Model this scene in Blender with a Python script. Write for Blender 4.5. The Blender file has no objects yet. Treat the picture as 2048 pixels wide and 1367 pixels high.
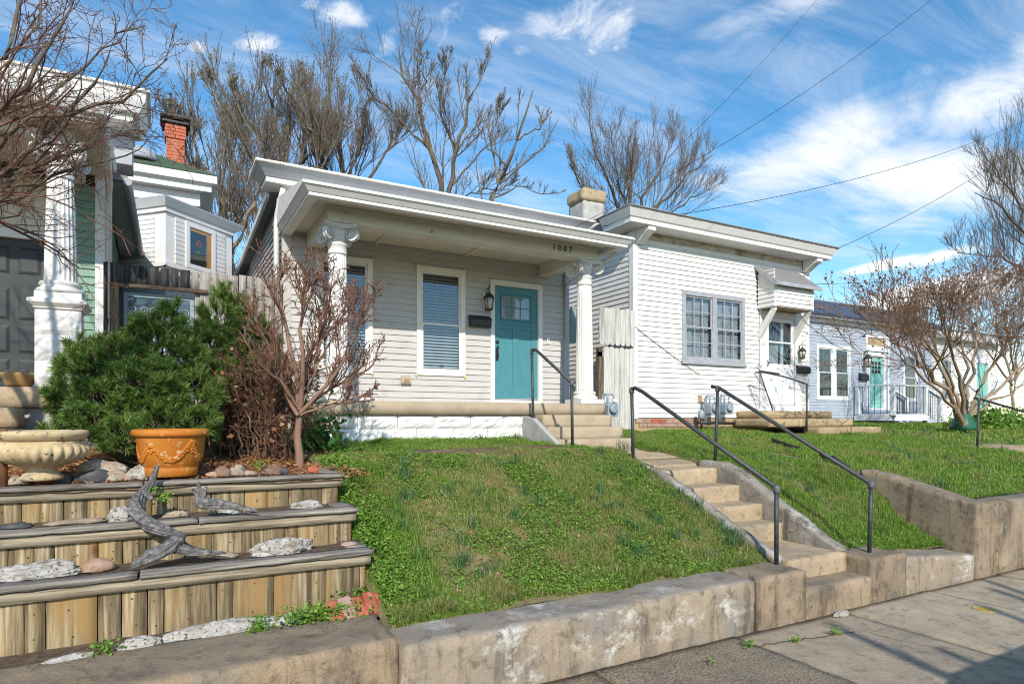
import bpy, bmesh, math, random
import numpy as np
from mathutils import Vector, Matrix, noise

rnd = random.Random(7)
rng = np.random.default_rng(11)
scn = bpy.context.scene
col = scn.collection
PI = math.pi

# ------------------------------------------------------------------ camera
FPX, YH, YAW = 1261.0, 835.0, math.radians(29.0)
cam_d = bpy.data.cameras.new("camera")
cam = bpy.data.objects.new("camera", cam_d)
col.objects.link(cam)
cam_d.sensor_width = 36.0
cam_d.lens = 36.0 * FPX / 2048.0
cam_d.shift_y = (YH - 683.5) / 2048.0
cam_d.clip_start = 0.05
cam_d.clip_end = 3000
cam.location = (0, 0, 0)
cam.rotation_euler = (PI / 2, 0, -YAW)
scn.camera = cam

# ------------------------------------------------------------------ sky, sun, exposure
SUN_TRAVEL = Vector((0.39, 1.0, -0.66)).normalized()
SUN_EL = math.asin(-SUN_TRAVEL.z)
SUN_AZ = math.atan2(-SUN_TRAVEL.x, -SUN_TRAVEL.y)
scn.view_settings.view_transform = 'Standard'
scn.view_settings.look = 'None'
scn.view_settings.exposure = 0.55
scn.view_settings.gamma = 1
scn.view_settings.use_curve_mapping = False
scn.cycles.max_bounces = 8
scn.cycles.diffuse_bounces = 4
scn.cycles.transparent_max_bounces = 12
scn.cycles.use_denoising = True
scn.cycles.filter_width = 1.05
SKY_STRENGTH = 0.138
SUN_STRENGTH = 3.2


def NN(nt, typ, **kw):
    n = nt.nodes.new(typ)
    for k, v in kw.items():
        setattr(n, k, v)
    return n


class NT:
    """small node-tree helper"""
    def __init__(self, nt):
        self.nt = nt

    def put(self, sock, v):
        if v is None:
            return
        if isinstance(v, bpy.types.NodeSocket):
            self.nt.links.new(v, sock)
        else:
            if isinstance(v, (tuple, list)) and len(v) == 3 and sock.type == 'RGBA':
                v = (*v, 1)
            sock.default_value = v

    def math(self, op, a, b=None, c=None, clamp=False):
        n = NN(self.nt, 'ShaderNodeMath', operation=op, use_clamp=clamp)
        self.put(n.inputs[0], a)
        self.put(n.inputs[1], b)
        self.put(n.inputs[2], c)
        return n.outputs[0]

    def vmath(self, op, a, b=None):
        n = NN(self.nt, 'ShaderNodeVectorMath', operation=op)
        self.put(n.inputs[0], a)
        self.put(n.inputs[1], b)
        return n.outputs[0]

    def noise(self, vec, scale, detail=5, rough=0.55, dist=0.0):
        n = NN(self.nt, 'ShaderNodeTexNoise')
        self.put(n.inputs['Vector'], vec)
        n.inputs['Scale'].default_value = scale
        n.inputs['Detail'].default_value = detail
        n.inputs['Roughness'].default_value = rough
        n.inputs['Distortion'].default_value = dist
        return n.outputs['Fac']

    def ramp(self, fac, stops, interp='LINEAR'):
        n = NN(self.nt, 'ShaderNodeValToRGB')
        n.color_ramp.interpolation = interp
        e = n.color_ramp.elements
        while len(e) < len(stops):
            e.new(0.5)
        for el, (p, c) in zip(e, stops):
            el.position = p
            el.color = (*c, 1) if len(c) == 3 else c
        self.put(n.inputs[0], fac)
        return n.outputs[0]

    def smooth(self, v, a, b):
        n = NN(self.nt, 'ShaderNodeMapRange', interpolation_type='SMOOTHSTEP')
        self.put(n.inputs[0], v)
        n.inputs[1].default_value = a
        n.inputs[2].default_value = b
        return n.outputs[0]

    def mix(self, fac, a, b, blend='MIX'):
        n = NN(self.nt, 'ShaderNodeMix', data_type='RGBA', blend_type=blend)
        self.put(n.inputs[0], fac)
        self.put(n.inputs[6], a)
        self.put(n.inputs[7], b)
        return n.outputs[2]

    def mapping(self, vec, scale=(1, 1, 1), rot=(0, 0, 0), loc=(0, 0, 0)):
        n = NN(self.nt, 'ShaderNodeMapping')
        self.put(n.inputs[0], vec)
        n.inputs['Scale'].default_value = scale
        n.inputs['Rotation'].default_value = rot
        n.inputs['Location'].default_value = loc
        return n.outputs[0]


def px_dir(px, py):
    """azimuth from +y (clockwise) and elevation of a viewing ray"""
    a = (px - 1024) / FPX
    return YAW + math.atan(a), math.atan((YH - py) / FPX / math.sqrt(1 + a * a))


world = bpy.data.worlds.new("World")
scn.world = world
world.use_nodes = True
wt = world.node_tree
wt.nodes.clear()
W = NT(wt)
sky = NN(wt, 'ShaderNodeTexSky', sky_type='NISHITA', sun_disc=False)
sky.sun_elevation = SUN_EL
sky.sun_rotation = SUN_AZ
sky.air_density = 1.0
sky.dust_density = 0.25
sky.ozone_density = 2.5
tcw = NN(wt, 'ShaderNodeTexCoord')
gen = tcw.outputs['Generated']
sep = NN(wt, 'ShaderNodeSeparateXYZ')
wt.links.new(gen, sep.inputs[0])
az = W.math('ARCTAN2', sep.outputs[0], sep.outputs[1])
el = W.math('ARCSINE', sep.outputs[2])
# flat cloud sheet high above the place: uv on a plane overhead
zc = W.math('MAXIMUM', W.math('ADD', sep.outputs[2], 0.06), 0.03)
cv = NN(wt, 'ShaderNodeCombineXYZ')
W.put(cv.inputs[0], W.math('DIVIDE', sep.outputs[0], zc))
W.put(cv.inputs[1], W.math('DIVIDE', sep.outputs[1], zc))
cuv = cv.outputs[0]
wisp = W.noise(W.mapping(cuv, (0.6, 1.7, 1), (0, 0, math.radians(24))), 2.3, 12, 0.68, 0.7)
puff = W.noise(W.mapping(gen, (1, 1, 1.5)), 11.0, 12, 0.68, 0.8)
puff2 = W.noise(W.mapping(gen, (1, 1, 2.4)), 6.0, 9, 0.62, 0.4)


def blob(px, py, wpx, hpx, tilt=0.0, soft=1.0):
    a0, e0 = px_dir(px, py)
    wa = wpx / FPX * math.cos(a0 - YAW) ** 2
    wh = hpx / FPX * math.cos(a0 - YAW)
    da = W.math('DIVIDE', W.math('SUBTRACT', az, a0), wa)
    de = W.math('SUBTRACT', el, e0)
    de = W.math('SUBTRACT', de, W.math('MULTIPLY', W.math('SUBTRACT', az, a0), tilt))
    de = W.math('DIVIDE', de, wh)
    d2 = W.math('ADD', W.math('MULTIPLY', da, da), W.math('MULTIPLY', de, de))
    return W.math('MULTIPLY', W.math('POWER', 2.718, W.math('MULTIPLY', d2, -1.0)), soft)


def total(lst):
    s = lst[0]
    for x in lst[1:]:
        s = W.math('MAXIMUM', s, x)
    return s


fluffy = total([blob(515, 88, 55, 22, 0.25, .95), blob(395, 95, 38, 16, 0.2, .8), blob(690, 32, 75, 34, 0, .9),
                blob(775, 85, 60, 42, 0.8, .75), blob(880, 60, 70, 45, 0.3, .7), blob(1180, 45, 190, 55, 0.05, .95),
                blob(990, 75, 50, 26, 0, .85), blob(1045, 98, 45, 30, 0, .85), blob(1180, 105, 30, 16, 0, .7),
                blob(620, 8, 60, 18, 0, .7), blob(1230, 95, 20, 12, 0, .6), blob(1120, 290, 60, 18, -0.1, .5)])
cirrus = total([blob(1640, 300, 240, 75, 0.16, 1.0), blob(1850, 350, 260, 85, -0.25, 1.0), blob(1980, 190, 200, 85, 0.3, .85),
                blob(1700, 210, 240, 30, 0.22, .5), blob(1560, 20, 260, 40, 0.1, .6), blob(1800, 440, 260, 36, 0.05, .55)])
lens = total([blob(1760, 531, 120, 15, 0.1, 1.05), blob(1870, 515, 130, 18, 0.14, .8), blob(1880, 585, 230, 34, 0.1, 1.15)])
m1 = W.smooth(W.math('ADD', W.math('MULTIPLY', fluffy, .62), W.math('MULTIPLY', puff, 1.1)), 0.80, 1.32)
m2 = W.smooth(W.math('ADD', W.math('MULTIPLY', cirrus, .60), W.math('ADD', W.math('MULTIPLY', wisp, 1.0), W.math('MULTIPLY', puff2, .40))), 0.78, 1.36)
m3 = W.smooth(W.math('ADD', W.math('MULTIPLY', lens, .8), W.math('MULTIPLY', puff2, .45)), 0.52, 0.95)
rest = W.math('MULTIPLY', W.smooth(wisp, 0.36, 0.80), 0.42)
cloud = W.math('MAXIMUM', W.math('MAXIMUM', m1, m2), W.math('MAXIMUM', m3, rest))
cloud = W.math('MULTIPLY', cloud, W.smooth(sep.outputs[2], -0.02, 0.05))
hs = NN(wt, 'ShaderNodeHueSaturation')
hs.inputs['Saturation'].default_value = 1.26
hs.inputs['Hue'].default_value = 0.492
hs.inputs['Value'].default_value = 1.0
wt.links.new(sky.outputs[0], hs.inputs['Color'])
skycol = W.mix(W.math('MULTIPLY', cloud, 0.93), hs.outputs[0], (5.6, 5.65, 5.75))
bg = NN(wt, 'ShaderNodeBackground')
wt.links.new(skycol, bg.inputs[0])
bg.inputs[1].default_value = SKY_STRENGTH
wo = NN(wt, 'ShaderNodeOutputWorld')
wt.links.new(bg.outputs[0], wo.inputs[0])

sun_d = bpy.data.lights.new("sun", 'SUN')
sun_d.energy = SUN_STRENGTH
sun_d.angle = math.radians(0.5)
sun_d.color = (1.0, 0.93, 0.82)
sun = bpy.data.objects.new("sun", sun_d)
col.objects.link(sun)
sun.rotation_euler = SUN_TRAVEL.to_track_quat('-Z', 'Y').to_euler()
sun.location = (-20, -50, 35)

# ------------------------------------------------------------------ sight lines (measured on site from the photograph)
_S, _C = math.sin(YAW), math.cos(YAW)


def ray(px, py):
    a = (px - 1024) / FPX
    return Vector((_S + a * _C, _C - a * _S, (YH - py) / FPX))


def atY(px, py, Y):
    r = ray(px, py)
    return r * (Y / r.y)


def atX(px, py, X):
    r = ray(px, py)
    return r * (X / r.x)


def atZ(px, py, Z):
    r = ray(px, py)
    return r * (Z / r.z)


# ------------------------------------------------------------------ object helpers
WLOC = {}


def tag(o, label=None, cat=None, group=None, kind=None):
    if label:
        o['label'] = label
    if cat:
        o['category'] = cat
    if group:
        o['group'] = group
    if kind:
        o['kind'] = kind
    return o


def thing(name, label, cat, loc=(0, 0, 0), group=None):
    o = bpy.data.objects.new(name, None)
    o.empty_display_size = 0.2
    o.location = loc
    col.objects.link(o)
    WLOC[o.name] = Vector(loc)
    return tag(o, label, cat, group)


def wl(parent):
    return WLOC.get(parent.name, Vector((0, 0, 0))) if parent else Vector((0, 0, 0))


def link(name, me, parent=None, loc=None, mat=None):
    """loc in world coordinates (mesh origin); parents have no rotation"""
    o = bpy.data.objects.new(name, me)
    if parent:
        o.parent = parent
    base = wl(parent)
    L = Vector(loc) if loc is not None else base
    o.location = L - base
    WLOC[o.name] = L
    col.objects.link(o)
    if mat and not me.materials:
        me.materials.append(mat)
    return o


class MB:
    """collects shapes; obj() links them as one mesh object"""
    def __init__(self):
        self.v, self.f, self.sm = [], [], []

    def add(self, vs, fs, smooth=False):
        b = len(self.v)
        self.v += [tuple(p) for p in vs]
        self.f += [tuple(i + b for i in f) for f in fs]
        self.sm += [smooth] * len(fs)
        return self

    def box(self, x0, x1, y0, y1, z0, z1):
        v = [(x, y, z) for x in (x0, x1) for y in (y0, y1) for z in (z0, z1)]
        f = [(0, 1, 3, 2), (4, 6, 7, 5), (0, 4, 5, 1), (2, 3, 7, 6), (0, 2, 6, 4), (1, 5, 7, 3)]
        return self.add(v, f)

    def obox(self, c, size, rz=0.0, rx=0.0, ry=0.0):
        from mathutils import Euler
        m = Euler((rx, ry, rz)).to_matrix()
        h = [s / 2 for s in size]
        v = [Vector(c) + m @ Vector((sx * h[0], sy * h[1], sz * h[2])) for sx in (-1, 1) for sy in (-1, 1) for sz in (-1, 1)]
        f = [(0, 1, 3, 2), (4, 6, 7, 5), (0, 4, 5, 1), (2, 3, 7, 6), (0, 2, 6, 4), (1, 5, 7, 3)]
        return self.add(v, f)

    def prism(self, prof, axis, a0, a1):
        """prof: list of 2-D points; axis x: (y,z), y: (x,z), z: (x,y)"""
        def P(p, a):
            if axis == 'x':
                return (a, p[0], p[1])
            if axis == 'y':
                return (p[0], a, p[1])
            return (p[0], p[1], a)
        n = len(prof)
        v = [P(p, a0) for p in prof] + [P(p, a1) for p in prof]
        f = [(i, (i + 1) % n, n + (i + 1) % n, n + i) for i in range(n)]
        f += [tuple(range(n))[::-1], tuple(range(n, 2 * n))]
        return self.add(v, f)

    def tube(self, pts, rad, n=8, cap=True, smooth=True):
        pts = [Vector(p) for p in pts]
        if not isinstance(rad, (list, tuple)):
            rad = [rad] * len(pts)
        vs, fs = [], []
        up = None
        for i, p in enumerate(pts):
            t = (pts[min(i + 1, len(pts) - 1)] - pts[max(i - 1, 0)])
            t = t.normalized() if t.length > 1e-9 else Vector((0, 0, 1))
            if up is None:
                up = t.orthogonal().normalized()
            else:
                up = (up - t * up.dot(t))
                up = up.normalized() if up.length > 1e-6 else t.orthogonal().normalized()
            s = t.cross(up)
            for k in range(n):
                a = 2 * PI * k / n
                vs.append(p + (up * math.cos(a) + s * math.sin(a)) * rad[i])
        for i in range(len(pts) - 1):
            for k in range(n):
                fs.append((i * n + k, i * n + (k + 1) % n, (i + 1) * n + (k + 1) % n, (i + 1) * n + k))
        self.add(vs, fs, smooth)
        if cap:
            b = len(self.v) - len(vs)
            self.f += [tuple(range(b, b + n))[::-1], tuple(range(b + (len(pts) - 1) * n, b + len(pts) * n))]
            self.sm += [False, False]
        return self

    def lathe(self, prof, c, n=24, rfun=None, smooth=True, cap=True):
        """prof: (r, z) from bottom to top around the vertical through c"""
        vs, fs = [], []
        for r, z in prof:
            for k in range(n):
                a = 2 * PI * k / n
                rr = r * (rfun(a, z) if rfun else 1)
                vs.append((c[0] + rr * math.cos(a), c[1] + rr * math.sin(a), c[2] + z))
        for i in range(len(prof) - 1):
            for k in range(n):
                fs.append((i * n + k, i * n + (k + 1) % n, (i + 1) * n + (k + 1) % n, (i + 1) * n + k))
        self.add(vs, fs, smooth)
        if cap:
            b = len(self.v) - len(vs)
            self.f += [tuple(range(b, b + n))[::-1], tuple(range(b + (len(prof) - 1) * n, b + len(prof) * n))]
            self.sm += [False, False]
        return self

    def ball(self, c, r, n=10, sq=(1, 1, 1)):
        prof = [(math.sin(PI * i / 6) * r + 1e-4, -math.cos(PI * i / 6) * r * sq[2]) for i in range(7)]
        return self.lathe(prof, c, n, lambda a, z: 1)

    def mesh(self, name, off=(0, 0, 0)):
        me = bpy.data.meshes.new(name)
        ox, oy, oz = off
        me.from_pydata([(x - ox, y - oy, z - oz) for x, y, z in self.v], [], self.f)
        me.polygons.foreach_set('use_smooth', self.sm)
        me.update()
        return me

    def obj(self, name, mat, parent=None, bevel=0.0, seg=2, label=None, rot=None):
        me = self.mesh(name, wl(parent))
        o = link(name, me, parent, None, mat)
        if bevel > 0:
            b = o.modifiers.new('bevel', 'BEVEL')
            b.width = bevel
            b.segments = seg
            b.limit_method = 'ANGLE'
            b.harden_normals = False
        if label:
            o['label'] = label
        return o


def box(name, mat, parent, x0, x1, y0, y1, z0, z1, bevel=0.0):
    return MB().box(x0, x1, y0, y1, z0, z1).obj(name, mat, parent, bevel)


def rough_box(x0, x1, y0, y1, z0, z1, step=0.06, amp=0.008, freq=6.0, seed=0.0, rnd_edge=0.02, top=None):
    """subdivided block with worn, uneven faces; top(x, y) may lift or lower its upper surface"""
    nx = max(1, min(70, round((x1 - x0) / step)))
    ny = max(1, min(40, round((y1 - y0) / step)))
    nz = max(1, min(20, round((z1 - z0) / step)))
    idx, vs, fs = {}, [], []

    def vert(i, j, k):
        key = (i, j, k)
        if key not in idx:
            x = x0 + (x1 - x0) * i / nx
            y = y0 + (y1 - y0) * j / ny
            zt = z1 if top is None else top(x, y)
            z = z0 + (zt - z0) * k / nz
            p = Vector((x, y, z))
            nrm = Vector(((i == nx) - (i == 0), (j == ny) - (j == 0), (k == nz) - (k == 0)))
            ne = abs(nrm.x) + abs(nrm.y) + abs(nrm.z)
            if ne > 1:
                p -= nrm * rnd_edge * (0.5 + 0.5 * noise.noise(p * freq * 1.7 + Vector((seed, 5, 1))))
            d = noise.noise(p * freq + Vector((seed, seed * 2, 0))) + 0.5 * noise.noise(p * freq * 2.7 + Vector((0, seed, 3)))
            if ne:
                p += nrm.normalized() * d * amp
            idx[key] = len(vs)
            vs.append(p)
        return idx[key]
    for i in range(nx):
        for j in range(ny):
            fs.append((vert(i, j, nz), vert(i + 1, j, nz), vert(i + 1, j + 1, nz), vert(i, j + 1, nz)))
            fs.append((vert(i, j, 0), vert(i, j + 1, 0), vert(i + 1, j + 1, 0), vert(i + 1, j, 0)))
    for i in range(nx):
        for k in range(nz):
            fs.append((vert(i, 0, k), vert(i + 1, 0, k), vert(i + 1, 0, k + 1), vert(i, 0, k + 1)))
            fs.append((vert(i, ny, k), vert(i, ny, k + 1), vert(i + 1, ny, k + 1), vert(i + 1, ny, k)))
    for j in range(ny):
        for k in range(nz):
            fs.append((vert(0, j, k), vert(0, j, k + 1), vert(0, j + 1, k + 1), vert(0, j + 1, k)))
            fs.append((vert(nx, j, k), vert(nx, j + 1, k), vert(nx, j + 1, k + 1), vert(nx, j, k + 1)))
    m = MB()
    m.add(vs, fs, True)
    return m


def np_mesh(name, verts, quads=None, tris=None, smooth=False):
    me = bpy.data.meshes.new(name)
    nv = len(verts)
    me.vertices.add(nv)
    me.vertices.foreach_set('co', np.ascontiguousarray(verts, dtype=np.float32).ravel())
    loops, starts = [], []
    pos = 0
    if quads is not None and len(quads):
        loops.append(quads.ravel())
        starts.append(np.arange(len(quads)) * 4)
        pos = len(quads) * 4
    if tris is not None and len(tris):
        loops.append(tris.ravel())
        starts.append(pos + np.arange(len(tris)) * 3)
    loops = np.concatenate(loops).astype(np.int32)
    starts = np.concatenate(starts).astype(np.int32)
    me.loops.add(len(loops))
    me.loops.foreach_set('vertex_index', loops)
    me.polygons.add(len(starts))
    me.polygons.foreach_set('loop_start', starts)
    me.update(calc_edges=True)
    me.validate(verbose=False)
    if smooth:
        me.polygons.foreach_set('use_smooth', np.ones(len(starts), dtype=bool))
    return me
# ------------------------------------------------------------------ materials
def new_mat(name):
    m = bpy.data.materials.new(name)
    m.use_nodes = True
    nt = m.node_tree
    nt.nodes.clear()
    out = NN(nt, 'ShaderNodeOutputMaterial')
    b = NN(nt, 'ShaderNodeBsdfPrincipled')
    nt.links.new(b.outputs[0], out.inputs[0])
    return m, NT(nt), b, out


def mat(name, stops, scale=4.0, detail=6, stretch=(1, 1, 1), rough=0.75, bump=0.0, bscale=60.0, bstretch=None, stain=None,
        stain_scale=1.2, stain_lim=(0.5, 0.72), vary=0.06, metal=0.0, spec=0.35, dist=0.0, nrough=0.55, speck=None, speck_scale=90, speck_lim=(0.62, 0.7), rvar=0.1):
    """colour, stains and grain by position on the thing itself"""
    m, n, b, out = new_mat(name)
    g = NN(n.nt, 'ShaderNodeNewGeometry').outputs['Position']
    v = n.mapping(g, stretch)
    nz = n.noise(v, scale, detail, nrough, dist)
    if len(stops) == 1:
        stops = [(0.3, tuple(c * .93 for c in stops[0])), (0.7, tuple(min(1, c * 1.06) for c in stops[0]))]
    elif len(stops[0]) == 3:
        k = len(stops)
        stops = [(0.3 + 0.4 * i / (k - 1), c) for i, c in enumerate(stops)]
    c = n.ramp(nz, stops)
    if stain:
        s = n.smooth(n.noise(g, stain_scale, 7, 0.65), *stain_lim)
        c = n.mix(s, c, stain)
    if speck:
        s = n.smooth(n.noise(g, speck_scale, 3, 0.6), *speck_lim)
        c = n.mix(s, c, speck)
    if vary:
        oi = NN(n.nt, 'ShaderNodeObjectInfo').outputs['Random']
        hs = NN(n.nt, 'ShaderNodeHueSaturation')
        n.put(hs.inputs['Color'], c)
        n.put(hs.inputs['Value'], n.math('ADD', n.math('MULTIPLY', oi, 2 * vary), 1 - vary))
        c = hs.outputs[0]
    n.put(b.inputs['Base Color'], c)
    n.put(b.inputs['Roughness'], n.math('ADD', n.math('MULTIPLY', nz, rvar), rough - rvar / 2))
    b.inputs['Metallic'].default_value = metal
    b.inputs['Specular IOR Level'].default_value = spec
    if bump > 0:
        bn = NN(n.nt, 'ShaderNodeBump')
        bn.inputs['Strength'].default_value = 0.7
        bn.inputs['Distance'].default_value = bump
        n.put(bn.inputs['Height'], n.noise(n.mapping(g, bstretch or stretch), bscale, 6, 0.6))
        n.put(b.inputs['Normal'], bn.outputs[0])
    return m


def wood(name, a, b_, c_, grain=(60, 60, 3.0), rough=0.85, knots=None, vary=0.16, bump=0.003, warm=None):
    """weathered timber: grain along the axis with the smallest number"""
    m, n, b, out = new_mat(name)
    g = NN(n.nt, 'ShaderNodeNewGeometry').outputs['Position']
    oi = NN(n.nt, 'ShaderNodeObjectInfo').outputs['Random']
    cmb = NN(n.nt, 'ShaderNodeCombineXYZ')
    for i in range(3):
        n.put(cmb.inputs[i], n.math('MULTIPLY', oi, 7.3 + i))
    g2 = n.vmath('ADD', g, cmb.outputs[0])
    warp = n.noise(n.mapping(g2, tuple(s / 12 for s in grain)), 1.3, 3, 0.5)
    wv = NN(n.nt, 'ShaderNodeCombineXYZ')
    for i in range(3):
        n.put(wv.inputs[i], n.math('MULTIPLY', warp, 0.035 if grain[i] > 10 else 0.0))
    v = n.mapping(n.vmath('ADD', g2, wv.outputs[0]), grain)
    f = n.noise(v, 1.0, 7, 0.62, 0.3)
    col_ = n.ramp(f, [(0.3, a), (0.5, b_), (0.68, c_)])
    big = n.noise(n.mapping(g2, tuple(max(s / 9, .8) for s in grain)), 1.0, 5, 0.6)
    if warm:
        col_ = n.mix(n.smooth(big, 0.50, 0.66), col_, warm)
    col_ = n.mix(n.math('MULTIPLY', n.smooth(n.math('SUBTRACT', 1.0, big), 0.50, 0.70), 0.6), col_, tuple(x * .45 for x in a))
    if knots:
        vo = NN(n.nt, 'ShaderNodeTexVoronoi')
        n.put(vo.inputs['Vector'], n.mapping(g2, tuple(7 if s > 10 else 3.2 for s in grain)))
        vo.inputs['Scale'].default_value = 0.8
        k = n.math('SUBTRACT', 1.0, n.smooth(vo.outputs['Distance'], 0.05, 0.17))
        col_ = n.mix(n.math('MULTIPLY', k, 0.75), col_, knots)
    hs = NN(n.nt, 'ShaderNodeHueSaturation')
    n.put(hs.inputs['Color'], col_)
    n.put(hs.inputs['Value'], n.math('ADD', n.math('MULTIPLY', oi, 2 * vary), 1 - vary))
    n.put(b.inputs['Base Color'], hs.outputs[0])
    b.inputs['Roughness'].default_value = rough
    b.inputs['Specular IOR Level'].default_value = 0.25
    bn = NN(n.nt, 'ShaderNodeBump')
    bn.inputs['Distance'].default_value = bump
    bn.inputs['Strength'].default_value = 0.8
    n.put(bn.inputs['Height'], f)
    n.put(b.inputs['Normal'], bn.outputs[0])
    return m


def leaf_mat(name, stops, rough=0.6, trans=0.25, patch=None, patch_scale=1.2, spec=0.3):
    """every blade or leaf its own tone"""
    m, n, b, out = new_mat(name)
    geo = NN(n.nt, 'ShaderNodeNewGeometry')
    r = geo.outputs['Random Per Island']
    c = n.ramp(r, stops)
    if patch:
        s = n.smooth(n.noise(geo.outputs['Position'], patch_scale, 5, 0.6), 0.48, 0.66)
        c = n.mix(n.math('MULTIPLY', s, 0.75), c, patch)
    n.put(b.inputs['Base Color'], c)
    b.inputs['Roughness'].default_value = rough
    b.inputs['Specular IOR Level'].default_value = spec
    tr = NN(n.nt, 'ShaderNodeBsdfTranslucent')
    n.put(tr.inputs[0], c)
    mx = NN(n.nt, 'ShaderNodeMixShader')
    mx.inputs[0].default_value = trans
    n.nt.links.new(b.outputs[0], mx.inputs[1])
    n.nt.links.new(tr.outputs[0], mx.inputs[2])
    n.nt.links.new(mx.outputs[0], out.inputs[0])
    return m


def glass_mat(name, tint=(0.9, 0.95, 0.97), refl=1.0):
    m = bpy.data.materials.new(name)
    m.use_nodes = True
    nt = m.node_tree
    nt.nodes.clear()
    n = NT(nt)
    out = NN(nt, 'ShaderNodeOutputMaterial')
    tr = NN(nt, 'ShaderNodeBsdfTransparent')
    n.put(tr.inputs[0], tint)
    gl = NN(nt, 'ShaderNodeBsdfGlossy')
    gl.inputs['Roughness'].default_value = 0.02
    lw = NN(nt, 'ShaderNodeLayerWeight')
    lw.inputs[0].default_value = 0.5
    fr = n.math('ADD', n.math('MULTIPLY', n.math('POWER', lw.outputs['Facing'], 4.0), 0.9), 0.06)
    mx = NN(nt, 'ShaderNodeMixShader')
    n.put(mx.inputs[0], n.math('MULTIPLY', fr, refl, clamp=True))
    nt.links.new(tr.outputs[0], mx.inputs[1])
    nt.links.new(gl.outputs[0], mx.inputs[2])
    nt.links.new(mx.outputs[0], out.inputs[0])
    return m


M = {}
M['siding'] = mat('painted grey clapboard', [(.47, .452, .43), (.54, .522, .50)], 3, stretch=(1, 1, 6), rough=.62, bump=.0012, bscale=30, bstretch=(1, 1, 14), stain=(.40, .36, .30), stain_scale=3.0, stain_lim=(.52, .80), vary=.025)
M['white_siding'] = mat('painted white clapboard', [(.66, .65, .625), (.73, .72, .70)], 3, stretch=(1, 1, 6), rough=.6, bump=.0012, bscale=30, bstretch=(1, 1, 14), stain=(.52, .46, .37), stain_scale=2.4, stain_lim=(.54, .84), vary=.02)
M['blue_siding'] = mat('pale blue-white clapboard', [(.33, .38, .46), (.41, .46, .53)], 3, stretch=(1, 1, 6), rough=.65, bump=.001, bscale=30, vary=.03, stain=(.45, .48, .52), stain_scale=2)
M['green_siding'] = mat('sage green clapboard', [(.17, .30, .23), (.23, .37, .285)], 3, stretch=(1, 1, 6), rough=.6, bump=.0012, bscale=30, bstretch=(1, 1, 14), vary=.05)
M['trim'] = mat('white trim paint', [(.69, .68, .655), (.76, .75, .73)], 5, rough=.5, bump=.0008, bscale=40, vary=.02, stain=(.66, .60, .48), stain_scale=3, stain_lim=(.66, .95))
M['cream_trim'] = mat('cream window casing', [(.74, .71, .63), (.81, .785, .715)], 5, rough=.5, bump=.0008, vary=.02, stain=(.62, .46, .24), stain_scale=5, stain_lim=(.66, .82))
M['caulk'] = mat('tan weather stain', [(.55, .38, .16), (.66, .48, .22)], 30, rough=.8, vary=.1)
M['old_white'] = mat('old white column paint', [(.62, .61, .585), (.72, .71, .69)], 7, rough=.6, bump=.004, bscale=45, vary=.02, stain=(.56, .52, .44), stain_scale=5, stain_lim=(.58, .85))
M['beam'] = mat('dulled white porch paint', [(.58, .555, .49), (.70, .68, .62)], 3, stretch=(.5, 1, 4), rough=.6, bump=.003, bscale=30, vary=.02, stain=(.47, .41, .30), stain_scale=2.0, stain_lim=(.5, .8))
M['ceiling'] = mat('cream porch ceiling', [(.60, .56, .47), (.68, .64, .55)], 3, rough=.6, vary=.02, bump=.001)
M['fascia'] = mat('light grey cornice metal', [(.33, .345, .38), (.38, .395, .43)], 2, rough=.55, vary=.0, bump=.001, bscale=8, stain=(.29, .30, .33))
M['roof_edge'] = mat('weathered white roof edge', [(.60, .56, .50), (.78, .76, .70)], 12, rough=.8, bump=.004, speck=(.55, .30, .16), speck_scale=6, speck_lim=(.64, .72), vary=0)
M['roof_grey'] = mat('grey shingle', [(.16, .16, .16), (.30, .29, .28)], 30, rough=.9, bump=.004, bscale=90, vary=.12)
M['roof_blue'] = mat('dark blue metal roof', [(.035, .05, .085), (.06, .08, .12)], 3, rough=.4, vary=0, metal=.2)
M['roof_green'] = mat('mossy green roof', [(.045, .085, .04), (.09, .13, .075)], 14, rough=.9, bump=.004, vary=.1)
M['pale_green'] = mat('pale green board', [(.50, .58, .53), (.57, .64, .60)], 3, rough=.65, vary=.03)
M['teal'] = mat('teal door paint', [(.06, .215, .255), (.08, .255, .30)], 5, stretch=(4, 4, .7), rough=.4, bump=.0012, bscale=30, bstretch=(10, 10, 1), vary=0)
M['mint'] = mat('mint door paint', [(.20, .50, .43), (.25, .56, .49)], 5, rough=.4, vary=0)
M['dark_door'] = mat('dark grey panel door', [(.028, .033, .038), (.05, .056, .06)], 4, rough=.5, vary=.0, bump=.001)
M['storm_white'] = mat('white storm door', [(.62, .64, .68), (.70, .72, .76)], 6, rough=.45, vary=0)
M['grey_win'] = mat('grey aluminium sash', [(.30, .31, .335), (.40, .41, .435)], 7, rough=.5, vary=.03)
M['blind'] = mat('white blind slat', [(.66, .67, .68), (.72, .73, .74)], 8, rough=.5, vary=.03)
M['curtain'] = mat('pale curtain', [(.30, .30, .29), (.48, .47, .45)], 6, stretch=(6, 6, .6), rough=.9, vary=.03)
M['dark_room'] = mat('unlit room', [(.03, .03, .032), (.05, .05, .052)], 2, rough=.9, vary=0)
M['glass'] = glass_mat('window glass', (.88, .92, .95), 1.5)
M['black_metal'] = mat('black painted pipe', [(.022, .025, .028), (.06, .063, .068)], 22, rough=.5, bump=.003, bscale=70, speck=(.20, .21, .22), speck_scale=40, speck_lim=(.66, .76), vary=.0, spec=.5)
M['elbow'] = mat('worn pipe fitting', [(.035, .04, .045), (.16, .17, .18)], 40, rough=.45, bump=.002, bscale=90, vary=0, spec=.5)
M['black'] = mat('satin black', [(.014, .014, .015), (.03, .03, .032)], 12, rough=.45, vary=0, spec=.5)
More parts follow.
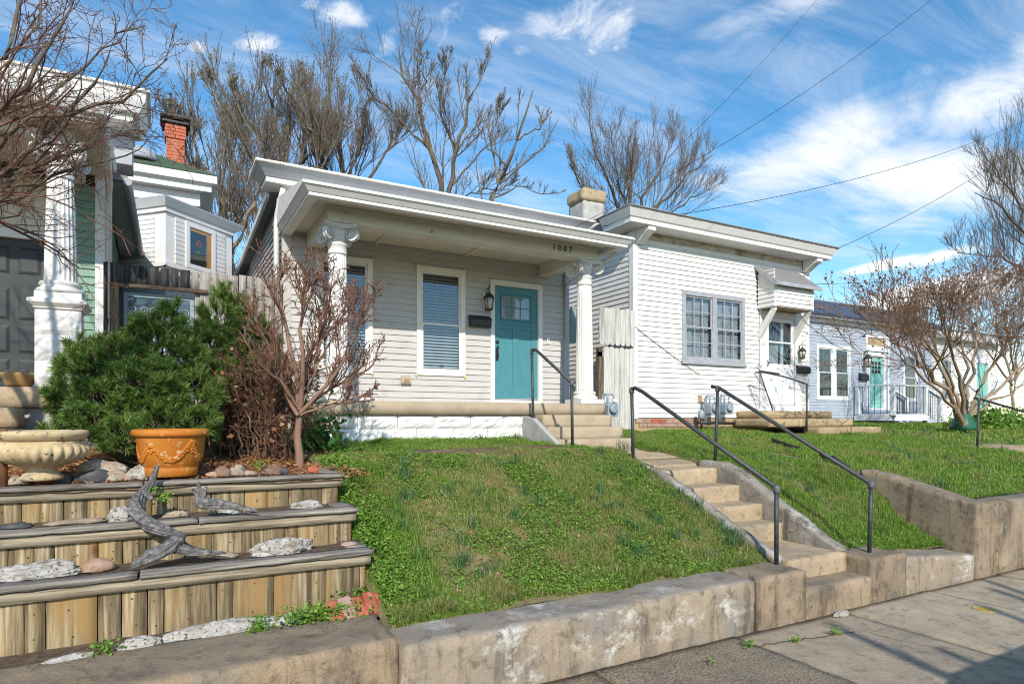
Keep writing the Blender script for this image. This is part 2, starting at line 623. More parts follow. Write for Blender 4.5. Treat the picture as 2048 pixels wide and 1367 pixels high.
M['rust'] = mat('rusty iron', [(.10, .045, .025), (.22, .10, .05)], 20, rough=.85, bump=.002, vary=0)
M['meter'] = mat('grey gas meter paint', [(.20, .26, .30), (.30, .36, .40)], 8, rough=.5, vary=.02, spec=.5)
M['porch_slab'] = mat('tan painted concrete', [(.36, .285, .195), (.45, .365, .255)], 3.5, rough=.75, bump=.003, bscale=50, vary=.02, stain=(.28, .215, .145), stain_scale=2.6, stain_lim=(.52, .78))
M['white_block'] = mat('white painted block', [(.70, .69, .66), (.79, .785, .77)], 6, rough=.7, bump=.004, bscale=50, vary=.03, stain=(.45, .41, .34), stain_scale=5, stain_lim=(.62, .85))
M['grey_plaster'] = mat('grey plaster', [(.34, .33, .31), (.50, .49, .47)], 7, rough=.85, bump=.004, bscale=60, vary=0)


def concrete(name, tan, grey, white, dark, streak=True, exposed=0.0, rough=.9, lichen=.0, lime=.8):
    m, n, b, out = new_mat(name)
    geo = NN(n.nt, 'ShaderNodeNewGeometry')
    g = geo.outputs['Position']
    base = n.ramp(n.noise(g, 2.2, 9, 0.7), [(0.36, grey), (0.50, tan), (0.66, tuple(x * 1.2 for x in tan))])
    mid = n.noise(g, 9.0, 8, 0.72, .4)
    base = n.mix(n.math('MULTIPLY', n.smooth(mid, 0.50, 0.68), 0.65), base, dark)
    if streak:
        st = n.noise(n.mapping(g, (5, 5, 0.8)), 1.0, 9, 0.74, .6)
        base = n.mix(n.math('MULTIPLY', n.smooth(st, 0.49, 0.66), 0.78), base, dark)
        st2 = n.noise(n.mapping(g, (2.6, 2.6, 3.4), loc=(3, 8, 1)), 1.0, 10, 0.75)
        base = n.mix(n.math('MULTIPLY', n.smooth(st2, 0.51, 0.66), lime), base, white)
    fine = n.noise(g, 110, 5, 0.75)
    base = n.mix(n.math('MULTIPLY', n.smooth(fine, 0.53, 0.68), 0.6), base, dark)
    base = n.mix(n.math('MULTIPLY', n.smooth(n.noise(g, 60, 4, .7), 0.58, 0.72), 0.4), base, tuple(min(1, x * 1.5) for x in tan))
    if lichen:                                   # grey weathering of upward faces
        sp = NN(n.nt, 'ShaderNodeSeparateXYZ')
        n.put(sp.inputs[0], geo.outputs['Normal'])
        up = n.math('MULTIPLY', n.smooth(sp.outputs[2], .55, .95), n.smooth(n.noise(g, 3.5, 8, .7), .36, .60))
        base = n.mix(n.math('MULTIPLY', up, lichen), base, tuple(x * .95 for x in grey))
    if exposed:
        agg = n.noise(g, 60, 3, 0.8)
        base = n.mix(n.math('MULTIPLY', n.smooth(agg, 0.54, 0.62), exposed), base, tuple(min(1, x * 2.0) for x in tan))
        base = n.mix(n.math('MULTIPLY', n.smooth(agg, 0.50, 0.42), exposed), base, tuple(x * .5 for x in dark))
    oi = NN(n.nt, 'ShaderNodeObjectInfo').outputs['Random']
    hs = NN(n.nt, 'ShaderNodeHueSaturation')
    n.put(hs.inputs['Color'], base)
    n.put(hs.inputs['Value'], n.math('ADD', n.math('MULTIPLY', oi, .16), .92))
    n.put(b.inputs['Base Color'], hs.outputs[0])
    b.inputs['Roughness'].default_value = rough
    b.inputs['Specular IOR Level'].default_value = 0.25
    bn = NN(n.nt, 'ShaderNodeBump')
    bn.inputs['Distance'].default_value = 0.010
    bn.inputs['Strength'].default_value = 0.9
    n.put(bn.inputs['Height'], n.math('ADD', n.noise(g, 60, 7, 0.75), n.math('MULTIPLY', mid, 1.5)))
    n.put(b.inputs['Normal'], bn.outputs[0])
    return m


M['conc_wall'] = concrete('old retaining wall concrete', (.34, .255, .165), (.24, .20, .155), (.44, .37, .28), (.085, .06, .036), lichen=.6, lime=.3)
M['conc_pale'] = concrete('lime-streaked wall concrete', (.34, .275, .20), (.27, .245, .215), (.68, .665, .63), (.10, .08, .058), lichen=.8, lime=.85)
M['conc_step'] = concrete('sandy step concrete', (.45, .345, .225), (.34, .275, .195), (.60, .55, .47), (.17, .125, .08), False)
M['conc_cheek'] = concrete('grey cheek wall concrete', (.30, .265, .215), (.20, .185, .16), (.56, .55, .53), (.07, .06, .05), lichen=.2)
M['conc_stain'] = concrete('dark streaked wall concrete', (.32, .245, .165), (.215, .18, .135), (.45, .39, .31), (.075, .056, .04), lichen=.5, lime=.35)
M['walk'] = concrete('worn sidewalk concrete', (.42, .345, .25), (.33, .275, .205), (.3, .3, .3), (.16, .13, .10), False)
M['walk_agg'] = concrete('sidewalk with exposed gravel', (.29, .235, .165), (.20, .17, .13), (.3, .3, .3), (.10, .082, .06), False, .6)
M['stone_step'] = concrete('tan limestone', (.42, .315, .185), (.31, .24, .155), (.5, .45, .36), (.17, .115, .065), False)
M['asphalt'] = mat('asphalt', [(.04, .04, .04), (.065, .063, .06)], 40, rough=.9, bump=.004, bscale=120, vary=0)
M['plank'] = wood('yellow-grey planter plank', (.07, .052, .03), (.27, .205, .115), (.52, .42, .265), (38, 38, 1.6), knots=(.13, .055, .02), warm=(.34, .215, .085), vary=.16)
M['cap'] = wood('silver weathered board', (.06, .051, .043), (.215, .19, .162), (.40, .365, .315), (2.2, 55, 60), knots=(.07, .06, .05), vary=.08, bump=.006)
M['trimboard'] = wood('pale weathered trim board', (.10, .08, .055), (.32, .265, .185), (.50, .43, .31), (2.2, 55, 60), knots=(.12, .08, .05), vary=.14)
M['dark_fence'] = wood('dark weathered fence board', (.018, .017, .019), (.048, .045, .045), (.11, .10, .09), (50, 50, 2.5), vary=.2)
M['grey_fence'] = wood('silver fence board', (.17, .155, .14), (.33, .30, .265), (.45, .42, .375), (50, 50, 2.5), knots=(.09, .07, .05), vary=.14)
M['post_wood'] = wood('brown fence post', (.07, .05, .03), (.17, .125, .075), (.28, .215, .135), (50, 50, 2.5), vary=.1)
M['white_fence'] = wood('chalky white picket', (.40, .38, .34), (.57, .555, .52), (.66, .65, .61), (45, 45, 2.2), vary=.06)
M['blue_picket'] = mat('blue-grey picket', [(.22, .27, .28), (.30, .35, .36)], 6, rough=.7, vary=.06)
M['drift'] = wood('grey driftwood', (.045, .042, .042), (.135, .128, .125), (.29, .275, .26), (30, 30, 30), vary=.06, bump=.008)
M['timber'] = wood('rotten landscape timber', (.035, .025, .018), (.10, .072, .048), (.20, .15, .105), (3, 50, 50), vary=.15, bump=.01)
M['bark'] = mat('grey-brown bark', [(.075, .055, .038), (.17, .13, .095)], 18, stretch=(1, 1, .3), rough=.9, bump=.01, bscale=30, vary=.0, stain=(.20, .19, .12), stain_scale=2)
M['bark_pale'] = mat('pale tan bark', [(.20, .135, .085), (.36, .26, .175)], 9, stretch=(1, 1, .3), rough=.85, bump=.006, bscale=30, vary=.0, stain=(.24, .25, .16), stain_scale=3)
M['twig_red'] = mat('reddish-brown twig', [(.085, .04, .028), (.20, .105, .07)], 6, rough=.8, vary=0, stain=(.26, .17, .11), stain_scale=4)
M['twig_dark'] = mat('dark twig', [(.10, .08, .06), (.23, .185, .14)], 6, rough=.85, vary=0)
M['terracotta'] = mat('orange terracotta', [(.40, .115, .010), (.54, .20, .022)], 4, rough=.65, bump=.003, bscale=40, vary=0, stain=(.34, .17, .05), stain_scale=6, stain_lim=(.50, .72), speck=(.58, .40, .22), speck_scale=14, speck_lim=(.60, .72))
M['cast_stone'] = mat('pitted cast stone', [(.44, .33, .18), (.62, .49, .30)], 7, rough=.85, bump=.006, bscale=35, vary=0, speck=(.10, .085, .06), speck_scale=26, speck_lim=(.60, .68), stain=(.27, .23, .17), stain_scale=4, stain_lim=(.55, .7))
M['clay_bowl'] = mat('brown clay bowl', [(.34, .20, .075), (.45, .28, .12)], 8, rough=.6, bump=.002, vary=0)
M['brick'] = mat('red brick', [(.34, .085, .045), (.50, .15, .085)], 16, rough=.85, bump=.004, bscale=50, vary=.2, stain=(.50, .33, .25), stain_scale=8, stain_lim=(.6, .8))
M['mortar'] = mat('mortar', [(.42, .30, .25), (.52, .40, .34)], 12, rough=.9, vary=0)
M['rock_white'] = mat('pitted white limestone', [(.30, .27, .23), (.40, .375, .34), (.58, .56, .52)], 12, detail=9, rough=.92, bump=.025, bscale=26, vary=.08, nrough=.7, speck=(.11, .09, .065), speck_scale=45, speck_lim=(.55, .66), stain=(.24, .20, .15), stain_scale=9, stain_lim=(.52, .68))
M['rock_tan'] = mat('tan fieldstone', [(.24, .175, .12), (.46, .37, .28)], 9, detail=9, rough=.9, nrough=.7, bump=.016, bscale=25, vary=.12, stain=(.50, .46, .40), stain_scale=9, speck=(.14, .11, .08), speck_scale=38, speck_lim=(.57, .68))
M['rock_pink'] = mat('pinkish fieldstone', [(.30, .18, .125), (.48, .33, .25)], 8, rough=.9, bump=.012, bscale=30, vary=.08, speck=(.16, .11, .08), speck_scale=40, speck_lim=(.58, .70))
M['rock_dark'] = mat('dark slate', [(.035, .036, .04), (.10, .10, .105)], 12, rough=.6, bump=.006, bscale=30, vary=.1)
M['rock_brown'] = mat('brown stone', [(.14, .085, .06), (.27, .17, .12)], 12, rough=.85, bump=.008, bscale=30, vary=.12)
M['soil'] = mat('dark soil', [(.07, .048, .032), (.16, .115, .075)], 20, rough=.95, bump=.02, bscale=40, vary=0)
M['mulch'] = mat('red-brown needle mulch', [(.21, .075, .028), (.38, .155, .06)], 26, rough=.95, bump=.02, bscale=60, vary=0, stain=(.17, .10, .06), stain_scale=4)
M['turf'] = mat('thin turf soil', [(.10, .095, .04), (.21, .175, .085)], 10, rough=.95, bump=.02, bscale=40, vary=0, stain=(.30, .23, .13), stain_scale=2.2, stain_lim=(.5, .72))
M['far_ground'] = mat('far ground', [(.06, .075, .03), (.10, .105, .05)], 2, rough=.95, vary=0)
M['needle'] = leaf_mat('green pine needles', [(0.0, (.04, .10, .024)), (0.4, (.095, .205, .036)), (0.75, (.20, .32, .065)), (.93, (.36, .42, .14)), (.965, (.30, .20, .08)), (1.0, (.36, .22, .10))], rough=.4, trans=.22)
M['grass'] = leaf_mat('lawn blades', [(0.0, (.085, .175, .02)), (0.40, (.165, .28, .034)), (0.66, (.25, .325, .055)), (0.78, (.40, .33, .16)), (1.0, (.55, .46, .27))], trans=.3, patch=(.36, .28, .13), patch_scale=2.2)
M['lush'] = leaf_mat('lush lawn blades', [(0.0, (.075, .185, .018)), (0.5, (.15, .30, .03)), (0.86, (.26, .37, .055)), (1.0, (.46, .40, .19))], trans=.3, patch=(.28, .27, .085), patch_scale=1.1)
M['clover'] = leaf_mat('clover leaves', [(0.0, (.075, .175, .02)), (0.6, (.15, .285, .034)), (1.0, (.26, .38, .065))], trans=.25)
M['onion'] = leaf_mat('blue-green leaf blades', [(0.0, (.045, .12, .05)), (0.6, (.09, .20, .075)), (1.0, (.18, .28, .11))], trans=.25)
M['vine'] = leaf_mat('bright green leaves', [(0.0, (.03, .12, .02)), (0.6, (.06, .21, .03)), (1.0, (.12, .28, .06))], trans=.25)
M['bud'] = leaf_mat('olive spring buds', [(0.0, (.10, .09, .03)), (0.5, (.17, .15, .045)), (1.0, (.24, .20, .075))], trans=.3)
M['seed'] = leaf_mat('russet seed heads', [(0.0, (.12, .06, .03)), (0.5, (.22, .115, .06)), (1.0, (.33, .20, .11))], trans=.2)
M['dead_leaf'] = leaf_mat('dead leaves', [(0.0, (.22, .10, .04)), (0.5, (.36, .19, .08)), (1.0, (.46, .29, .15))], trans=.2)
M['yellow'] = mat('yellow painted lid', [(.42, .29, .02), (.55, .40, .05)], 30, rough=.6, vary=0, stain=(.25, .18, .04), stain_scale=20)
M['green_bag'] = mat('green watering bag', [(.012, .09, .05), (.03, .14, .085)], 14, rough=.4, vary=0, bump=.01, bscale=14)
M['deck'] = mat('pale grey painted deck', [(.62, .64, .67), (.70, .72, .74)], 5, rough=.6, vary=.05)
M['lamp_glass'] = mat('cloudy lamp glass', [(.45, .43, .36), (.55, .53, .47)], 12, rough=.25, vary=0)
M['vinyl'] = mat('tan plastic cover', [(.36, .33, .26), (.45, .41, .33)], 8, rough=.5, vary=0)
M['wire'] = mat('black cable', [(.012, .012, .013), (.02, .02, .02)], 8, rough=.6, vary=0)
M['car_paint'] = mat('dark grey car paint', [(.05, .055, .06), (.06, .065, .07)], 2, rough=.25, vary=0, spec=.6)
M['stained'] = mat('water-stained frieze paint', [(.36, .29, .20), (.62, .58, .50)], 2.2, stretch=(1, 1, 3), rough=.7, vary=0, bump=.002, stain=(.20, .14, .08), stain_scale=2.4, stain_lim=(.48, .66))
M['tan_stain'] = mat('stained wood panel', [(.30, .21, .11), (.45, .35, .22)], 4, rough=.7, vary=.05)
M['orange_wood'] = mat('varnished sash', [(.36, .18, .07), (.46, .26, .12)], 6, rough=.5, vary=0)
M['bark_maple'] = mat('pinkish-tan bark', [(.17, .095, .065), (.31, .19, .135)], 9, stretch=(1, 1, .3), rough=.85, bump=.006, bscale=30, vary=.0)
M['twig_maple'] = mat('dark red-brown twig', [(.11, .055, .038), (.25, .125, .085)], 7, rough=.7, vary=0, stain=(.24, .15, .10), stain_scale=6)
M['twig_tan'] = mat('tan-brown twig', [(.15, .09, .058), (.29, .19, .125)], 6, rough=.8, vary=0)
M['shaded_blind'] = mat('shaded grey blind slat', [(.10, .105, .11), (.15, .155, .16)], 8, rough=.6, vary=0)  # darker copy of the blind colour, shade on the slats painted in
# ------------------------------------------------------------------ ground, street, sidewalk
def fbm(x, y, s=0.0):
    return noise.noise(Vector((x, y, s))) + 0.5 * noise.noise(Vector((x * 2.1, y * 2.1, s + 4)))


def lerp_tab(v, tab):
    if v <= tab[0][0]:
        return tab[0][1]
    for (a, za), (b, zb) in zip(tab, tab[1:]):
        if v <= b:
            t = (v - a) / (b - a)
            return za + (zb - za) * t
    return tab[-1][1]


def z_left(x, y):
    z = lerp_tab(y, [(3.9, -1.46), (4.12, -1.43), (4.4, -1.31), (6.2, -.53), (6.5, -.45), (7.4, -.40), (8.6, -.33), (12, -.3)])
    return z + 0.022 * fbm(x * 2.2, y * 2.2)


def z_strip(x, y):
    z = lerp_tab(y, [(3.9, -1.50), (4.12, -1.47), (5.9, -.66), (6.6, -.52), (10, -.27), (12, -.25)])
    z -= 0.06 * max(0, min(1, (x - 6.4) / 1.8)) * max(0, min(1, (6 - y) / 2))
    t = max(0, min(1, (x - 7.1) / 1.1))
    u = max(0, min(1, (y - 4.5) / .75))
    w_ = t * t * (3 - 2 * t) * u * u * (3 - 2 * u)
    z += w_ * (z_yard(8.3, y) - z) * (1 if y < 9 else 0)
    if x < 6.44:
        z -= .12 * min(1, (6.44 - x) / .07)
    return z + 0.022 * fbm(x * 2, y * 2, 2)


def z_yard(x, y):
    z = lerp_tab(y, [(3.8, -1.05), (4.2, -1.01), (5.0, -.79), (5.8, -.66), (7.6, -.46), (10, -.27), (14, -.22), (80, -.2)])
    return z + 0.02 * fbm(x * 1.6, y * 1.6, 5)


def z_bed(x, y):
    return lerp_tab(y, [(5.4, -.53), (6.4, -.47), (8, -.36), (12, -.33)]) + 0.02 * fbm(x * 3, y * 3, 7)


def sheet(name, x0, x1, y0, y1, nx, ny, zf, m):
    v = [(x0 + (x1 - x0) * i / nx, y0 + (y1 - y0) * j / ny) for j in range(ny + 1) for i in range(nx + 1)]
    mb = MB()
    mb.add([(x, y, zf(x, y)) for x, y in v],
           [(j * (nx + 1) + i, j * (nx + 1) + i + 1, (j + 1) * (nx + 1) + i + 1, (j + 1) * (nx + 1) + i) for j in range(ny) for i in range(nx)], True)
    o = mb.obj(name, m)
    return tag(o, kind='structure')


sheet('ground', -900, 900, -900, 1500, 2, 2, lambda x, y: -2.15, M['far_ground'])
sheet('street', -80, 90, -7.5, 0.75, 4, 4, lambda x, y: -1.97, M['asphalt'])
sheet('far_verge', -80, 90, -14, -7.6, 4, 4, lambda x, y: -1.9, M['turf'])
sheet('backyard', -120, 160, 18.0, 900, 8, 8, lambda x, y: -.34, M['far_ground'])
sheet('bed_ground', -9, 1.345, 5.45, 18.0, 60, 60, z_bed, M['mulch'])
sheet('lawn', 1.31, 5.26, 4.13, 18.0, 50, 110, z_left, M['turf'])
sheet('lawn', 6.36, 8.25, 4.08, 18.0, 54, 110, z_strip, M['turf'])
sheet('lawn', 5.26, 6.40, 6.05, 18.0, 14, 80, lambda x, y: z_left(5.2, y) * .5 + z_strip(6.5, y) * .5 - .09, M['turf'])
sheet('lawn', 8.26, 60, 4.08, 18.0, 160, 50, z_yard, M['turf'])
tag(box('kerb', M['walk'], None, -80, 90, 0.75, 0.92, -2.1, -1.85, .02), kind='structure')

SWZ = -1.835
walk = tag(box('sidewalk', M['soil'], None, -30, 60, 0.93, 3.9, -2.1, SWZ - .022), kind='structure')
for k, xj in enumerate(np.arange(-5.2, 26, 1.47)):
    for (ya, yb) in ((0.95, 3.742),):
        agg = xj < 4.9 and xj > 1
        x0, x1 = xj + 5.05 - 1.47 * 3 - .05, xj + 5.05 - 1.47 * 3 + 1.408
        x0, x1 = x0 + .012, x1 + .012
        m = rough_box(x0, x1, ya, yb, SWZ - .06, SWZ, 0.10, .0022, 5, k * 1.3, .010)
        tl = rnd.uniform(-.005, .003)
        m.v = [(x, y, z + tl + (x - x0) * .004 * (1 if k % 2 else -1)) for x, y, z in m.v]
        m.obj('paving_slab', M['walk_agg'] if x1 < 5.2 else M['walk'], walk)

ck = random.Random(8)
pts_ = [(3.95 + 1.25 * i / 22, 3.52 - .20 * i / 22 + ck.uniform(-.022, .022)) for i in range(23)]
cv_ = [(x, y + ck.uniform(.004, .010), SWZ + .002) for x, y in pts_] + [(x, y - ck.uniform(.004, .010), SWZ + .002) for x, y in pts_]
MB().add(cv_, [(i, i + 1, 24 + i, 23 + i) for i in range(22)]).obj('crack', M['soil'], walk)
pts_ = [(5.25 + .05 * ck.uniform(-1, 1) + .02 * i, 3.70 - .16 * i) for i in range(8)]
cv_ = [(x + ck.uniform(.002, .006), y, SWZ + .003) for x, y in pts_] + [(x - ck.uniform(.002, .006), y, SWZ + .003) for x, y in pts_]
MB().add(cv_, [(i, i + 1, 9 + i, 8 + i) for i in range(7)]).obj('crack', M['soil'], walk)

# ------------------------------------------------------------------ front retaining wall
rw = thing('retaining_wall', 'low weathered concrete retaining wall between the sidewalk and the front lawn', 'wall', (3, 3.75, SWZ))
rough_box(-3.4, 1.285, 3.75, 4.36, -1.95, -1.36, .05, .004, 6, 1, .014, lambda x, y: -1.362 + .012 * (y - 3.8)).obj('wall_section', M['conc_wall'], rw, label='plain tan section below the timber planter')
rough_box(1.30, 4.515, 3.76, 4.46, -1.95, -1.42, .045, .007, 5, 5, .026, lambda x, y: -1.425 + .02 * (x > 3.5)).obj('wall_section', M['conc_pale'], rw, label='pale lime-streaked section with a rounded top edge')
rough_box(4.53, 5.15, 3.735, 4.20, -1.95, -1.39, .05, .006, 8, 9, .010).obj('pier', M['conc_stain'], rw)
rough_box(6.20, 6.76, 3.735, 4.20, -1.95, -1.40, .05, .006, 8, 12, .010).obj('pier', M['conc_stain'], rw)
rough_box(6.775, 8.185, 3.76, 4.40, -1.95, -1.47, .045, .007, 5, 15, .026, lambda x, y: -1.45 - .085 * (x - 6.77)).obj('wall_section', M['conc_pale'], rw, label='short pale section ending at the tall stained wall')

bw = thing('high_wall', 'tall brown streaked concrete retaining wall holding up the neighbouring lawn', 'wall', (8.2, 3.75, SWZ))
rough_box(8.503, 40, 3.745, 4.12, -1.95, -1.0, .12, .006, 3, 21, .012).obj('front_face', M['conc_stain'], bw)
rough_box(8.2, 8.50, 3.74, 5.15, -1.95, -1.0, .05, .005, 4, 22, .010, lambda x, y: lerp_tab(y, [(3.74, -1.0), (4.0, -.945), (4.82, -.74), (5.15, -.69)])).obj('return_wall', M['conc_stain'], bw)

# ------------------------------------------------------------------ lower flight of steps
st = thing('garden_steps', 'worn concrete steps with a sloping cheek wall climbing from the sidewalk to the front walk', 'steps', (5.75, 3.75, SWZ))
fr = [(5.76, -.635), (5.40, -.82), (5.07, -1.01), (4.79, -1.19)]
for k, (y, z) in enumerate(fr):
    yb = y + (.62 if k == 0 else .46)
    rough_box(5.31, 6.2, y, yb, z - .34, z, .05, .005, 5, 30 + k, .014).obj('step', M['conc_step'], st)
rough_box(5.31, 6.2, 4.02, 4.86, -1.75, -1.385, .06, .005, 4, 41, .014).obj('landing', M['conc_step'], st)
rough_box(5.152, 6.198, 3.755, 4.10, -1.95, -1.575, .05, .010, 7, 42, .018).obj('step', M['conc_stain'], st, label='crumbling lowest step')


def ck_top(x, y):
    return lerp_tab(y, [(4.12, -1.37), (4.3, -1.30), (5.5, -.63), (5.72, -.565), (6.1, -.555)])


rough_box(6.203, 6.37, 4.12, 6.12, -1.75, -1.0, .05, .006, 5, 44, .014, ck_top).obj('cheek_wall', M['conc_cheek'], st)
rough_box(5.20, 5.307, 4.10, 6.1, -1.75, -1.0, .05, .006, 5, 47, .014, lambda x, y: lerp_tab(y, [(4.1, -1.36), (5.7, -.655), (6.1, -.62)])).obj('stringer', M['conc_cheek'], st)

fw = tag(MB().prism([(6.10, -.72), (7.6, -.56), (7.6, -.50), (6.10, -.66)], 'x', 5.25, 6.32).obj('front_walk', M['soil']), kind='structure')
for k, (ya, yb, xa, xb) in enumerate([(6.15, 6.62, 5.28, 6.36), (6.65, 7.12, 5.22, 6.42), (7.15, 7.56, 5.14, 6.30)]):
    m = rough_box(xa, xb, ya, yb, -.06, 0, .07, .006, 5, 50 + k, .02)
    m.v = [(x + .05 * fbm(y * 3, k), y + .035 * fbm(x * 3, k + 3), z - .62 + (y - 6.15) * .125 + .008 * (k % 2)) for x, y, z in m.v]
    m.obj('flagstone', M['conc_step'], fw)

# ------------------------------------------------------------------ clapboard helpers
def segs(a0, a1, z0, z1, openings):
    s = [(a0, a1)]
    for (o0, o1, p0, p1) in openings:
        if min(z1, p1 - .08) - max(z0, p0 + .08) > 0.02:
            t = []
            for (x0, x1) in s:
                if o0 > x0:
                    t.append((x0, min(x1, o0)))
                if o1 < x1:
                    t.append((max(x0, o1), x1))
            s = [(p, q) for p, q in t if q - p > .02]
    return s


def clapboards(parent, axis, plane, face, a0, a1, z0, z1, ex, openings, m, lip=.025, joined=None, ztop=None, name='clapboard'):
    """rows of tapered boards; axis 'x' boards run along x on the plane y=plane (face -1 = towards -y)"""
    k = 0
    z = z0
    mbj = MB() if joined else None
    while z < z1 - .01:
        zt = min(z + ex + .008, z1 + .008)
        rowsegs = segs(a0, a1, z, z + ex, openings)
        for (p, q) in rowsegs:
            if ztop:                         # sloping top (rake): shorten the row
                q = min(q, ztop(z + ex))
                if q - p < .03:
                    continue
            f = face
            jl = rnd.uniform(-.0015, .0015)
            dz = rnd.uniform(-.003, .003)
            prof = [(plane, z + dz), (plane + f * (lip + jl), z + dz + .001), (plane + f * (lip + jl), z + dz + .008), (plane + f * .005, zt), (plane, zt)]
            pieces = [(p, q)]
            if q - p > 2.2 and not joined:
                c = p + (q - p) * rnd.uniform(.3, .7)
                pieces = [(p, c - .001), (c + .001, q)]
            for (u, w_) in pieces:
                mb = mbj or MB()
                mb.prism(prof, 'x' if axis == 'x' else 'y', u, w_) if axis == 'x' else mb.prism([(x, zz) for x, zz in prof], 'y', u, w_)
                if not joined:
                    mb.obj(name, m, parent)
        z += ex
        k += 1
    if joined:
        return mbj.obj(joined, m, parent)


def casing(mb, x0, x1, z0, z1, w, ya, yb):
    """four boards round an opening, outer size x0..x1, z0..z1, facing -y"""
    mb.box(x0, x0 + w, ya, yb, z0, z1)
    mb.box(x1 - w, x1, ya, yb, z0, z1)
    mb.box(x0 + w, x1 - w, ya + .002, yb, z1 - w, z1)
    mb.box(x0 + w, x1 - w, ya + .002, yb, z0, z0 + w)
    return mb


def sash(mb, x0, x1, z0, z1, w, ya, yb, nx=1, nz=1, mw=.018):
    casing(mb, x0, x1, z0, z1, w, ya, yb)
    for i in range(1, nx):
        x = x0 + w + (x1 - x0 - 2 * w) * i / nx
        mb.box(x - mw / 2, x + mw / 2, ya + .006, yb - .004, z0 + w, z1 - w)
    for i in range(1, nz):
        z = z0 + w + (z1 - z0 - 2 * w) * i / nz
        mb.box(x0 + w, x1 - w, ya + .008, yb - .006, z - mw / 2, z + mw / 2)
    return mb


def blind(mb, x0, x1, z0, z1, y, pitch=.052, depth=.024, tilt=.55):
    z = z1 - .03
    mb.box(x0, x1, y - .02, y + .02, z1 - .03, z1)
    while z > z0 + .02:
        z -= pitch
        c, s = math.cos(tilt) * depth, math.sin(tilt) * depth
        mb.add([(x0, y - c, z - s), (x1, y - c, z - s), (x1, y + c, z + s), (x0, y + c, z + s)], [(0, 1, 2, 3)])
    return mb


def text(name, s, size, loc, m, parent, ext=.004, rot=(PI / 2, 0, 0)):
    c = bpy.data.curves.new(name, 'FONT')
    c.body = s
    c.size = size
    c.extrude = ext
    c.align_x = 'CENTER'
    c.align_y = 'CENTER'
    c.resolution_u = 3
    c.materials.append(m)
    o = link(name, c, parent, loc)
    o.rotation_euler = rot
    return o


def digits(s_, size, x0, y, z, pitch, m, parent, ext=.004):
    for i, ch in enumerate(s_):
        o = text('tmp_text', ch, size, (0, 0, 0), m, None, ext, (0, 0, 0))
        bpy.context.view_layer.update()
        me = bpy.data.meshes.new_from_object(o.evaluated_get(bpy.context.evaluated_depsgraph_get()))
        bpy.data.objects.remove(o)
        me.transform(Matrix.Rotation(PI / 2, 4, 'X'))
        link('digit', me, parent, (x0 + pitch * i, y, z), m)


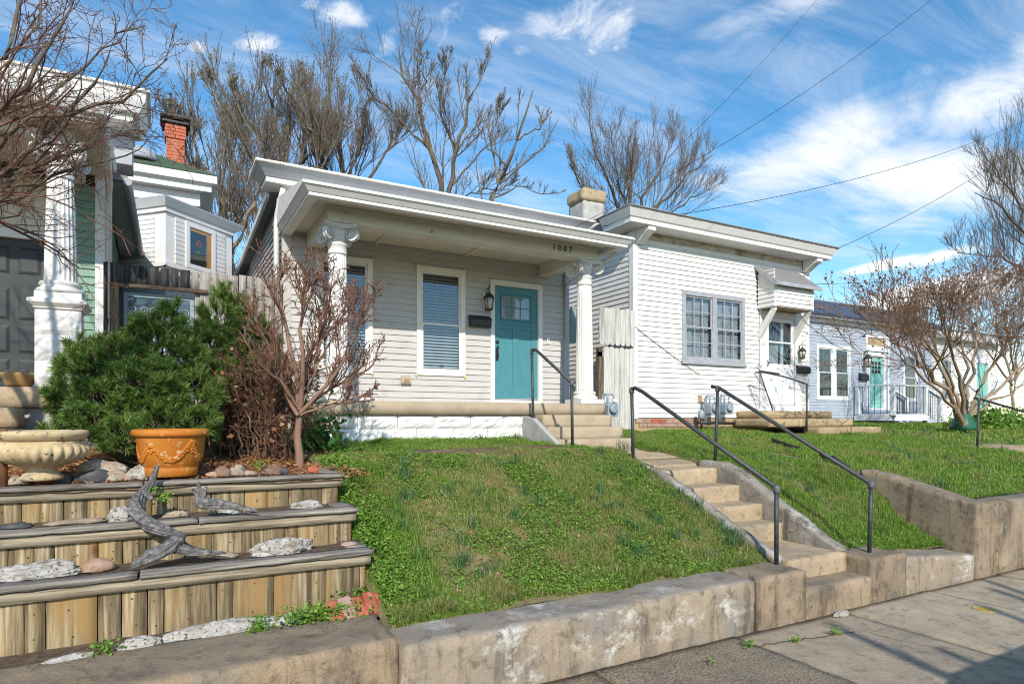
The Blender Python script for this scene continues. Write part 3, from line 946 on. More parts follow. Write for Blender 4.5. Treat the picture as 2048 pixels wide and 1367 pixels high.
# ------------------------------------------------------------------ column with a four-cornered scroll capital
def column(parent, cx, cy, z0, z1, r0, r1, plinth=True):
    H = z1 - z0
    cap = .235
    c = MB()
    zb = z0 + (.20 if plinth else .12)
    zt = z1 - cap
    prof = [(r0 * 1.02, zb), (r0, zb + .05)]
    for i in range(1, 13):
        t = i / 12
        prof.append((r0 + (r1 - r0) * (t ** 1.4), zb + .05 + (zt - .16 - zb - .05) * t))

    def flute(a, z):
        u = (a * 20 / (2 * PI)) % 1.0
        return 1 - .085 * math.sqrt(max(0, 1 - ((u - .5) / .40) ** 2)) if abs(u - .5) < .40 else 1.0
    c.lathe(prof, (cx, cy, 0), 160, flute, smooth=True)
    shaft = c.obj('column', M['old_white'], parent)
    b = MB()
    if plinth:
        b.box(cx - .235, cx + .235, cy - .235, cy + .235, z0 + .003, z0 + .075)
    s = r0
    zz = z0 + .075
    b.lathe([(s * 1.42, zz), (s * 1.50, zz + .025), (s * 1.42, zz + .05), (s * 1.2, zz + .06), (s * 1.18, zz + .085), (s * 1.30, zz + .10), (s * 1.24, zz + .125), (s * 1.03, zz + .14)], (cx, cy, 0), 40)
    b.obj('base', M['old_white'], shaft)
    n_ = MB()
    n_.lathe([(r1 * 1.02, zt - .165), (r1 * 1.10, zt - .155), (r1 * 1.10, zt - .145), (r1 * 1.03, zt - .135), (r1 * 1.05, zt - .05), (r1 * 1.14, zt - .04), (r1 * 1.14, zt - .02), (r1 * 1.0, zt - .01), (r1 * 1.0, zt + .02)], (cx, cy, 0), 48, lambda a, z: 1 + .022 * math.sin(a * 24) * (1 if zt - .13 < z < zt - .045 else 0))
    n_.obj('neck_band', M['old_white'], shaft)
    k = MB()
    k.lathe([(r1 * .98, zt - .01), (r1 * 1.02, zt + .06), (r1 * 1.25, zt + .13), (r1 * 1.35, zt + .18)], (cx, cy, 0), 32, lambda a, z: 1 + .05 * math.cos(a * 12) * (1 if z < zt + .1 else 0))
    # abacus with hollow sides
    A = r1 * 2.1
    pr = []
    for q in range(4):
        a0 = PI / 4 + q * PI / 2
        p0 = Vector((math.cos(a0), math.sin(a0))) * A * 1.22
        p1 = Vector((math.cos(a0 + PI / 2), math.sin(a0 + PI / 2))) * A * 1.22
        mid = (p0 + p1) / 2
        for i in range(8):
            t = i / 8
            p = p0.lerp(p1, t)
            p = p - mid.normalized() * math.sin(PI * t) * A * .20
            pr.append((cx + p.x, cy + p.y))
    k.prism(pr, 'z', z1 - .036, z1 - .002)
    k.prism([(cx + (x - cx) * .93, cy + (y - cy) * .93) for x, y in pr], 'z', z1 - .058, z1 - .037)
    for q in range(4):                         # small boss on each side
        a = q * PI / 2
        k.ball((cx + math.cos(a) * A * .72, cy + math.sin(a) * A * .72, z1 - .06), .032, 10)
    capital = k.obj('capital', M['old_white'], shaft)
    for q in range(4):
        a0 = PI / 4 + q * PI / 2
        d = Vector((math.cos(a0), math.sin(a0), 0))
        side = Vector((-d.y, d.x, 0))
        ctr = Vector((cx, cy, z1 - .138)) + d * (A * .98)
        v = MB()
        for sgn in (-1, 1):
            pts, rr = [], []
            for i in range(44):
                t = i / 43
                ang = PI * .5 + t * 2 * PI * 1.9
                rad = .092 * (1 - t) ** .8 + .010
                pts.append(ctr + d * (rad * math.cos(ang)) + Vector((0, 0, rad * math.sin(ang))) + side * sgn * (.018 + .012 * t))
                rr.append(.0125 * (1 - .4 * t))
            # run the scroll back in to the bell
            lead = [Vector((cx, cy, z1 - .052)) + d * (A * .35), Vector((cx, cy, z1 - .046)) + d * (A * .7)]
            v.tube([p + side * sgn * .018 for p in lead] + pts, [.012, .0125] + rr, 6)
            v.tube([ctr + side * sgn * .02, ctr + side * sgn * .04], [.017, .012], 8)
        # web of the scroll
        e = []
        for i in range(20):
            a = 2 * PI * i / 20
            e.append(ctr + d * (.074 * math.cos(a)) + Vector((0, 0, .074 * math.sin(a))))
        v.add([p - side * .016 for p in e] + [p + side * .016 for p in e], [tuple(range(20))[::-1], tuple(range(20, 40))] + [(i, (i + 1) % 20, 20 + (i + 1) % 20, 20 + i) for i in range(20)])
        v.obj('volute', M['old_white'], shaft)
    return shaft


def stack_loft(mb, rects):
    """rects: (x0,x1,y0,y1,z) from bottom to top, lofted into one closed solid"""
    vs, fs = [], []
    for (x0, x1, y0, y1, z) in rects:
        vs += [(x0, y0, z), (x1, y0, z), (x1, y1, z), (x0, y1, z)]
    for i in range(len(rects) - 1):
        for k in range(4):
            fs.append((i * 4 + k, i * 4 + (k + 1) % 4, (i + 1) * 4 + (k + 1) % 4, (i + 1) * 4 + k))
    n = len(rects) - 1
    fs += [(3, 2, 1, 0), (n * 4, n * 4 + 1, n * 4 + 2, n * 4 + 3)]
    return mb.add(vs, fs)


def rock_block(x0, x1, y, z0, z1, seed, depth=.035):
    """rock-faced block: rough pillow towards -y"""
    nx, nz = 9, 6
    vs, fs = [], []
    for j in range(nz + 1):
        for i in range(nx + 1):
            u, w_ = i / nx, j / nz
            edge = min(1, min(u, 1 - u) * 7) * min(1, min(w_, 1 - w_) * 4.5)
            x, z = x0 + (x1 - x0) * u, z0 + (z1 - z0) * w_
            d = edge * (depth * .5 + depth * 1.1 * (.5 + .5 * noise.noise(Vector((x * 9 + seed, z * 16, seed)))) + depth * .8 * noise.noise(Vector((x * 22, z * 34, seed))))
            vs.append((x, y - max(d, 0), z))
    for j in range(nz):
        for i in range(nx):
            a = j * (nx + 1) + i
            fs.append((a, a + 1, a + nx + 2, a + nx + 1))
    m = MB()
    m.add(vs, fs, False)
    m.box(x0, x1, y + .001, y + .10, z0, z1)
    return m


# ------------------------------------------------------------------ grey cottage 1007
HX0, HX1, HY = 1.60, 6.75, 10.0
h1 = thing('cottage', 'grey clapboard cottage numbered 1007 with teal door and two-column porch', 'house', (4.2, 10, -.35))
box('wall_core', M['dark_room'], h1, HX0 + .12, HX1 - .12, HY + .14, 17.8, -.36, 3.30)
W1 = (2.07, 2.96, .71, 2.545)
W2 = (3.708, 4.598, .715, 2.55)
DR = (5.09, 6.17, .24, 2.46)
clapboards(h1, 'x', HY, -1, HX0 + .10, HX1 - .10, .235, 2.87, .1025, [W1, W2, DR], M['siding'])
clapboards(h1, 'y', HX0, -1, HY + .02, 17.8, -.05, 3.42, .1025, [], M['siding'], ztop=lambda z: 10.0 + (3.46 - z) / .055)
MB().box(HX0 - .024, HX0 + .10, HY - .03, HY, -.3, 3.41).box(HX0 - .024, HX0 - .001, HY, HY + .10, -.3, 3.41).obj('corner_board', M['siding'], h1)
MB().box(HX1 - .10, HX1 + .024, HY - .03, HY, -.3, 3.41).box(HX1 + .001, HX1 + .024, HY, HY + 6, -.3, 3.3).obj('corner_board', M['siding'], h1)
box('frieze', M['siding'], h1, HX0 + .101, HX1 - .101, HY - .022, HY + .12, 2.885, 3.409)
# main cornice and roof
mb = MB()
stack_loft(mb, [(1.30, 6.88, 9.64, 10.14, 3.412), (1.30, 6.88, 9.64, 10.14, 3.475)])
mb.obj('cornice_band', M['trim'], h1)
mb = MB()
stack_loft(mb, [(1.285, 6.895, 9.622, 10.14, 3.477), (1.27, 6.91, 9.60, 10.14, 3.50), (1.19, 6.99, 9.50, 10.14, 3.59), (1.17, 7.01, 9.48, 10.14, 3.605)])
mb.obj('cornice', M['fascia'], h1)
rough_box(1.14, 7.03, 9.455, 10.3, 3.607, 3.648, .08, .003, 6, 3, .004).obj('roof_edge', M['roof_edge'], h1)
for i in range(7):
    box('soffit_board', M['trim'], h1, 1.302 + .001, 6.87, 9.645 + i * .05, 9.645 + i * .05 + .046, 3.402, 3.411)
MB().prism([(10.10, 3.40), (10.10, 3.47), (17.9, 3.04), (17.9, 2.97)], 'x', 1.42, 6.95).obj('roof', M['roof_grey'], h1)
MB().prism([(10.16, 3.34), (10.16, 3.44), (17.9, 3.01), (17.9, 2.91)], 'x', 1.375, 1.418).obj('rake_board', M['trim'], h1)
# porch: slab, foundation, roof, beams, ceiling
rough_box(1.72, 6.47, 8.45, 9.975, .045, .233, .08, .002, 3, 60, .006).obj('porch_slab', M['porch_slab'], h1)
box('footing', M['grey_plaster'], h1, 1.78, 6.42, 8.62, 9.96, -.6, .043)
bx_ = 1.76
k = 0
for row, (za, zb) in enumerate([(-.155, .040), (-.36, -.158)]):
    x = 1.76 - (.28 if row else 0)
    while x < 5.02:
        xe = min(x + .562, 5.03)
        if xe - max(x, 1.76) > .05:
            rock_block(max(x, 1.76), xe - .006, 8.52, za, zb, k * 3.1, .028).obj('foundation_block', M['white_block'], h1)
        x += .565
        k += 1
for k, (y, z, xl, xr) in enumerate([(8.15, .047, 5.07, 6.37), (7.85, -.135, 4.97, 6.36), (7.55, -.31, 4.96, 6.30)]):
    rough_box(xl, xr, y, 8.44 if k == 0 else y + .34, z - .2, z, .06, .002, 4, 70 + k, .008).obj('porch_step', M['porch_slab'], h1)
MB().prism([(8.44, -.42), (8.44, .03), (8.15, -.01), (7.50, -.36), (7.50, -.42)], 'x', 4.87, 4.955).obj('step_cheek', M['grey_plaster'], h1, .01)
mb = MB()
stack_loft(mb, [(1.575, 6.58, 8.01, 9.6, 2.75), (1.575, 6.58, 8.01, 9.6, 2.792)])
stack_loft(mb, [(1.560, 6.595, 7.995, 9.6, 2.794), (1.50, 6.655, 7.94, 9.6, 2.862)])
stack_loft(mb, [(1.485, 6.67, 7.925, 9.6, 2.864), (1.485, 6.67, 7.925, 9.6, 2.886)])
# hollow underneath: the cornice is a ring, closed above by the roof
mb = MB()
for (zz0, zz1, o0, o1) in ((2.75, 2.792, .0, .0), (2.794, 2.862, .012, .072), (2.864, 2.887, .086, .086)):
    def ring(z, o):
        return [(1.575 - o, 9.97, z), (1.575 - o, 8.01 - o, z), (6.58 + o, 8.01 - o, z), (6.58 + o, 9.97, z)], [(1.70, 9.97, z), (1.70, 8.13, z), (6.46, 8.13, z), (6.46, 9.97, z)]
    oa, ia = ring(zz0, o0)
    ob, ib = ring(zz1, o1)
    vs = oa + ia + ob + ib
    fs = []
    for q in range(3):
        fs += [(q, q + 1, 8 + q + 1, 8 + q), (4 + q + 1, 4 + q, 12 + q, 12 + q + 1), (q + 1, q, 4 + q, 4 + q + 1), (8 + q, 8 + q + 1, 12 + q + 1, 12 + q)]
    fs += [(0, 8, 12, 4), (3, 7, 15, 11)]
    mb.add(vs, fs)
mb.obj('porch_cornice', M['trim'], h1)
MB().prism([(7.95, 2.888), (7.95, 2.91), (9.98, 3.28), (9.98, 2.888)], 'x', 1.49, 6.66).obj('porch_roof', M['roof_edge'], h1)
box('porch_ceiling', M['ceiling'], h1, 1.702, 6.458, 8.132, 9.972, 2.825, 2.885)
for x in (3.02, 4.6):
    MB().obox((x, 9.36, 2.813), (.07, 1.2, .022)).obj('ceiling_batten', M['ceiling'], h1)
mb = MB()
mb.box(1.93, 6.34, 8.50, 8.77, 2.618, 2.823)
mb.obj('porch_beam', M['beam'], h1, .006)
for x0, x1 in ((1.93, 2.18), (6.09, 6.34)):
    box('side_beam', M['beam'], h1, x0 + .002, x1 - .002, 8.772, 9.97, 2.615, 2.823, .006)
box('bed_moulding', M['beam'], h1, 1.90, 6.37, 8.472, 8.499, 2.795, 2.823, .006)
column(h1, 2.09, 8.69, .233, 2.616, .150, .118)
column(h1, 6.21, 8.69, .233, 2.616, .150, .118)
digits('1007', .135, 5.48, 8.492, 2.722, .105, M['black'], h1)
MB().tube([(3.38, 8.492, 2.69), (3.38, 8.47, 2.685), (3.385, 8.465, 2.665), (3.38, 8.475, 2.65)], .006, 6).obj('hook', M['black'], h1)


# windows with blinds
def hung_window(parent, x0, x1, z0, z1, y, mcase, msash, meet=.5, with_blind=True, nx=(1, 1), nz=(1, 1), cw=.085, sw=.035, blind_m=None, name='window', curtain=False, pitch=.052):
    w_ = casing(MB(), x0, x1, z0, z1, cw, y - .040, y + .02).obj(name, mcase, parent, .004)
    xi0, xi1, zi0, zi1 = x0 + cw - .002, x1 - cw + .002, z0 + cw - .002, z1 - cw + .002
    zm = zi0 + (zi1 - zi0) * meet
    sash(MB(), xi0, xi1, zm - .012, zi1, sw, y - .012, y + .016, nx[0], nz[0]).obj('sash', msash, w_, .002)
    sash(MB(), xi0, xi1, zi0, zm + .02, sw, y - .032, y - .013, nx[1], nz[1]).obj('sash', msash, w_, .002)
    box('pane', M['glass'], w_, xi0 + sw, xi1 - sw, y + .002, y + .005, zm + .02, zi1 - sw)
    box('pane', M['glass'], w_, xi0 + sw, xi1 - sw, y - .023, y - .020, zi0 + sw, zm - .012)
    if with_blind:
        blind(MB(), xi0 + .015, xi1 - .015, zi0 + .09, zi1 - .012, y + .055, pitch, pitch * .42).obj('blind', blind_m or M['blind'], w_)
        MB().tube([(xi0 + .3, y + .024, zi1 - .06), (xi0 + .3, y + .024, zm)], .003, 5).obj('blind_cord', M['blind'], w_)
    if curtain:
        v, nn = [], 60
        for i in range(nn + 1):
            xx = xi0 + (xi1 - xi0) * i / nn
            yy = y + .07 + .016 * math.sin(i * 1.3) + .008 * math.sin(i * .5)
            v += [(xx, yy, zi0), (xx, yy, zi1)]
        MB().add(v, [(2 * i, 2 * i + 2, 2 * i + 3, 2 * i + 1) for i in range(nn)], True).obj('curtain', M['curtain'], w_)
    return w_


for (x0, x1, z0, z1) in (W1, W2):
    w_ = hung_window(h1, x0, x1, z0, z1, HY - .004, M['cream_trim'], M['trim'], .47)
# tan sealant blotches at the casing corners
for (x0, x1, z0, z1) in (W1, W2, (DR[0], DR[1], DR[2] + .02, DR[3])):
    for (x, z) in ((x0, z0), (x1, z0), (x0, z1), (x1, z1)):
        mb = MB()
        for q in range(4):
            mb.obox((x + rnd.uniform(-.012, .012), HY - .030 + q * .001, z + rnd.uniform(-.02, .02)), (rnd.uniform(.012, .03), .020, rnd.uniform(.02, .06)))
        mb.obj('sealant', M['caulk'], h1)
# front door
dc = MB()
dc.box(DR[0], DR[0] + .085, HY - .042, HY + .10, .25, DR[3])
dc.box(DR[1] - .085, DR[1], HY - .042, HY + .10, .25, DR[3])
dc.box(DR[0] + .085, DR[1] - .085, HY - .040, HY + .10, DR[3] - .095, DR[3])
dc.box(DR[0] + .02, DR[1] - .02, HY - .055, HY + .10, .236, .322)
dc.obj('door_casing', M['trim'], h1, .004)
dx0, dx1, dz0, dz1 = DR[0] + .087, DR[1] - .087, .335, DR[3] - .097
door = box('door', M['teal'], h1, dx0, dx1, HY + .022, HY + .062, dz0, dz1)
dm = MB()                                     # stiles, rails proud of the panels
W_ = dx1 - dx0
sy0, sy1 = HY + .006, HY + .0215
dm.box(dx0, dx0 + .125, sy0, sy1, dz0, dz1)
dm.box(dx1 - .125, dx1, sy0, sy1, dz0, dz1)
dm.box(dx0 + .125, dx1 - .125, sy0, sy1, dz0, dz0 + .24)
dm.box(dx0 + .125, dx1 - .125, sy0, sy1, dz1 - .13, dz1)
dm.box(dx0 + .125, dx1 - .125, sy0, sy1, 1.60, 1.74)
dm.box(dx0 + W_ / 2 - .065, dx0 + W_ / 2 + .065, sy0, sy1, dz0 + .24, 1.60)
dm.box(dx0 + .125, dx1 - .125, sy0 - .012, sy1, 1.675, 1.735)
dm.obj('stile', M['teal'], door, .004)
sm_ = MB()
gx0, gx1, gz0, gz1 = dx0 + .145, dx1 - .145, 1.775, dz1 - .15
sash(sm_, gx0, gx1, gz0, gz1, .018, HY + .002, HY + .02, 3, 2, .022)
sm_.obj('glazing_bar', M['teal'], door)
for i in range(3):
    for j in range(2):
        wx, wz = (gx1 - gx0 - .036) / 3, (gz1 - gz0 - .036) / 2
        box('pane', M['glass'], door, gx0 + .018 + i * wx + .012, gx0 + .018 + (i + 1) * wx - .012, HY + .010, HY + .014, gz0 + .018 + j * wz + .012, gz0 + .018 + (j + 1) * wz - .012)
box('door_blind', M['curtain'], door, gx0 + .02, gx1 - .02, HY + .0155, HY + .0205, gz0 + .02, gz1 - .02)
MB().lathe([(.028, 0), (.032, .01), (.028, .03), (.001, .034)], (0, 0, 0), 16).obj('tmp', M['black'], None)
tmp = bpy.data.objects['tmp']
me = tmp.data
bpy.data.objects.remove(tmp)
me.transform(Matrix.Rotation(PI / 2, 4, 'X'))
link('deadbolt', me, door, (dx0 + .06, HY + .004, 1.36))
hm = MB()
hm.box(dx0 + .035, dx0 + .085, HY - .006, HY + .005, 1.02, 1.24)
hm.tube([(dx0 + .06, HY - .006, 1.22), (dx0 + .06, HY - .05, 1.19), (dx0 + .06, HY - .05, 1.08), (dx0 + .06, HY - .006, 1.05)], .010, 8)
hm.ball((dx0 + .06, HY - .03, 1.265), .022)
hm.obj('handle', M['black'], door)
box('threshold', M['black'], door, dx0, dx1, HY - .02, HY + .04, .323, .336)
# downspouts
MB().tube([(1.55, 9.72, 3.36), (1.52, 9.75, 3.22), (1.50, 9.93, 3.05), (1.49, 9.96, 2.92), (1.49, 9.96, -.2)], .040, 10).obj('downspout', M['trim'], h1)
mb = MB()
mb.box(6.64, 6.72, 9.90, 9.965, .06, 2.75)
mb.obj('downspout', M['fascia'], h1, .01)
MB().tube([(6.60, 8.3, 2.75), (6.62, 8.9, 2.62), (6.66, 9.7, 2.55), (6.68, 9.93, 2.45), (6.68, 9.93, 2.3)], .03, 8).obj('gutter_elbow', M['trim'], h1)

# things fixed to the front of the cottage
lm = thing('wall_lantern', 'dark carriage lantern left of the teal door', 'lamp', (5.0, 9.97, 2.05), 'wall lamps beside front doors')


def lantern(root, x, y, z, s=1.0):
    mb = MB()
    mb.box(x - .055 * s, x + .055 * s, y - .004, y + .014, z - .09 * s, z + .13 * s)
    mb.obj('backplate', M['trim'], root)
    yy = y - .10 * s
    mb = MB()
    mb.tube([(x, y, z + .06 * s), (x, y - .03 * s, z + .19 * s), (x, y - .085 * s, z + .21 * s), (x, yy, z + .16 * s), (x, yy, z + .12 * s)], .008 * s, 8)
    mb.tube([(x + .0, yy, z + .20 * s), (x + .02, yy, z + .235 * s), (x, yy, z + .26 * s)], .006 * s, 6)
    mb.obj('arm', M['black'], root)
    mb = MB()
    mb.lathe([(.085 * s, .045 * s), (.09 * s, .055 * s), (.05 * s, .10 * s), (.02 * s, .13 * s), (.001, .135 * s)], (x, yy, z), 8)
    mb.lathe([(.03 * s, -.145 * s), (.058 * s, -.135 * s), (.058 * s, -.12 * s)], (x, yy, z), 8)
    for q in range(4):
        a = PI / 4 + q * PI / 2
        mb.tube([(x + .052 * s * math.cos(a), yy + .052 * s * math.sin(a), z - .125 * s), (x + .074 * s * math.cos(a), yy + .074 * s * math.sin(a), z + .05 * s)], .006 * s, 5)
    mb.obj('frame', M['black'], root)
    MB().lathe([(.046 * s, -.12 * s), (.066 * s, .045 * s)], (x, yy, z), 12).obj('lamp_glass', M['lamp_glass'], root)


lantern(lm, 5.0, 9.965, 2.04, 1.15)
mbx = thing('mailbox', 'black metal mailbox on grey siding beside the teal door', 'mailbox', (4.86, 9.96, 1.6), 'mailboxes by front doors')


def mailbox(root, x0, x1, y, z0, z1):
    h = z1 - z0
    MB().prism([(y, z0), (y - .085, z0), (y - .105, z0 + .03), (y - .105, z0 + .62 * h), (y, z0 + .72 * h)], 'x', x0, x1).obj('body', M['black'], root, .004)
    MB().prism([(y, z0 + .73 * h), (y - .112, z0 + .60 * h), (y - .118, z0 + .66 * h), (y - .03, z1), (y, z1)], 'x', x0 - .006, x1 + .006).obj('lid', M['black'], root, .003)


mailbox(mbx, 4.665, 5.06, 9.968, 1.585, 1.79)
ob = thing('outlet_cover', 'tan plastic weather cover on the lower grey siding', 'outlet cover', (3.5, 9.97, .62))
mb = MB()
mb.prism([(9.978, .56), (9.93, .555), (9.915, .58), (9.925, .68), (9.978, .70)], 'x', 3.43, 3.60)
mb.obj('hood', M['vinyl'], ob, .01)
box('flap', M['clay_bowl'], ob, 3.47, 3.56, 9.908, 9.914, .585, .65)
db = thing('porch_bell', 'small white bell button cover right of the teal door', 'doorbell', (6.30, 9.97, 1.45))
MB().box(6.27, 6.33, 9.962, 9.978, 1.38, 1.5).obj('plate', M['trim'], db, .006)
MB().ball((6.30, 9.955, 1.455), .018).obj('button', M['vinyl'], db)
# ------------------------------------------------------------------ white house to the right
AX0, AX1 = 8.36, 13.82
h2 = thing('white_house', 'white clapboard house with grey twin window, bracketed cornice and hooded side door', 'house', (11, 10, -.25))
box('wall_core', M['dark_room'], h2, AX0 + .10, AX1 - .10, 10.16, 19.8, -.3, 3.84)
V1 = (9.67, 11.57, 1.20, 2.71)
D2 = (12.06, 13.56, .16, 2.56)
HB = (11.98, 13.42, 2.52, 3.40)
clapboards(h2, 'x', HY, -1, AX0 + .09, AX1 - .09, .0, 3.66, .1047, [(V1[0], V1[1], V1[2], V1[3]), D2, HB], M['white_siding'])
clapboards(h2, 'y', AX0, -1, HY + .10, 19.8, -.03, 3.78, .1047, [], M['white_siding'])
MB().box(AX0 - .03, AX0 + .09, HY - .032, HY, -.02, 3.79).box(AX0 - .03, AX0 - .001, HY, HY + .10, -.02, 3.79).obj('corner_board', M['trim'], h2)
MB().box(AX1 - .09, AX1 + .03, HY - .032, HY, -.02, 3.79).box(AX1 + .001, AX1 + .03, HY, HY + 8, -.02, 3.79).obj('corner_board', M['trim'], h2)
box('frieze', M['stained'], h2, AX0 + .091, AX1 - .091, HY - .016, HY + .12, 3.664, 3.80)
box('foundation', M['stone_step'], h2, AX0 + .02, AX1 - .02, HY + .005, HY + .2, -.6, -.012)
for k in range(16):
    x = AX0 + .05 + k * .205
    red = k in (2, 3, 6, 8)
    for r_ in range(2):
        box('brick', M['brick'] if red and r_ == 0 else M['rock_pink'] if k < 11 else M['stone_step'], h2, x + (.1 if r_ else 0), x + .195 + (.1 if r_ else 0), HY - .02 + rnd.uniform(-.004, .004), HY + .004, -.105 - r_ * .085, -.026 - r_ * .085)
mb = MB()
stack_loft(mb, [(7.90, 14.06, 9.53, 10.4, 3.80), (7.90, 14.06, 9.53, 10.4, 3.885), (7.87, 14.09, 9.50, 10.4, 3.90), (7.80, 14.16, 9.43, 10.4, 4.02), (7.79, 14.17, 9.42, 10.4, 4.045)])
mb.obj('cornice', M['trim'], h2)
rough_box(7.76, 14.20, 9.39, 10.6, 4.046, 4.075, .1, .003, 5, 9, .004).obj('roof_edge', M['roof_grey'], h2)
MB().prism([(10.40, 3.82), (10.40, 4.03), (19.9, 3.5), (19.9, 3.3)], 'x', 7.93, 14.05).obj('roof', M['roof_grey'], h2)
for x in (AX0 + .02, AX1 - .23):
    MB().prism([(9.965, 3.80), (9.56, 3.80), (9.56, 3.71), (9.70, 3.66), (9.88, 3.54), (9.965, 3.52)], 'x', x, x + .20).obj('bracket', M['trim'], h2, .012)
# chimney
ch = rough_box(8.56, 9.16, 12.0, 12.62, 3.4, 5.06, .08, .008, 5, 12, .01).obj('chimney', M['grey_plaster'], h2)
rough_box(8.51, 9.21, 11.95, 12.67, 5.06, 5.36, .06, .018, 6, 15, .05).obj('chimney_cap', M['conc_step'], ch)
# twin window
wt_ = casing(MB(), V1[0], V1[1], V1[2], V1[3], .085, HY - .045, HY + .02)
wt_.box(10.56, 10.68, HY - .042, HY + .02, V1[2] + .085, V1[3] - .085)
wt_.box(V1[0] - .03, V1[1] + .03, HY - .075, HY - .005, V1[2] - .05, V1[2] + .012)
w2 = wt_.obj('window', M['grey_win'], h2, .005)
for (a, b) in ((V1[0] + .085, 10.56), (10.68, V1[1] - .085)):
    zi0, zi1 = V1[2] + .085, V1[3] - .085
    zm = (zi0 + zi1) / 2
    sash(MB(), a, b, zm - .01, zi1, .035, HY - .012, HY + .014, 3, 2, .020).obj('sash', M['grey_win'], w2)
    sash(MB(), a, b, zi0, zm + .02, .035, HY - .032, HY - .012, 3, 2, .020).obj('sash', M['grey_win'], w2)
    box('pane', M['glass'], w2, a + .03, b - .03, HY + .0, HY + .002, zm + .02, zi1 - .03)
    box('pane', M['glass'], w2, a + .03, b - .03, HY - .022, HY - .020, zi0 + .03, zm - .01)
    vv = []
    for i in range(41):
        x = a + (b - a) * i / 40
        y = HY + .09 + .004 * math.sin(i * .8)
        vv += [(x, y, zi0), (x, y, zi1)]
    MB().add(vv, [(2 * i, 2 * i + 2, 2 * i + 3, 2 * i + 1) for i in range(40)], True).obj('curtain', M['curtain'], w2)
# hooded door
mb = MB()
mb.box(12.08, 12.29, HY - .045, HY + .08, .16, 2.50)
mb.box(13.31, 13.54, HY - .045, HY + .08, .16, 2.50)
mb.box(12.29, 13.31, HY - .043, HY + .08, 2.36, 2.50)
mb.box(12.05, 13.56, HY - .07, HY + .08, .10, .158)
mb.box(12.29, 13.31, HY - .02, HY + .08, .16, .30)
mb.obj('door_frame', M['trim'], h2, .005)
d2 = MB()
sash(d2, 12.30, 13.30, .305, 2.355, .10, HY - .018, HY + .018)
d2.box(12.40, 13.20, HY - .014, HY + .012, .405, 1.16)
d2.box(12.40, 13.20, HY - .018, HY + .018, 1.16, 1.27)
d2.box(12.40, 13.20, HY - .018, HY + .018, 1.76, 1.80)
sd = d2.obj('storm_door', M['trim'], h2, .004)
kp = MB()
kp.box(12.42, 13.18, HY - .020, HY - .0155, .43, 1.13)
kp.obj('kick_panel', M['storm_white'], sd, .003)
for i in range(3):
    MB().tube([(12.62 + i * .18 + .05 * math.cos(a), HY - .021, .58 + .05 * math.sin(a)) for a in np.linspace(PI, 2 * PI, 9)], .004, 5).obj('ornament', M['storm_white'], sd)
box('pane', M['glass'], sd, 12.40, 13.20, HY + .0, HY + .003, 1.27, 1.76)
box('pane', M['glass'], sd, 12.40, 13.20, HY + .0, HY + .003, 1.80, 2.255)
box('inner_door', M['curtain'], sd, 12.42, 12.82, HY + .06, HY + .09, .31, 1.78)
box('inner_frame', M['trim'], sd, 12.93, 13.02, HY + .07, HY + .10, .31, 2.3)
MB().tube([(12.33, HY - .02, 1.33), (12.33, HY - .06, 1.31), (12.33, HY - .06, 1.22), (12.33, HY - .02, 1.2)], .010, 6).obj('handle', M['black'], sd)
digits('1009', .085, 12.11, HY - .047, 1.70, .05, M['grey_plaster'], h2, .002)
hd = MB()
hd.box(12.02, 13.36, 9.50, 9.53, 2.50, 3.02)
hd.box(12.02, 12.05, 9.531, 9.975, 2.50, 3.02)
hd.box(13.33, 13.36, 9.531, 9.975, 2.50, 3.02)
hd.prism([(9.53, 3.02), (9.975, 3.02), (9.975, 3.38)], 'x', 12.025, 12.05)
hd.prism([(9.53, 3.02), (9.975, 3.02), (9.975, 3.38)], 'x', 13.33, 13.355)
hood = hd.obj('door_hood', M['white_siding'], h2)
hm_ = clapboards(hood, 'x', 9.50, -1, 12.05, 13.33, 2.52, 3.01, .1, [], M['white_siding'])
clapboards(hood, 'y', 12.02, -1, 9.51, 9.97, 2.52, 3.34, .1, [], M['white_siding'])
rf = MB().prism([(9.38, 2.985), (9.38, 3.03), (9.975, 3.50), (9.975, 3.42)], 'x', 11.93, 13.45).obj('hood_roof', M['roof_grey'], hood)
MB().prism([(9.36, 2.95), (9.36, 3.035), (9.975, 3.52), (9.975, 3.42), (9.40, 2.95)], 'x', 11.90, 11.927).obj('barge_board', M['grey_win'], hood)
box('hood_fascia', M['grey_win'], hood, 11.93, 13.47, 9.352, 9.378, 2.955, 3.035)
box('hood_underside', M['tan_stain'], hood, 12.06, 13.32, 9.54, 9.97, 2.52, 2.545)
for x in (12.04, 13.24):
    MB().prism([(9.97, 1.80), (9.97, 2.06), (9.62, 2.498), (9.54, 2.498), (9.54, 2.44)], 'x', x, x + .085).obj('hood_bracket', M['trim'], hood, .006)
st2 = thing('side_steps', 'broad tan limestone steps below the white storm door', 'steps', (12.4, 9.2, -.3))
k = 0
for (x0, x1, y, za, zb) in [(11.3, 13.75, 9.30, -.02, .155), (11.15, 14.05, 8.95, -.20, -.022), (12.3, 14.55, 8.60, -.38, -.202)]:
    n_ = 3 if k < 2 else 2
    for i in range(n_):
        a = x0 + (x1 - x0) * i / n_
        b = x0 + (x1 - x0) * (i + 1) / n_ - .012
        rough_box(a, b, y + rnd.uniform(-.01, .01), y + (.66 if k == 0 else .95 if k == 1 else .40), za, zb, .07, .007, 5, 80 + k * 5 + i, .014).obj('stone_slab', M['stone_step'], st2)
    k += 1
ml2 = thing('mailbox', 'black metal mailbox on white siding beside the white storm door', 'mailbox', (13.6, 9.97, 1.1), 'mailboxes by front doors')
mailbox(ml2, 13.34, 13.76, 9.968, 1.07, 1.26)
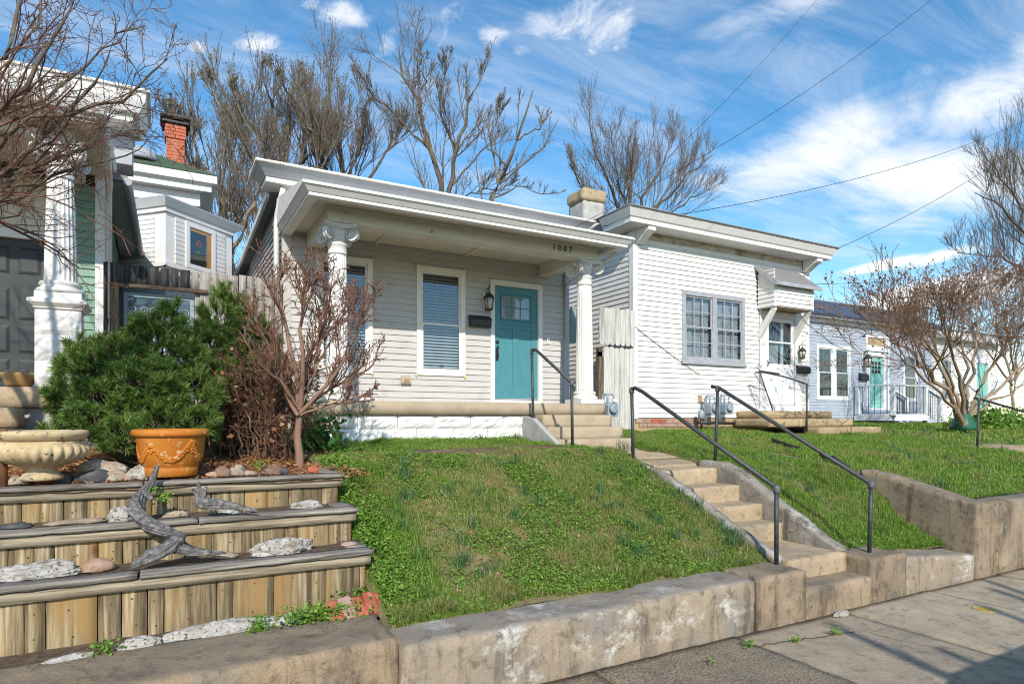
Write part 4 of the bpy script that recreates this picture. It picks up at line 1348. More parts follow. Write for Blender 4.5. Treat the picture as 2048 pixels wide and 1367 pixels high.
ll2 = thing('wall_lantern', 'black lantern right of the white storm door under the hood', 'lamp', (13.45, 9.96, 1.55), 'wall lamps beside front doors')
lantern(ll2, 13.42, 9.95, 1.55, 1.0)
pb = thing('cover_plate', 'small rusty hourglass plate low on the white siding left of twin gas meters', 'cover plate', (10.18, 9.97, .41))
MB().prism([(10.11, .33), (10.25, .33), (10.205, .41), (10.25, .49), (10.11, .49), (10.155, .41)], 'y', 9.955, 9.972).obj('plate', M['orange_wood'], pb)
wd = tag(MB().tube([(8.36, 9.965, 1.86), (8.55, 9.963, 1.74), (9.2, 9.962, 1.40), (9.95, 9.95, 1.02), (10.15, 9.95, .94)], .006, 5).obj('cable', M['wire']), 'thin dark cable drooping across the white clapboards from the corner board', 'cable')

# ------------------------------------------------------------------ pale blue house further right
BX0, BX1, BY = 15.6, 27.0, 14.0
h3 = thing('blue_house', 'pale blue-white clapboard house with dark blue eave behind the deck', 'house', (21, 14, -.25))
box('wall_core', M['dark_room'], h3, BX0 + .1, BX1 - .1, BY + .18, 22, -.4, 3.5)
U1 = (19.80, 21.70, .62, 2.55)
D3 = (22.68, 23.86, .20, 2.42)
D3b = (22.62, 23.92, 2.42, 3.02)
U2 = (25.0, 26.0, .62, 2.5)
clapboards(h3, 'x', BY, -1, BX0, BX1, -.22, 3.42, .110, [U1, D3, D3b, U2], M['blue_siding'], joined='siding', lip=.022)
box('corner_board', M['deck'], h3, BX0 - .02, BX0 + .1, BY - .035, BY - .002, -.22, 3.42)
box('corner_board', M['deck'], h3, 24.0, 24.1, BY - .035, BY - .002, -.22, 3.42)
box('side_wall', M['blue_siding'], h3, BX0, BX0 + .09, BY + .002, 22, -.3, 3.45)
box('eave_band', M['deck'], h3, BX0 - .1, BX1 + .1, BY - .10, BY + .12, 3.30, 3.44)
box('soffit', M['deck'], h3, BX0 - .2, BX1 + .2, BY - .34, BY + .1, 3.445, 3.49)
MB().prism([(BY - .40, 3.492), (BY - .40, 3.56), (BY + 1.2, 4.42), (BY + 1.2, 3.5)], 'x', BX0 - .3, BX1 + .3).obj('roof', M['roof_blue'], h3)
MB().prism([(BY + 1.205, 3.50), (BY + 1.205, 4.44), (BY + 3.0, 4.98), (BY + 8, 3.4)], 'x', BX0 - .3, BX1 + .3).obj('roof', M['roof_grey'], h3)
for (a, b) in ((U1[0], 20.75), (20.75, U1[1])):
    hung_window(h3, a, b, U1[2], U1[3], BY - .004, M['deck'], M['deck'], .5, cw=.12, sw=.035, pitch=.07, blind_m=M['shaded_blind'])
hung_window(h3, *U2, BY - .004, M['deck'], M['deck'], .5, cw=.12, sw=.035, pitch=.07, blind_m=M['shaded_blind'])
mb = MB()
casing(mb, D3[0], D3[1], D3[2], D3[3] + .02, .17, BY - .05, BY + .1)
mb.box(D3b[0] - .06, D3b[1] + .06, BY - .10, BY + .05, 2.46, 2.60)
casing(mb, D3b[0], D3b[1], 2.60, 3.06, .09, BY - .05, BY + .1)
df = mb.obj('door_casing', M['deck'], h3)
box('transom', M['tan_stain'], df, D3b[0] + .09, D3b[1] - .09, BY - .01, BY + .03, 2.69, 2.97)
d3 = box('door', M['mint'], h3, D3[0] + .17, D3[1] - .17, BY + .0, BY + .05, .38, 2.27)
sash(MB(), D3[0] + .27, D3[1] - .27, 1.62, 2.12, .03, BY - .02, BY - .002, 3, 3, .03).obj('glazing_bar', M['mint'], d3)
box('pane', M['dark_room'], d3, D3[0] + .30, D3[1] - .30, BY - .008, BY - .003, 1.65, 2.09)
mb = MB()
mb.box(D3[0] + .25, D3[1] - .25, BY - .012, BY - .002, .55, 1.0)
mb.box(D3[0] + .25, D3[1] - .25, BY - .012, BY - .002, 1.08, 1.5)
mb.obj('door_panel', M['mint'], d3, .01)
ll3 = thing('wall_lantern', 'black lantern on pale blue siding left of the mint green door', 'lamp', (22.4, 13.96, 2.0), 'wall lamps beside front doors')
lantern(ll3, 22.45, 13.955, 2.08, 1.7)
ml3 = thing('mailbox', 'dark mailbox on pale blue siding left of the mint green door', 'mailbox', (22.4, 13.97, 1.4), 'mailboxes by front doors')
mailbox(ml3, 22.18, 22.66, 13.966, 1.36, 1.62)

dk = thing('entry_deck', 'small pale grey wooden deck with black balusters and stairs before the mint door', 'deck', (23.2, 13, -.3))
DX0, DX1, DY0, DY1 = 20.6, 22.55, 12.55, 13.93
DX0, DX1 = 21.9, 24.0
for i in range(12):
    x = DX0 + (DX1 - DX0) * i / 12
    box('deck_board', M['deck'], dk, x, x + (DX1 - DX0) / 12 - .01, DY0, DY1, .09, .13)
mb = MB()
mb.box(DX0 - .03, DX1 + .03, DY0 - .045, DY0 - .003, -.10, .088)
mb.box(DX0 - .045, DX0 - .003, DY0, DY1, -.10, .088)
mb.obj('skirt', M['deck'], dk)
for x in (DX0 + .1, DX1 - .1):
    box('deck_leg', M['post_wood'], dk, x, x + .1, DY0 + .02, DY0 + .12, -.35, .085)
for (x, y) in ((DX0, DY0), (DX1 - .1, DY0), (DX0, DY1 - .12)):
    box('newel', M['deck'], dk, x - .02, x + .12, y - .02, y + .12, .131, 1.10, .008)
box('handrail', M['deck'], dk, DX0 - .03, DX1 + .03, DY0 - .02, DY0 + .12, 1.103, 1.15, .01)
box('handrail', M['deck'], dk, DX0 - .02, DX0 + .12, DY0 + .122, DY1, 1.103, 1.15, .01)
for i in range(9):
    x = DX0 + .22 + i * (DX1 - DX0 - .4) / 8
    MB().tube([(x, DY0 + .05, .131), (x, DY0 + .05, 1.102)], .009, 6).obj('baluster', M['black'], dk)
for i in range(5):
    y = DY0 + .25 + i * .22
    MB().tube([(DX0 + .05, y, .131), (DX0 + .05, y, 1.102)], .009, 6).obj('baluster', M['black'], dk)
for i in range(3):
    x = DX1 + .03 + i * .30
    z = .09 - .16 * (i + 1)
    box('stair_tread', M['deck'], dk, x, x + .33, DY0 + .15, DY1 - .15, z, z + .04)
for y in (DY0 + .06, DY1 - .14):
    MB().prism([(DX1 + .03, .08), (DX1 + .03, -.16), (DX1 + .65, -.34), (DX1 + 1.0, -.34), (DX1 + 1.0, -.25)], 'y', y, y + .05).obj('stair_stringer', M['deck'], dk)
    box('newel', M['deck'], dk, DX1 + .92, DX1 + 1.04, y - .03, y + .09, -.33, .70, .01)
    MB().prism([(DX1 + .02, 1.06), (DX1 + .02, 1.12), (DX1 + 1.08, .74), (DX1 + 1.08, .68)], 'y', y - .02, y + .10).obj('stair_rail', M['deck'], dk)
    for i in range(7):
        x = DX1 + .12 + i * .12
        zt = 1.07 - .36 * (x - DX1)
        MB().tube([(x, y + .03, zt - .95), (x, y + .03, zt)], .009, 6).obj('baluster', M['black'], dk)
sl = thing('solar_light', 'small white solar garden light on a stake in the lawn before the deck', 'garden light', (20.0, 11.4, -.25))
sx, sy = 20.05, 11.5
MB().tube([(sx, sy, -.32), (sx, sy, .0)], .014, 6).obj('stake', M['black'], sl)
MB().lathe([(.04, -.02), (.075, .06), (.12, .07), (.10, .12), (.03, .15)], (sx, sy, .0), 12).obj('lamp_head', M['old_white'], sl)

h4 = thing('far_house', 'distant white cottage with a mint door half hidden behind the brown tree', 'house', (30, 14, -.2))
box('wall_core', M['dark_room'], h4, 27.9, 33.4, 14.68, 22, -.4, 3.3)
clapboards(h4, 'x', 14.5, -1, 27.75, 33.5, -.22, 3.3, .115, [(28.6, 29.7, .6, 2.6), (31.4, 32.7, .1, 2.6)], M['white_siding'], joined='siding')
box('side_wall', M['white_siding'], h4, 27.75, 27.88, 14.51, 22, -.3, 3.3)
hung_window(h4, 28.6, 29.7, .6, 2.6, 14.496, M['trim'], M['trim'], .5, cw=.14, sw=.05, pitch=.08)
mb = MB()
casing(mb, 31.4, 32.7, .1, 2.6, .16, 14.45, 14.6)
mb.obj('door_casing', M['trim'], h4)
box('door', M['mint'], h4, 31.56, 32.54, 14.5, 14.56, .26, 2.44)
box('cornice', M['trim'], h4, 27.5, 33.8, 14.1, 14.7, 3.31, 3.62)
MB().prism([(14.05, 3.625), (14.05, 3.68), (18, 4.7), (22.5, 3.4), (22.5, 3.3)], 'x', 27.4, 33.9).obj('roof', M['roof_grey'], h4)
box('chimney', M['brick'], h4, 29.9, 30.5, 16.5, 17.1, 4.1, 5.2)

ff = thing('board_fence', 'brown board fence at the far edge of the neighbouring yard', 'fence', (36, 13, -.2))
for k in range(56):
    x = 33.9 + k * .155
    box('picket', M['post_wood'], ff, x, x + .145, 13.2 + rnd.uniform(-.01, .01), 13.222 + rnd.uniform(0, .01), -.25, 1.62 + rnd.uniform(-.03, .03))
for z in (.2, 1.3):
    box('rail', M['post_wood'], ff, 33.8, 42.6, 13.24, 13.29, z, z + .09)

# ------------------------------------------------------------------ green cottage on the left
LX1, LY = -.70, 10.0
h0 = thing('green_cottage', 'sage green cottage at left with white fluted porch column and dark panelled door', 'house', (-3, 10, -.3))
box('wall_core', M['dark_room'], h0, -7.2, LX1 - .10, LY + .16, 13.9, -.4, 2.84)
box('wall_core', M['dark_room'], h0, -7.2, LX1 - .10, LY + .16, 10.5, 2.845, 3.4)
LD = (-2.62, -1.30, .34, 2.36)
clapboards(h0, 'x', LY, -1, -7.3, LX1 - .08, .36, 3.05, .100, [LD, (-2.62, -1.30, 2.2, 3.1)], M['green_siding'])
clapboards(h0, 'y', LX1, 1, LY + .09, 14.0, -.05, 3.24, .100, [], M['green_siding'], ztop=lambda z: 9.5 + (3.25 - z) / .071)
MB().box(LX1 - .08, LX1 + .03, LY - .032, LY, -.3, 3.5).box(LX1 + .001, LX1 + .03, LY, LY + .09, -.3, 3.5).obj('corner_board', M['trim'], h0)
MB().box(-1.30, -1.20, LY - .04, LY + .05, .345, 3.05).box(-2.72, -2.62, LY - .04, LY + .05, .345, 3.05).box(-2.62, -1.30, LY - .05, LY + .05, 2.262, 2.37).obj('door_casing', M['trim'], h0)
for i in range(6):
    box('transom_panel', M['ceiling'], h0, -2.615 + i * .219, -2.615 + i * .219 + .213, LY - .02, LY + .03, 2.375, 3.05)
dd = box('front_door', M['dark_door'], h0, -2.61, -1.31, LY + .02, LY + .06, .36, 2.26)
pm = MB()
for i in range(4):
    for (za, zb) in ((1.82, 2.16), (1.24, 1.64), (.82, 1.16), (.46, .74)):
        x = -2.56 + i * .32
        vs = [(x, LY + .019, za), (x + .235, LY + .019, za), (x + .235, LY + .019, zb), (x, LY + .019, zb)]
        f_ = .035
        vs += [(x + f_, LY + .004, za + f_), (x + .235 - f_, LY + .004, za + f_), (x + .235 - f_, LY + .004, zb - f_), (x + f_, LY + .004, zb - f_)]
        MB().add(vs, [(0, 1, 5, 4), (1, 2, 6, 5), (2, 3, 7, 6), (3, 0, 4, 7), (4, 5, 6, 7)]).obj('door_panel', M['dark_door'], dd)
rough_box(-4.6, -.62, 8.42, 9.97, .11, .335, .08, .004, 3, 90, .01).obj('porch_slab', M['conc_step'], h0)
box('footing', M['grey_plaster'], h0, -4.5, -.68, 8.55, 9.97, -.6, .105)
k = 0
for (za, zb) in ((-.10, .10), (-.31, -.105)):
    for i in range(3):
        x = -1.28 + i * .30 - (.12 if za < -.2 else 0)
        if x > -1.3 and x < -.72:
            rock_block(x, min(x + .29, -.70), 8.54, za, zb, 40 + k, .02).obj('foundation_block', M['grey_plaster'], h0)
        k += 1
for (xa, xb, y, za, zb) in ((-3.2, -1.28, 8.05, -.10, .105), (-3.3, -1.24, 7.70, -.31, -.105), (-3.4, -1.2, 7.35, -.52, -.315)):
    rough_box(xa, xb, y, 8.40 if za > -.2 else y + .38, za, zb, .08, .006, 4, 95 + za, .012).obj('porch_step', M['conc_step'], h0)
# pedestal of rock-faced blocks and column
cx, cy = -1.0, 8.66
pd = box('pedestal', M['old_white'], h0, cx - .20, cx + .20, cy - .20, cy + .20, .337, 1.19)
k = 0
for (za, zb) in ((.34, .62), (.625, .905), (.91, 1.185)):
    r1_ = rock_block(cx - .21, cx + .21, cy - .202, za, zb, 60 + k, .020)
    r1_.obj('rock_face', M['old_white'], pd)
    r2_ = rock_block(-.21, .21, .202, za, zb, 66 + k, .02)
    r2_.v = [(cx - y if False else cx + (-(y)), cy + x, z) for x, y, z in r2_.v]
    r2_.v = [(2 * cx - x if False else x, y, z) for x, y, z in r2_.v]
    k += 1
mb = MB()
stack_loft(mb, [(cx - .225, cx + .225, cy - .225, cy + .225, 1.19), (cx - .225, cx + .225, cy - .225, cy + .225, 1.205), (cx - .25, cx + .25, cy - .25, cy + .25, 1.23), (cx - .27, cx + .27, cy - .27, cy + .27, 1.25), (cx - .27, cx + .27, cy - .27, cy + .27, 1.285), (cx - .215, cx + .215, cy - .215, cy + .215, 1.31), (cx - .215, cx + .215, cy - .215, cy + .215, 1.375)])
mb.obj('pedestal_cap', M['old_white'], pd, .004)
column(h0, cx, cy, 1.305, 3.06, .158, .128, plinth=False)
box('porch_beam', M['beam'], h0, -4.6, -.86, 8.50, 8.80, 3.062, 3.20)
box('side_beam', M['beam'], h0, -1.12, -.88, 8.802, 9.97, 3.058, 3.20)
box('porch_ceiling', M['ceiling'], h0, -4.6, -.64, 8.2, 9.97, 3.202, 3.23)
mb = MB()
stack_loft(mb, [(-4.8, -.62, 8.16, 9.97, 3.232), (-4.8, -.62, 8.16, 9.97, 3.27), (-4.8, -.56, 8.10, 9.97, 3.275), (-4.8, -.53, 8.06, 9.97, 3.33)])
mb.obj('porch_cornice', M['trim'], h0)
MB().tube([(-.56, 8.3, 3.26), (-.57, 8.9, 3.14), (-.60, 9.7, 3.02), (-.62, 9.93, 2.9), (-.62, 9.93, .3)], .035, 8).obj('downspout', M['trim'], h0)
box('frieze', M['trim'], h0, -7.3, LX1 - .01, LY - .03, LY + .1, 3.45, 3.86)
mb = MB()
stack_loft(mb, [(-7.6, -.34, 9.60, 10.5, 3.862), (-7.6, -.34, 9.60, 10.5, 3.95), (-7.6, -.27, 9.52, 10.5, 3.96), (-7.6, -.20, 9.45, 10.5, 4.08), (-7.6, -.18, 9.43, 10.5, 4.20)])
mb.obj('cornice', M['trim'], h0)
box('roof_edge', M['roof_edge'], h0, -7.7, -.14, 9.40, 10.6, 4.203, 4.235)
for x in (-1.02, -2.4, -3.8):
    MB().prism([(9.965, 3.86), (9.63, 3.86), (9.63, 3.72), (9.72, 3.62), (9.9, 3.50), (9.965, 3.48)], 'x', x, x + .22).obj('bracket', M['trim'], h0, .01)
box('side_return', M['fascia'], h0, LX1 + .032, -.36, 9.97, 10.45, 3.42, 3.858)
def eave(y, dx=0.0, dz=0.0):
    return (-.443 + .0202 * (y - 9.5) + dx, y, 3.24 - .071 * (y - 9.5) + dz)


ya, yb = 10.0, 14.1
mb = MB()
mb.add([(-7.5, ya, 3.25), eave(ya, .02, .0), eave(yb, .02, .0), (-7.5, yb, 2.93), (-7.5, ya, 3.32), eave(ya, .02, .07), eave(yb, .02, .07), (-7.5, yb, 3.0)],
       [(3, 2, 1, 0), (4, 5, 6, 7), (0, 1, 5, 4), (1, 2, 6, 5), (2, 3, 7, 6), (3, 0, 4, 7)])
mb.obj('roof', M['roof_grey'], h0)
MB().tube([eave(9.97, .02, -.02), eave(yb, .02, -.02)], .055, 8).obj('gutter', M['fascia'], h0)
mb = MB()
mb.add([(LX1 + .032, ya, eave(ya)[2] - .03), eave(ya, -.03, -.03), eave(yb, -.03, -.03), (LX1 + .032, yb, eave(yb)[2] - .03)], [(0, 1, 2, 3)])
mb.obj('soffit', M['fascia'], h0)

# ------------------------------------------------------------------ camelback rear house with bay
rh = thing('rear_house', 'tall white rear house with green roof and canted bay window above the fence', 'house', (-1, 14, -.3))
box('wall', M['pale_green'], rh, -4.8, .62, 14.6, 20, -.4, 4.55)
mb = MB()
stack_loft(mb, [(-5, .68, 14.52, 20.1, 4.36), (-5, .68, 14.52, 20.1, 4.62), (-5, .88, 14.32, 20.3, 4.625), (-5, .88, 14.32, 20.3, 4.74), (-5, .98, 14.22, 20.4, 4.78), (-5, .98, 14.22, 20.4, 4.94)])
mb.obj('cornice', M['trim'], rh)
MB().add([(-5, 14.2, 4.942), (1.0, 14.2, 4.942), (1.0, 20.4, 4.942), (-5, 20.4, 4.942), (-4, 17.3, 6.5), (-1.2, 17.3, 6.5)],
         [(0, 1, 5, 4), (1, 2, 5), (2, 3, 4, 5), (3, 0, 4), (3, 2, 1, 0)]).obj('roof', M['roof_green'], rh)
MB().lathe([(.36, .0), (.34, .12), (.2, .26), (.02, .32)], (-.40, 14.9, 5.20), 16).obj('roof_vent', M['fascia'], rh)
cb = box('chimney', M['mortar'], rh, .04, .46, 15.6, 16.02, 4.9, 6.40)
bm_ = MB()
for r_ in range(18):
    z = 5.06 + r_ * .073
    gx = .03 if r_ > 13 else 0
    for i in range(2):
        off = .105 if r_ % 2 else 0
        for (a, b) in ((.04 - gx, .04 + .205 - off / 2), (.04 + .213 - off / 2, .46 + gx)):
            bm_.box(a + .004, b - .004, 15.59 - gx, 15.61, z + .006, z + .068)
        break
    bm_.box(.455 + gx - .01, .468 + gx, 15.62, 15.80, z + .006, z + .068)
    bm_.box(.455 + gx - .01, .468 + gx, 15.81, 16.0, z + .006, z + .068)
    bm_.box(.032 - gx, .045, 15.62, 15.80, z + .006, z + .068)
    bm_.box(.032 - gx, .045, 15.81, 16.0, z + .006, z + .068)
bm_.obj('brick', M['brick'], cb)['kind'] = 'stuff'
cb.scale = (.84, 1, 1)
cb.location.x += .20
box('flashing', M['meter'], cb, -.01, .51, 15.55, 16.07, 5.3, 5.52)
mb = MB()
mb.box(-.06, .56, 15.5, 16.12, 6.40, 6.44)
for (x, y) in ((0, 15.58), (.45, 15.58), (0, 16.0), (.45, 16.0)):
    mb.box(x, x + .04, y, y + .04, 6.40, 6.52)
mb.box(-.10, .60, 15.46, 16.16, 6.52, 6.56)
mb.obj('chimney_cap', M['black'], cb)
# bay: two faces meeting at the corner towards the camera
bc = Vector((.05, 12.9, 0))
uR = Vector((math.sin(math.radians(47)), math.cos(math.radians(47)), 0))
uL = Vector((math.sin(math.radians(-43)), math.cos(math.radians(-43)), 0))
bay_poly = [bc, bc + uR * 1.62, bc + uR * 1.62 + uL * 1.6, bc + uL * 1.6]


def poly_off(o):
    cen = (bay_poly[0] + bay_poly[2]) / 2
    return [((p - cen) * (1 + o / 1.12) + cen) for p in bay_poly]


def bay_prism(o, z0, z1, name, m, parent, o2=None):
    a = poly_off(o)
    b = poly_off(o if o2 is None else o2)
    mb = MB()
    mb.add([(p.x, p.y, z0) for p in a] + [(p.x, p.y, z1) for p in b], [(3, 2, 1, 0), (4, 5, 6, 7)] + [(i, (i + 1) % 4, 4 + (i + 1) % 4, 4 + i) for i in range(4)])
    return mb.obj(name, m, parent)


bay = bay_prism(0, 2.2, 3.93, 'bay_window', M['trim'], rh)
bay_prism(.05, 2.72, 2.80, 'sill_band', M['trim'], bay)
bay_prism(.10, 2.1, 2.60, 'skirt', M['fascia'], bay, .04)
bay_prism(.06, 3.70, 3.78, 'cornice_band', M['trim'], bay)
bay_prism(.10, 3.782, 3.90, 'cornice', M['trim'], bay, .22)
bay_prism(.22, 3.902, 3.93, 'roof_edge', M['fascia'], bay)


def face_board(mb, origin, u, nrm, a0, a1, z0, z1, t0, t1):
    vs = []
    for (a, z) in ((a0, z0), (a1, z0), (a1, z1), (a0, z1)):
        for t in (t0, t1):
            p = origin + u * a + nrm * t
            vs.append((p.x, p.y, z))
    mb.add(vs, [(0, 2, 4, 6), (7, 5, 3, 1), (0, 1, 3, 2), (2, 3, 5, 4), (4, 5, 7, 6), (6, 7, 1, 0)])


nR = Vector((uR.y, -uR.x, 0))
nL = Vector((-uL.y, uL.x, 0))
for (u, nrm, ln, wnd) in ((uR, nR, 1.62, (.42, 1.14)), (uL, nL, 1.6, None)):
    z = 2.82
    while z < 3.62:
        for (a, b) in (((.20, wnd[0]), (wnd[1], 1.42)) if wnd else ((.24, .95), )):
            mb = MB()
            p = []
            face_board(mb, bc, u, nrm, a, b, z, z + .075, .002, .022)
            mb.obj('clapboard', M['white_siding'], bay)
        z += .085
    if wnd:
        mb = MB()
        face_board(mb, bc, u, nrm, wnd[0], wnd[0] + .09, 2.80, 3.66, .002, .045)
        face_board(mb, bc, u, nrm, wnd[1] - .09, wnd[1], 2.80, 3.66, .002, .045)
        face_board(mb, bc, u, nrm, wnd[0] + .09, wnd[1] - .09, 3.57, 3.66, .002, .044)
        face_board(mb, bc, u, nrm, wnd[0] + .09, wnd[1] - .09, 2.80, 2.88, .002, .044)
        mb.obj('casing', M['trim'], bay)
        mb = MB()
        face_board(mb, bc, u, nrm, wnd[0] + .09, wnd[1] - .09, 2.88, 3.57, .003, .006)
        mb.obj('dark_interior', M['dark_room'], bay)
        mb = MB()
        face_board(mb, bc, u, nrm, wnd[1] - .21, wnd[1] - .092, 2.885, 3.50, .007, .03)
        face_board(mb, bc, u, nrm, wnd[0] + .092, wnd[1] - .092, 3.50, 3.565, .007, .03)
        mb.obj('sash', M['orange_wood'], bay)
        mb = MB()
        o_ = bc + u * ((wnd[0] + wnd[1]) / 2 - .04) + nrm * .012
        for q in range(9):
            a = q * .7
            mb.obox((o_.x + u.x * .05 * math.cos(a), o_.y + u.y * .05 * math.cos(a), 3.0 + .022 * q), (.07, .004, .05), -math.radians(43), 0, a)
        mb.obj('stained_flower', M['vine'], bay)
        mb = MB()
        for q in range(7):
            a = q * .9
            mb.obox((o_.x + u.x * .05 * math.cos(a) , o_.y + u.y * .05 * math.cos(a), 3.30 + .04 * math.sin(a)), (.06, .004, .05), -math.radians(43), 0, a)
        mb.obj('stained_petal', M['brick'], bay)
        mb = MB()
        face_board(mb, bc, u, nrm, wnd[0] + .09, wnd[1] - .21, 2.88, 3.5, .032, .034)
        mb.obj('pane', M['glass'], bay)

# ------------------------------------------------------------------ fence and security gate between the cottages
fg = thing('wood_fence', 'tall weathered board fence framing the iron gate between the green and grey cottages', 'fence', (.4, 10, -.35))
x = -.685
k = 0
while x < 1.52:
    w_ = rnd.uniform(.105, .15)
    over = x + w_ < .50
    zt = 2.06 + rnd.uniform(-.012, .012)
    zb_ = 1.775 + rnd.uniform(-.012, .012) if over and x > -.60 else -.3
    m_ = M['dark_fence'] if x < .30 else M['grey_fence']
    rough_box(x, min(x + w_ - .008, 1.565), 9.90 + rnd.uniform(-.006, .006), 9.925, zb_, zt, .12, .002, 9, k, .004).obj('picket', m_, fg)
    x += w_ + (.003 if over else .0)
    k += 1
for (x0, x1, mm) in ((-.685, -.60, 'dark_fence'), (-.50, -.455, 'dark_fence'), (.40, .47, 'grey_fence')):
    box('jamb_board', M[mm], fg, x0, x1 - .004, 9.93, 9.96, -.3, 1.77)
box('gate_post', M['post_wood'], fg, -.595, -.51, 9.86, 9.95, -.35, 1.79, .008)
box('gate_post', M['post_wood'], fg, .475, .555, 9.93, 10.0, -.35, 1.79, .008)
box('lintel', M['timber'], fg, -.60, .56, 9.855, 9.898, 1.745, 1.80, .006)
box('rail', M['grey_fence'], fg, .56, 1.56, 9.93, 9.97, 1.6, 1.69)
sg = thing('security_gate', 'blue-grey wrought iron security door with scrollwork behind the pines', 'gate', (-.04, 10, -.3))
gx0_, gx1_, gz0_, gz1_ = -.47, .395, -.30, 1.70
mb = MB()
casing(mb, gx0_, gx1_, gz0_, gz1_, .055, 9.985, 10.03)
mb.box(gx0_ + .055, gx1_ - .055, 9.99, 10.02, 1.34, 1.375)
mb.box(gx0_ + .055, gx1_ - .055, 9.99, 10.02, .55, .585)
mb.box(gx0_ + .22, gx0_ + .245, 9.99, 10.02, .585, 1.34)
mb.box(gx1_ - .245, gx1_ - .22, 9.99, 10.02, .585, 1.34)
mb.obj('frame', M['meter'], sg)


def scroll(cx_, cz_, r, turns, a0, sgn):
    return [(cx_ + (r * (1 - .8 * t)) * math.cos(a0 + sgn * t * turns * 2 * PI), 10.0, cz_ + (r * (1 - .8 * t)) * math.sin(a0 + sgn * t * turns * 2 * PI)) for t in np.linspace(0, 1, 22)]


for i in range(6):
    cxs = gx0_ + .12 + i * .125
    mb = MB()
    mb.tube(scroll(cxs, 1.47, .058, 1.4, -PI / 2, 1 if i % 2 else -1), .008, 5)
    mb.obj('scroll', M['meter'], sg)
for i in range(5):
    for xx in (gx0_ + .135, gx1_ - .135):
        MB().tube(scroll(xx, 1.24 - i * .14, .06, 1.3, PI / 2, 1 if i % 2 else -1), .009, 5).obj('scroll', M['black'], sg)
for i in range(6):
    xx = gx0_ + .30 + i * .065
    MB().tube([(xx, 10.0, .585), (xx, 10.0, 1.34)], .008, 6).obj('bar', M['storm_white'], sg)
box('pane', M['glass'], sg, gx0_ + .055, gx1_ - .055, 10.024, 10.027, gz0_ + .055, gz1_ - .055)

# ------------------------------------------------------------------ white picket gate between grey cottage and white house
pf = thing('white_fence', 'chalky white board fence with a scalloped upper course beside the white house', 'fence', (7.6, 9.9, -.3))


def round_picket(x0, x1, y0, y1, z0, z1, both, m, parent):
    r = (x1 - x0) / 2
    c = (x0 + x1) / 2
    pr = [(x0, z0 + (r if both else 0)), (x0, z1 - r * .6)]
    pr += [(c - r * math.cos(a), z1 - r * .6 + r * .6 * math.sin(a)) for a in np.linspace(0, PI, 7)[1:-1]]
    pr += [(x1, z1 - r * .6), (x1, z0 + (r if both else 0))]
    if both:
        pr += [(c + r * math.cos(a), z0 + r - r * math.sin(a)) for a in np.linspace(0, PI, 7)[1:-1]]
    MB().prism(pr, 'y', y0, y1).obj('picket', m, parent)


x = 7.42
k = 0
while x < 8.28:
    w_ = .128
    xe = min(x + w_ - .006, 8.33)
    round_picket(x, xe, 9.88, 9.90, 1.42, 2.16 + rnd.uniform(-.02, .02), True, M['white_fence'], pf)
    if x > 7.52:
        round_picket(x, xe, 9.905, 9.925, -.32, 1.39 + rnd.uniform(-.01, .01), False, M['white_fence'], pf)
    x += w_
    k += 1
box('gate_post', M['post_wood'], pf, 7.44, 7.53, 9.93, 10.02, -.35, 1.36)
box('rail', M['white_fence'], pf, 7.44, 8.33, 9.93, 9.97, 1.2, 1.29)
box('rail', M['white_fence'], pf, 7.44, 8.33, 9.93, 9.97, 1.7, 1.79)
bf = thing('short_pickets', 'grey-blue rounded pickets hanging between the grey cottage and the white column', 'fence', (7.1, 10.6, .9))
for k in range(4):
    x = 7.02 + k * .145
    round_picket(x, x + .135, 10.5, 10.52, 1.46 + .03 * (k % 2), 2.22 + rnd.uniform(-.04, .04), True, M['blue_picket'], bf)
box('rail', M['blue_picket'], bf, 6.80, 7.62, 10.525, 10.56, 1.75, 1.84)
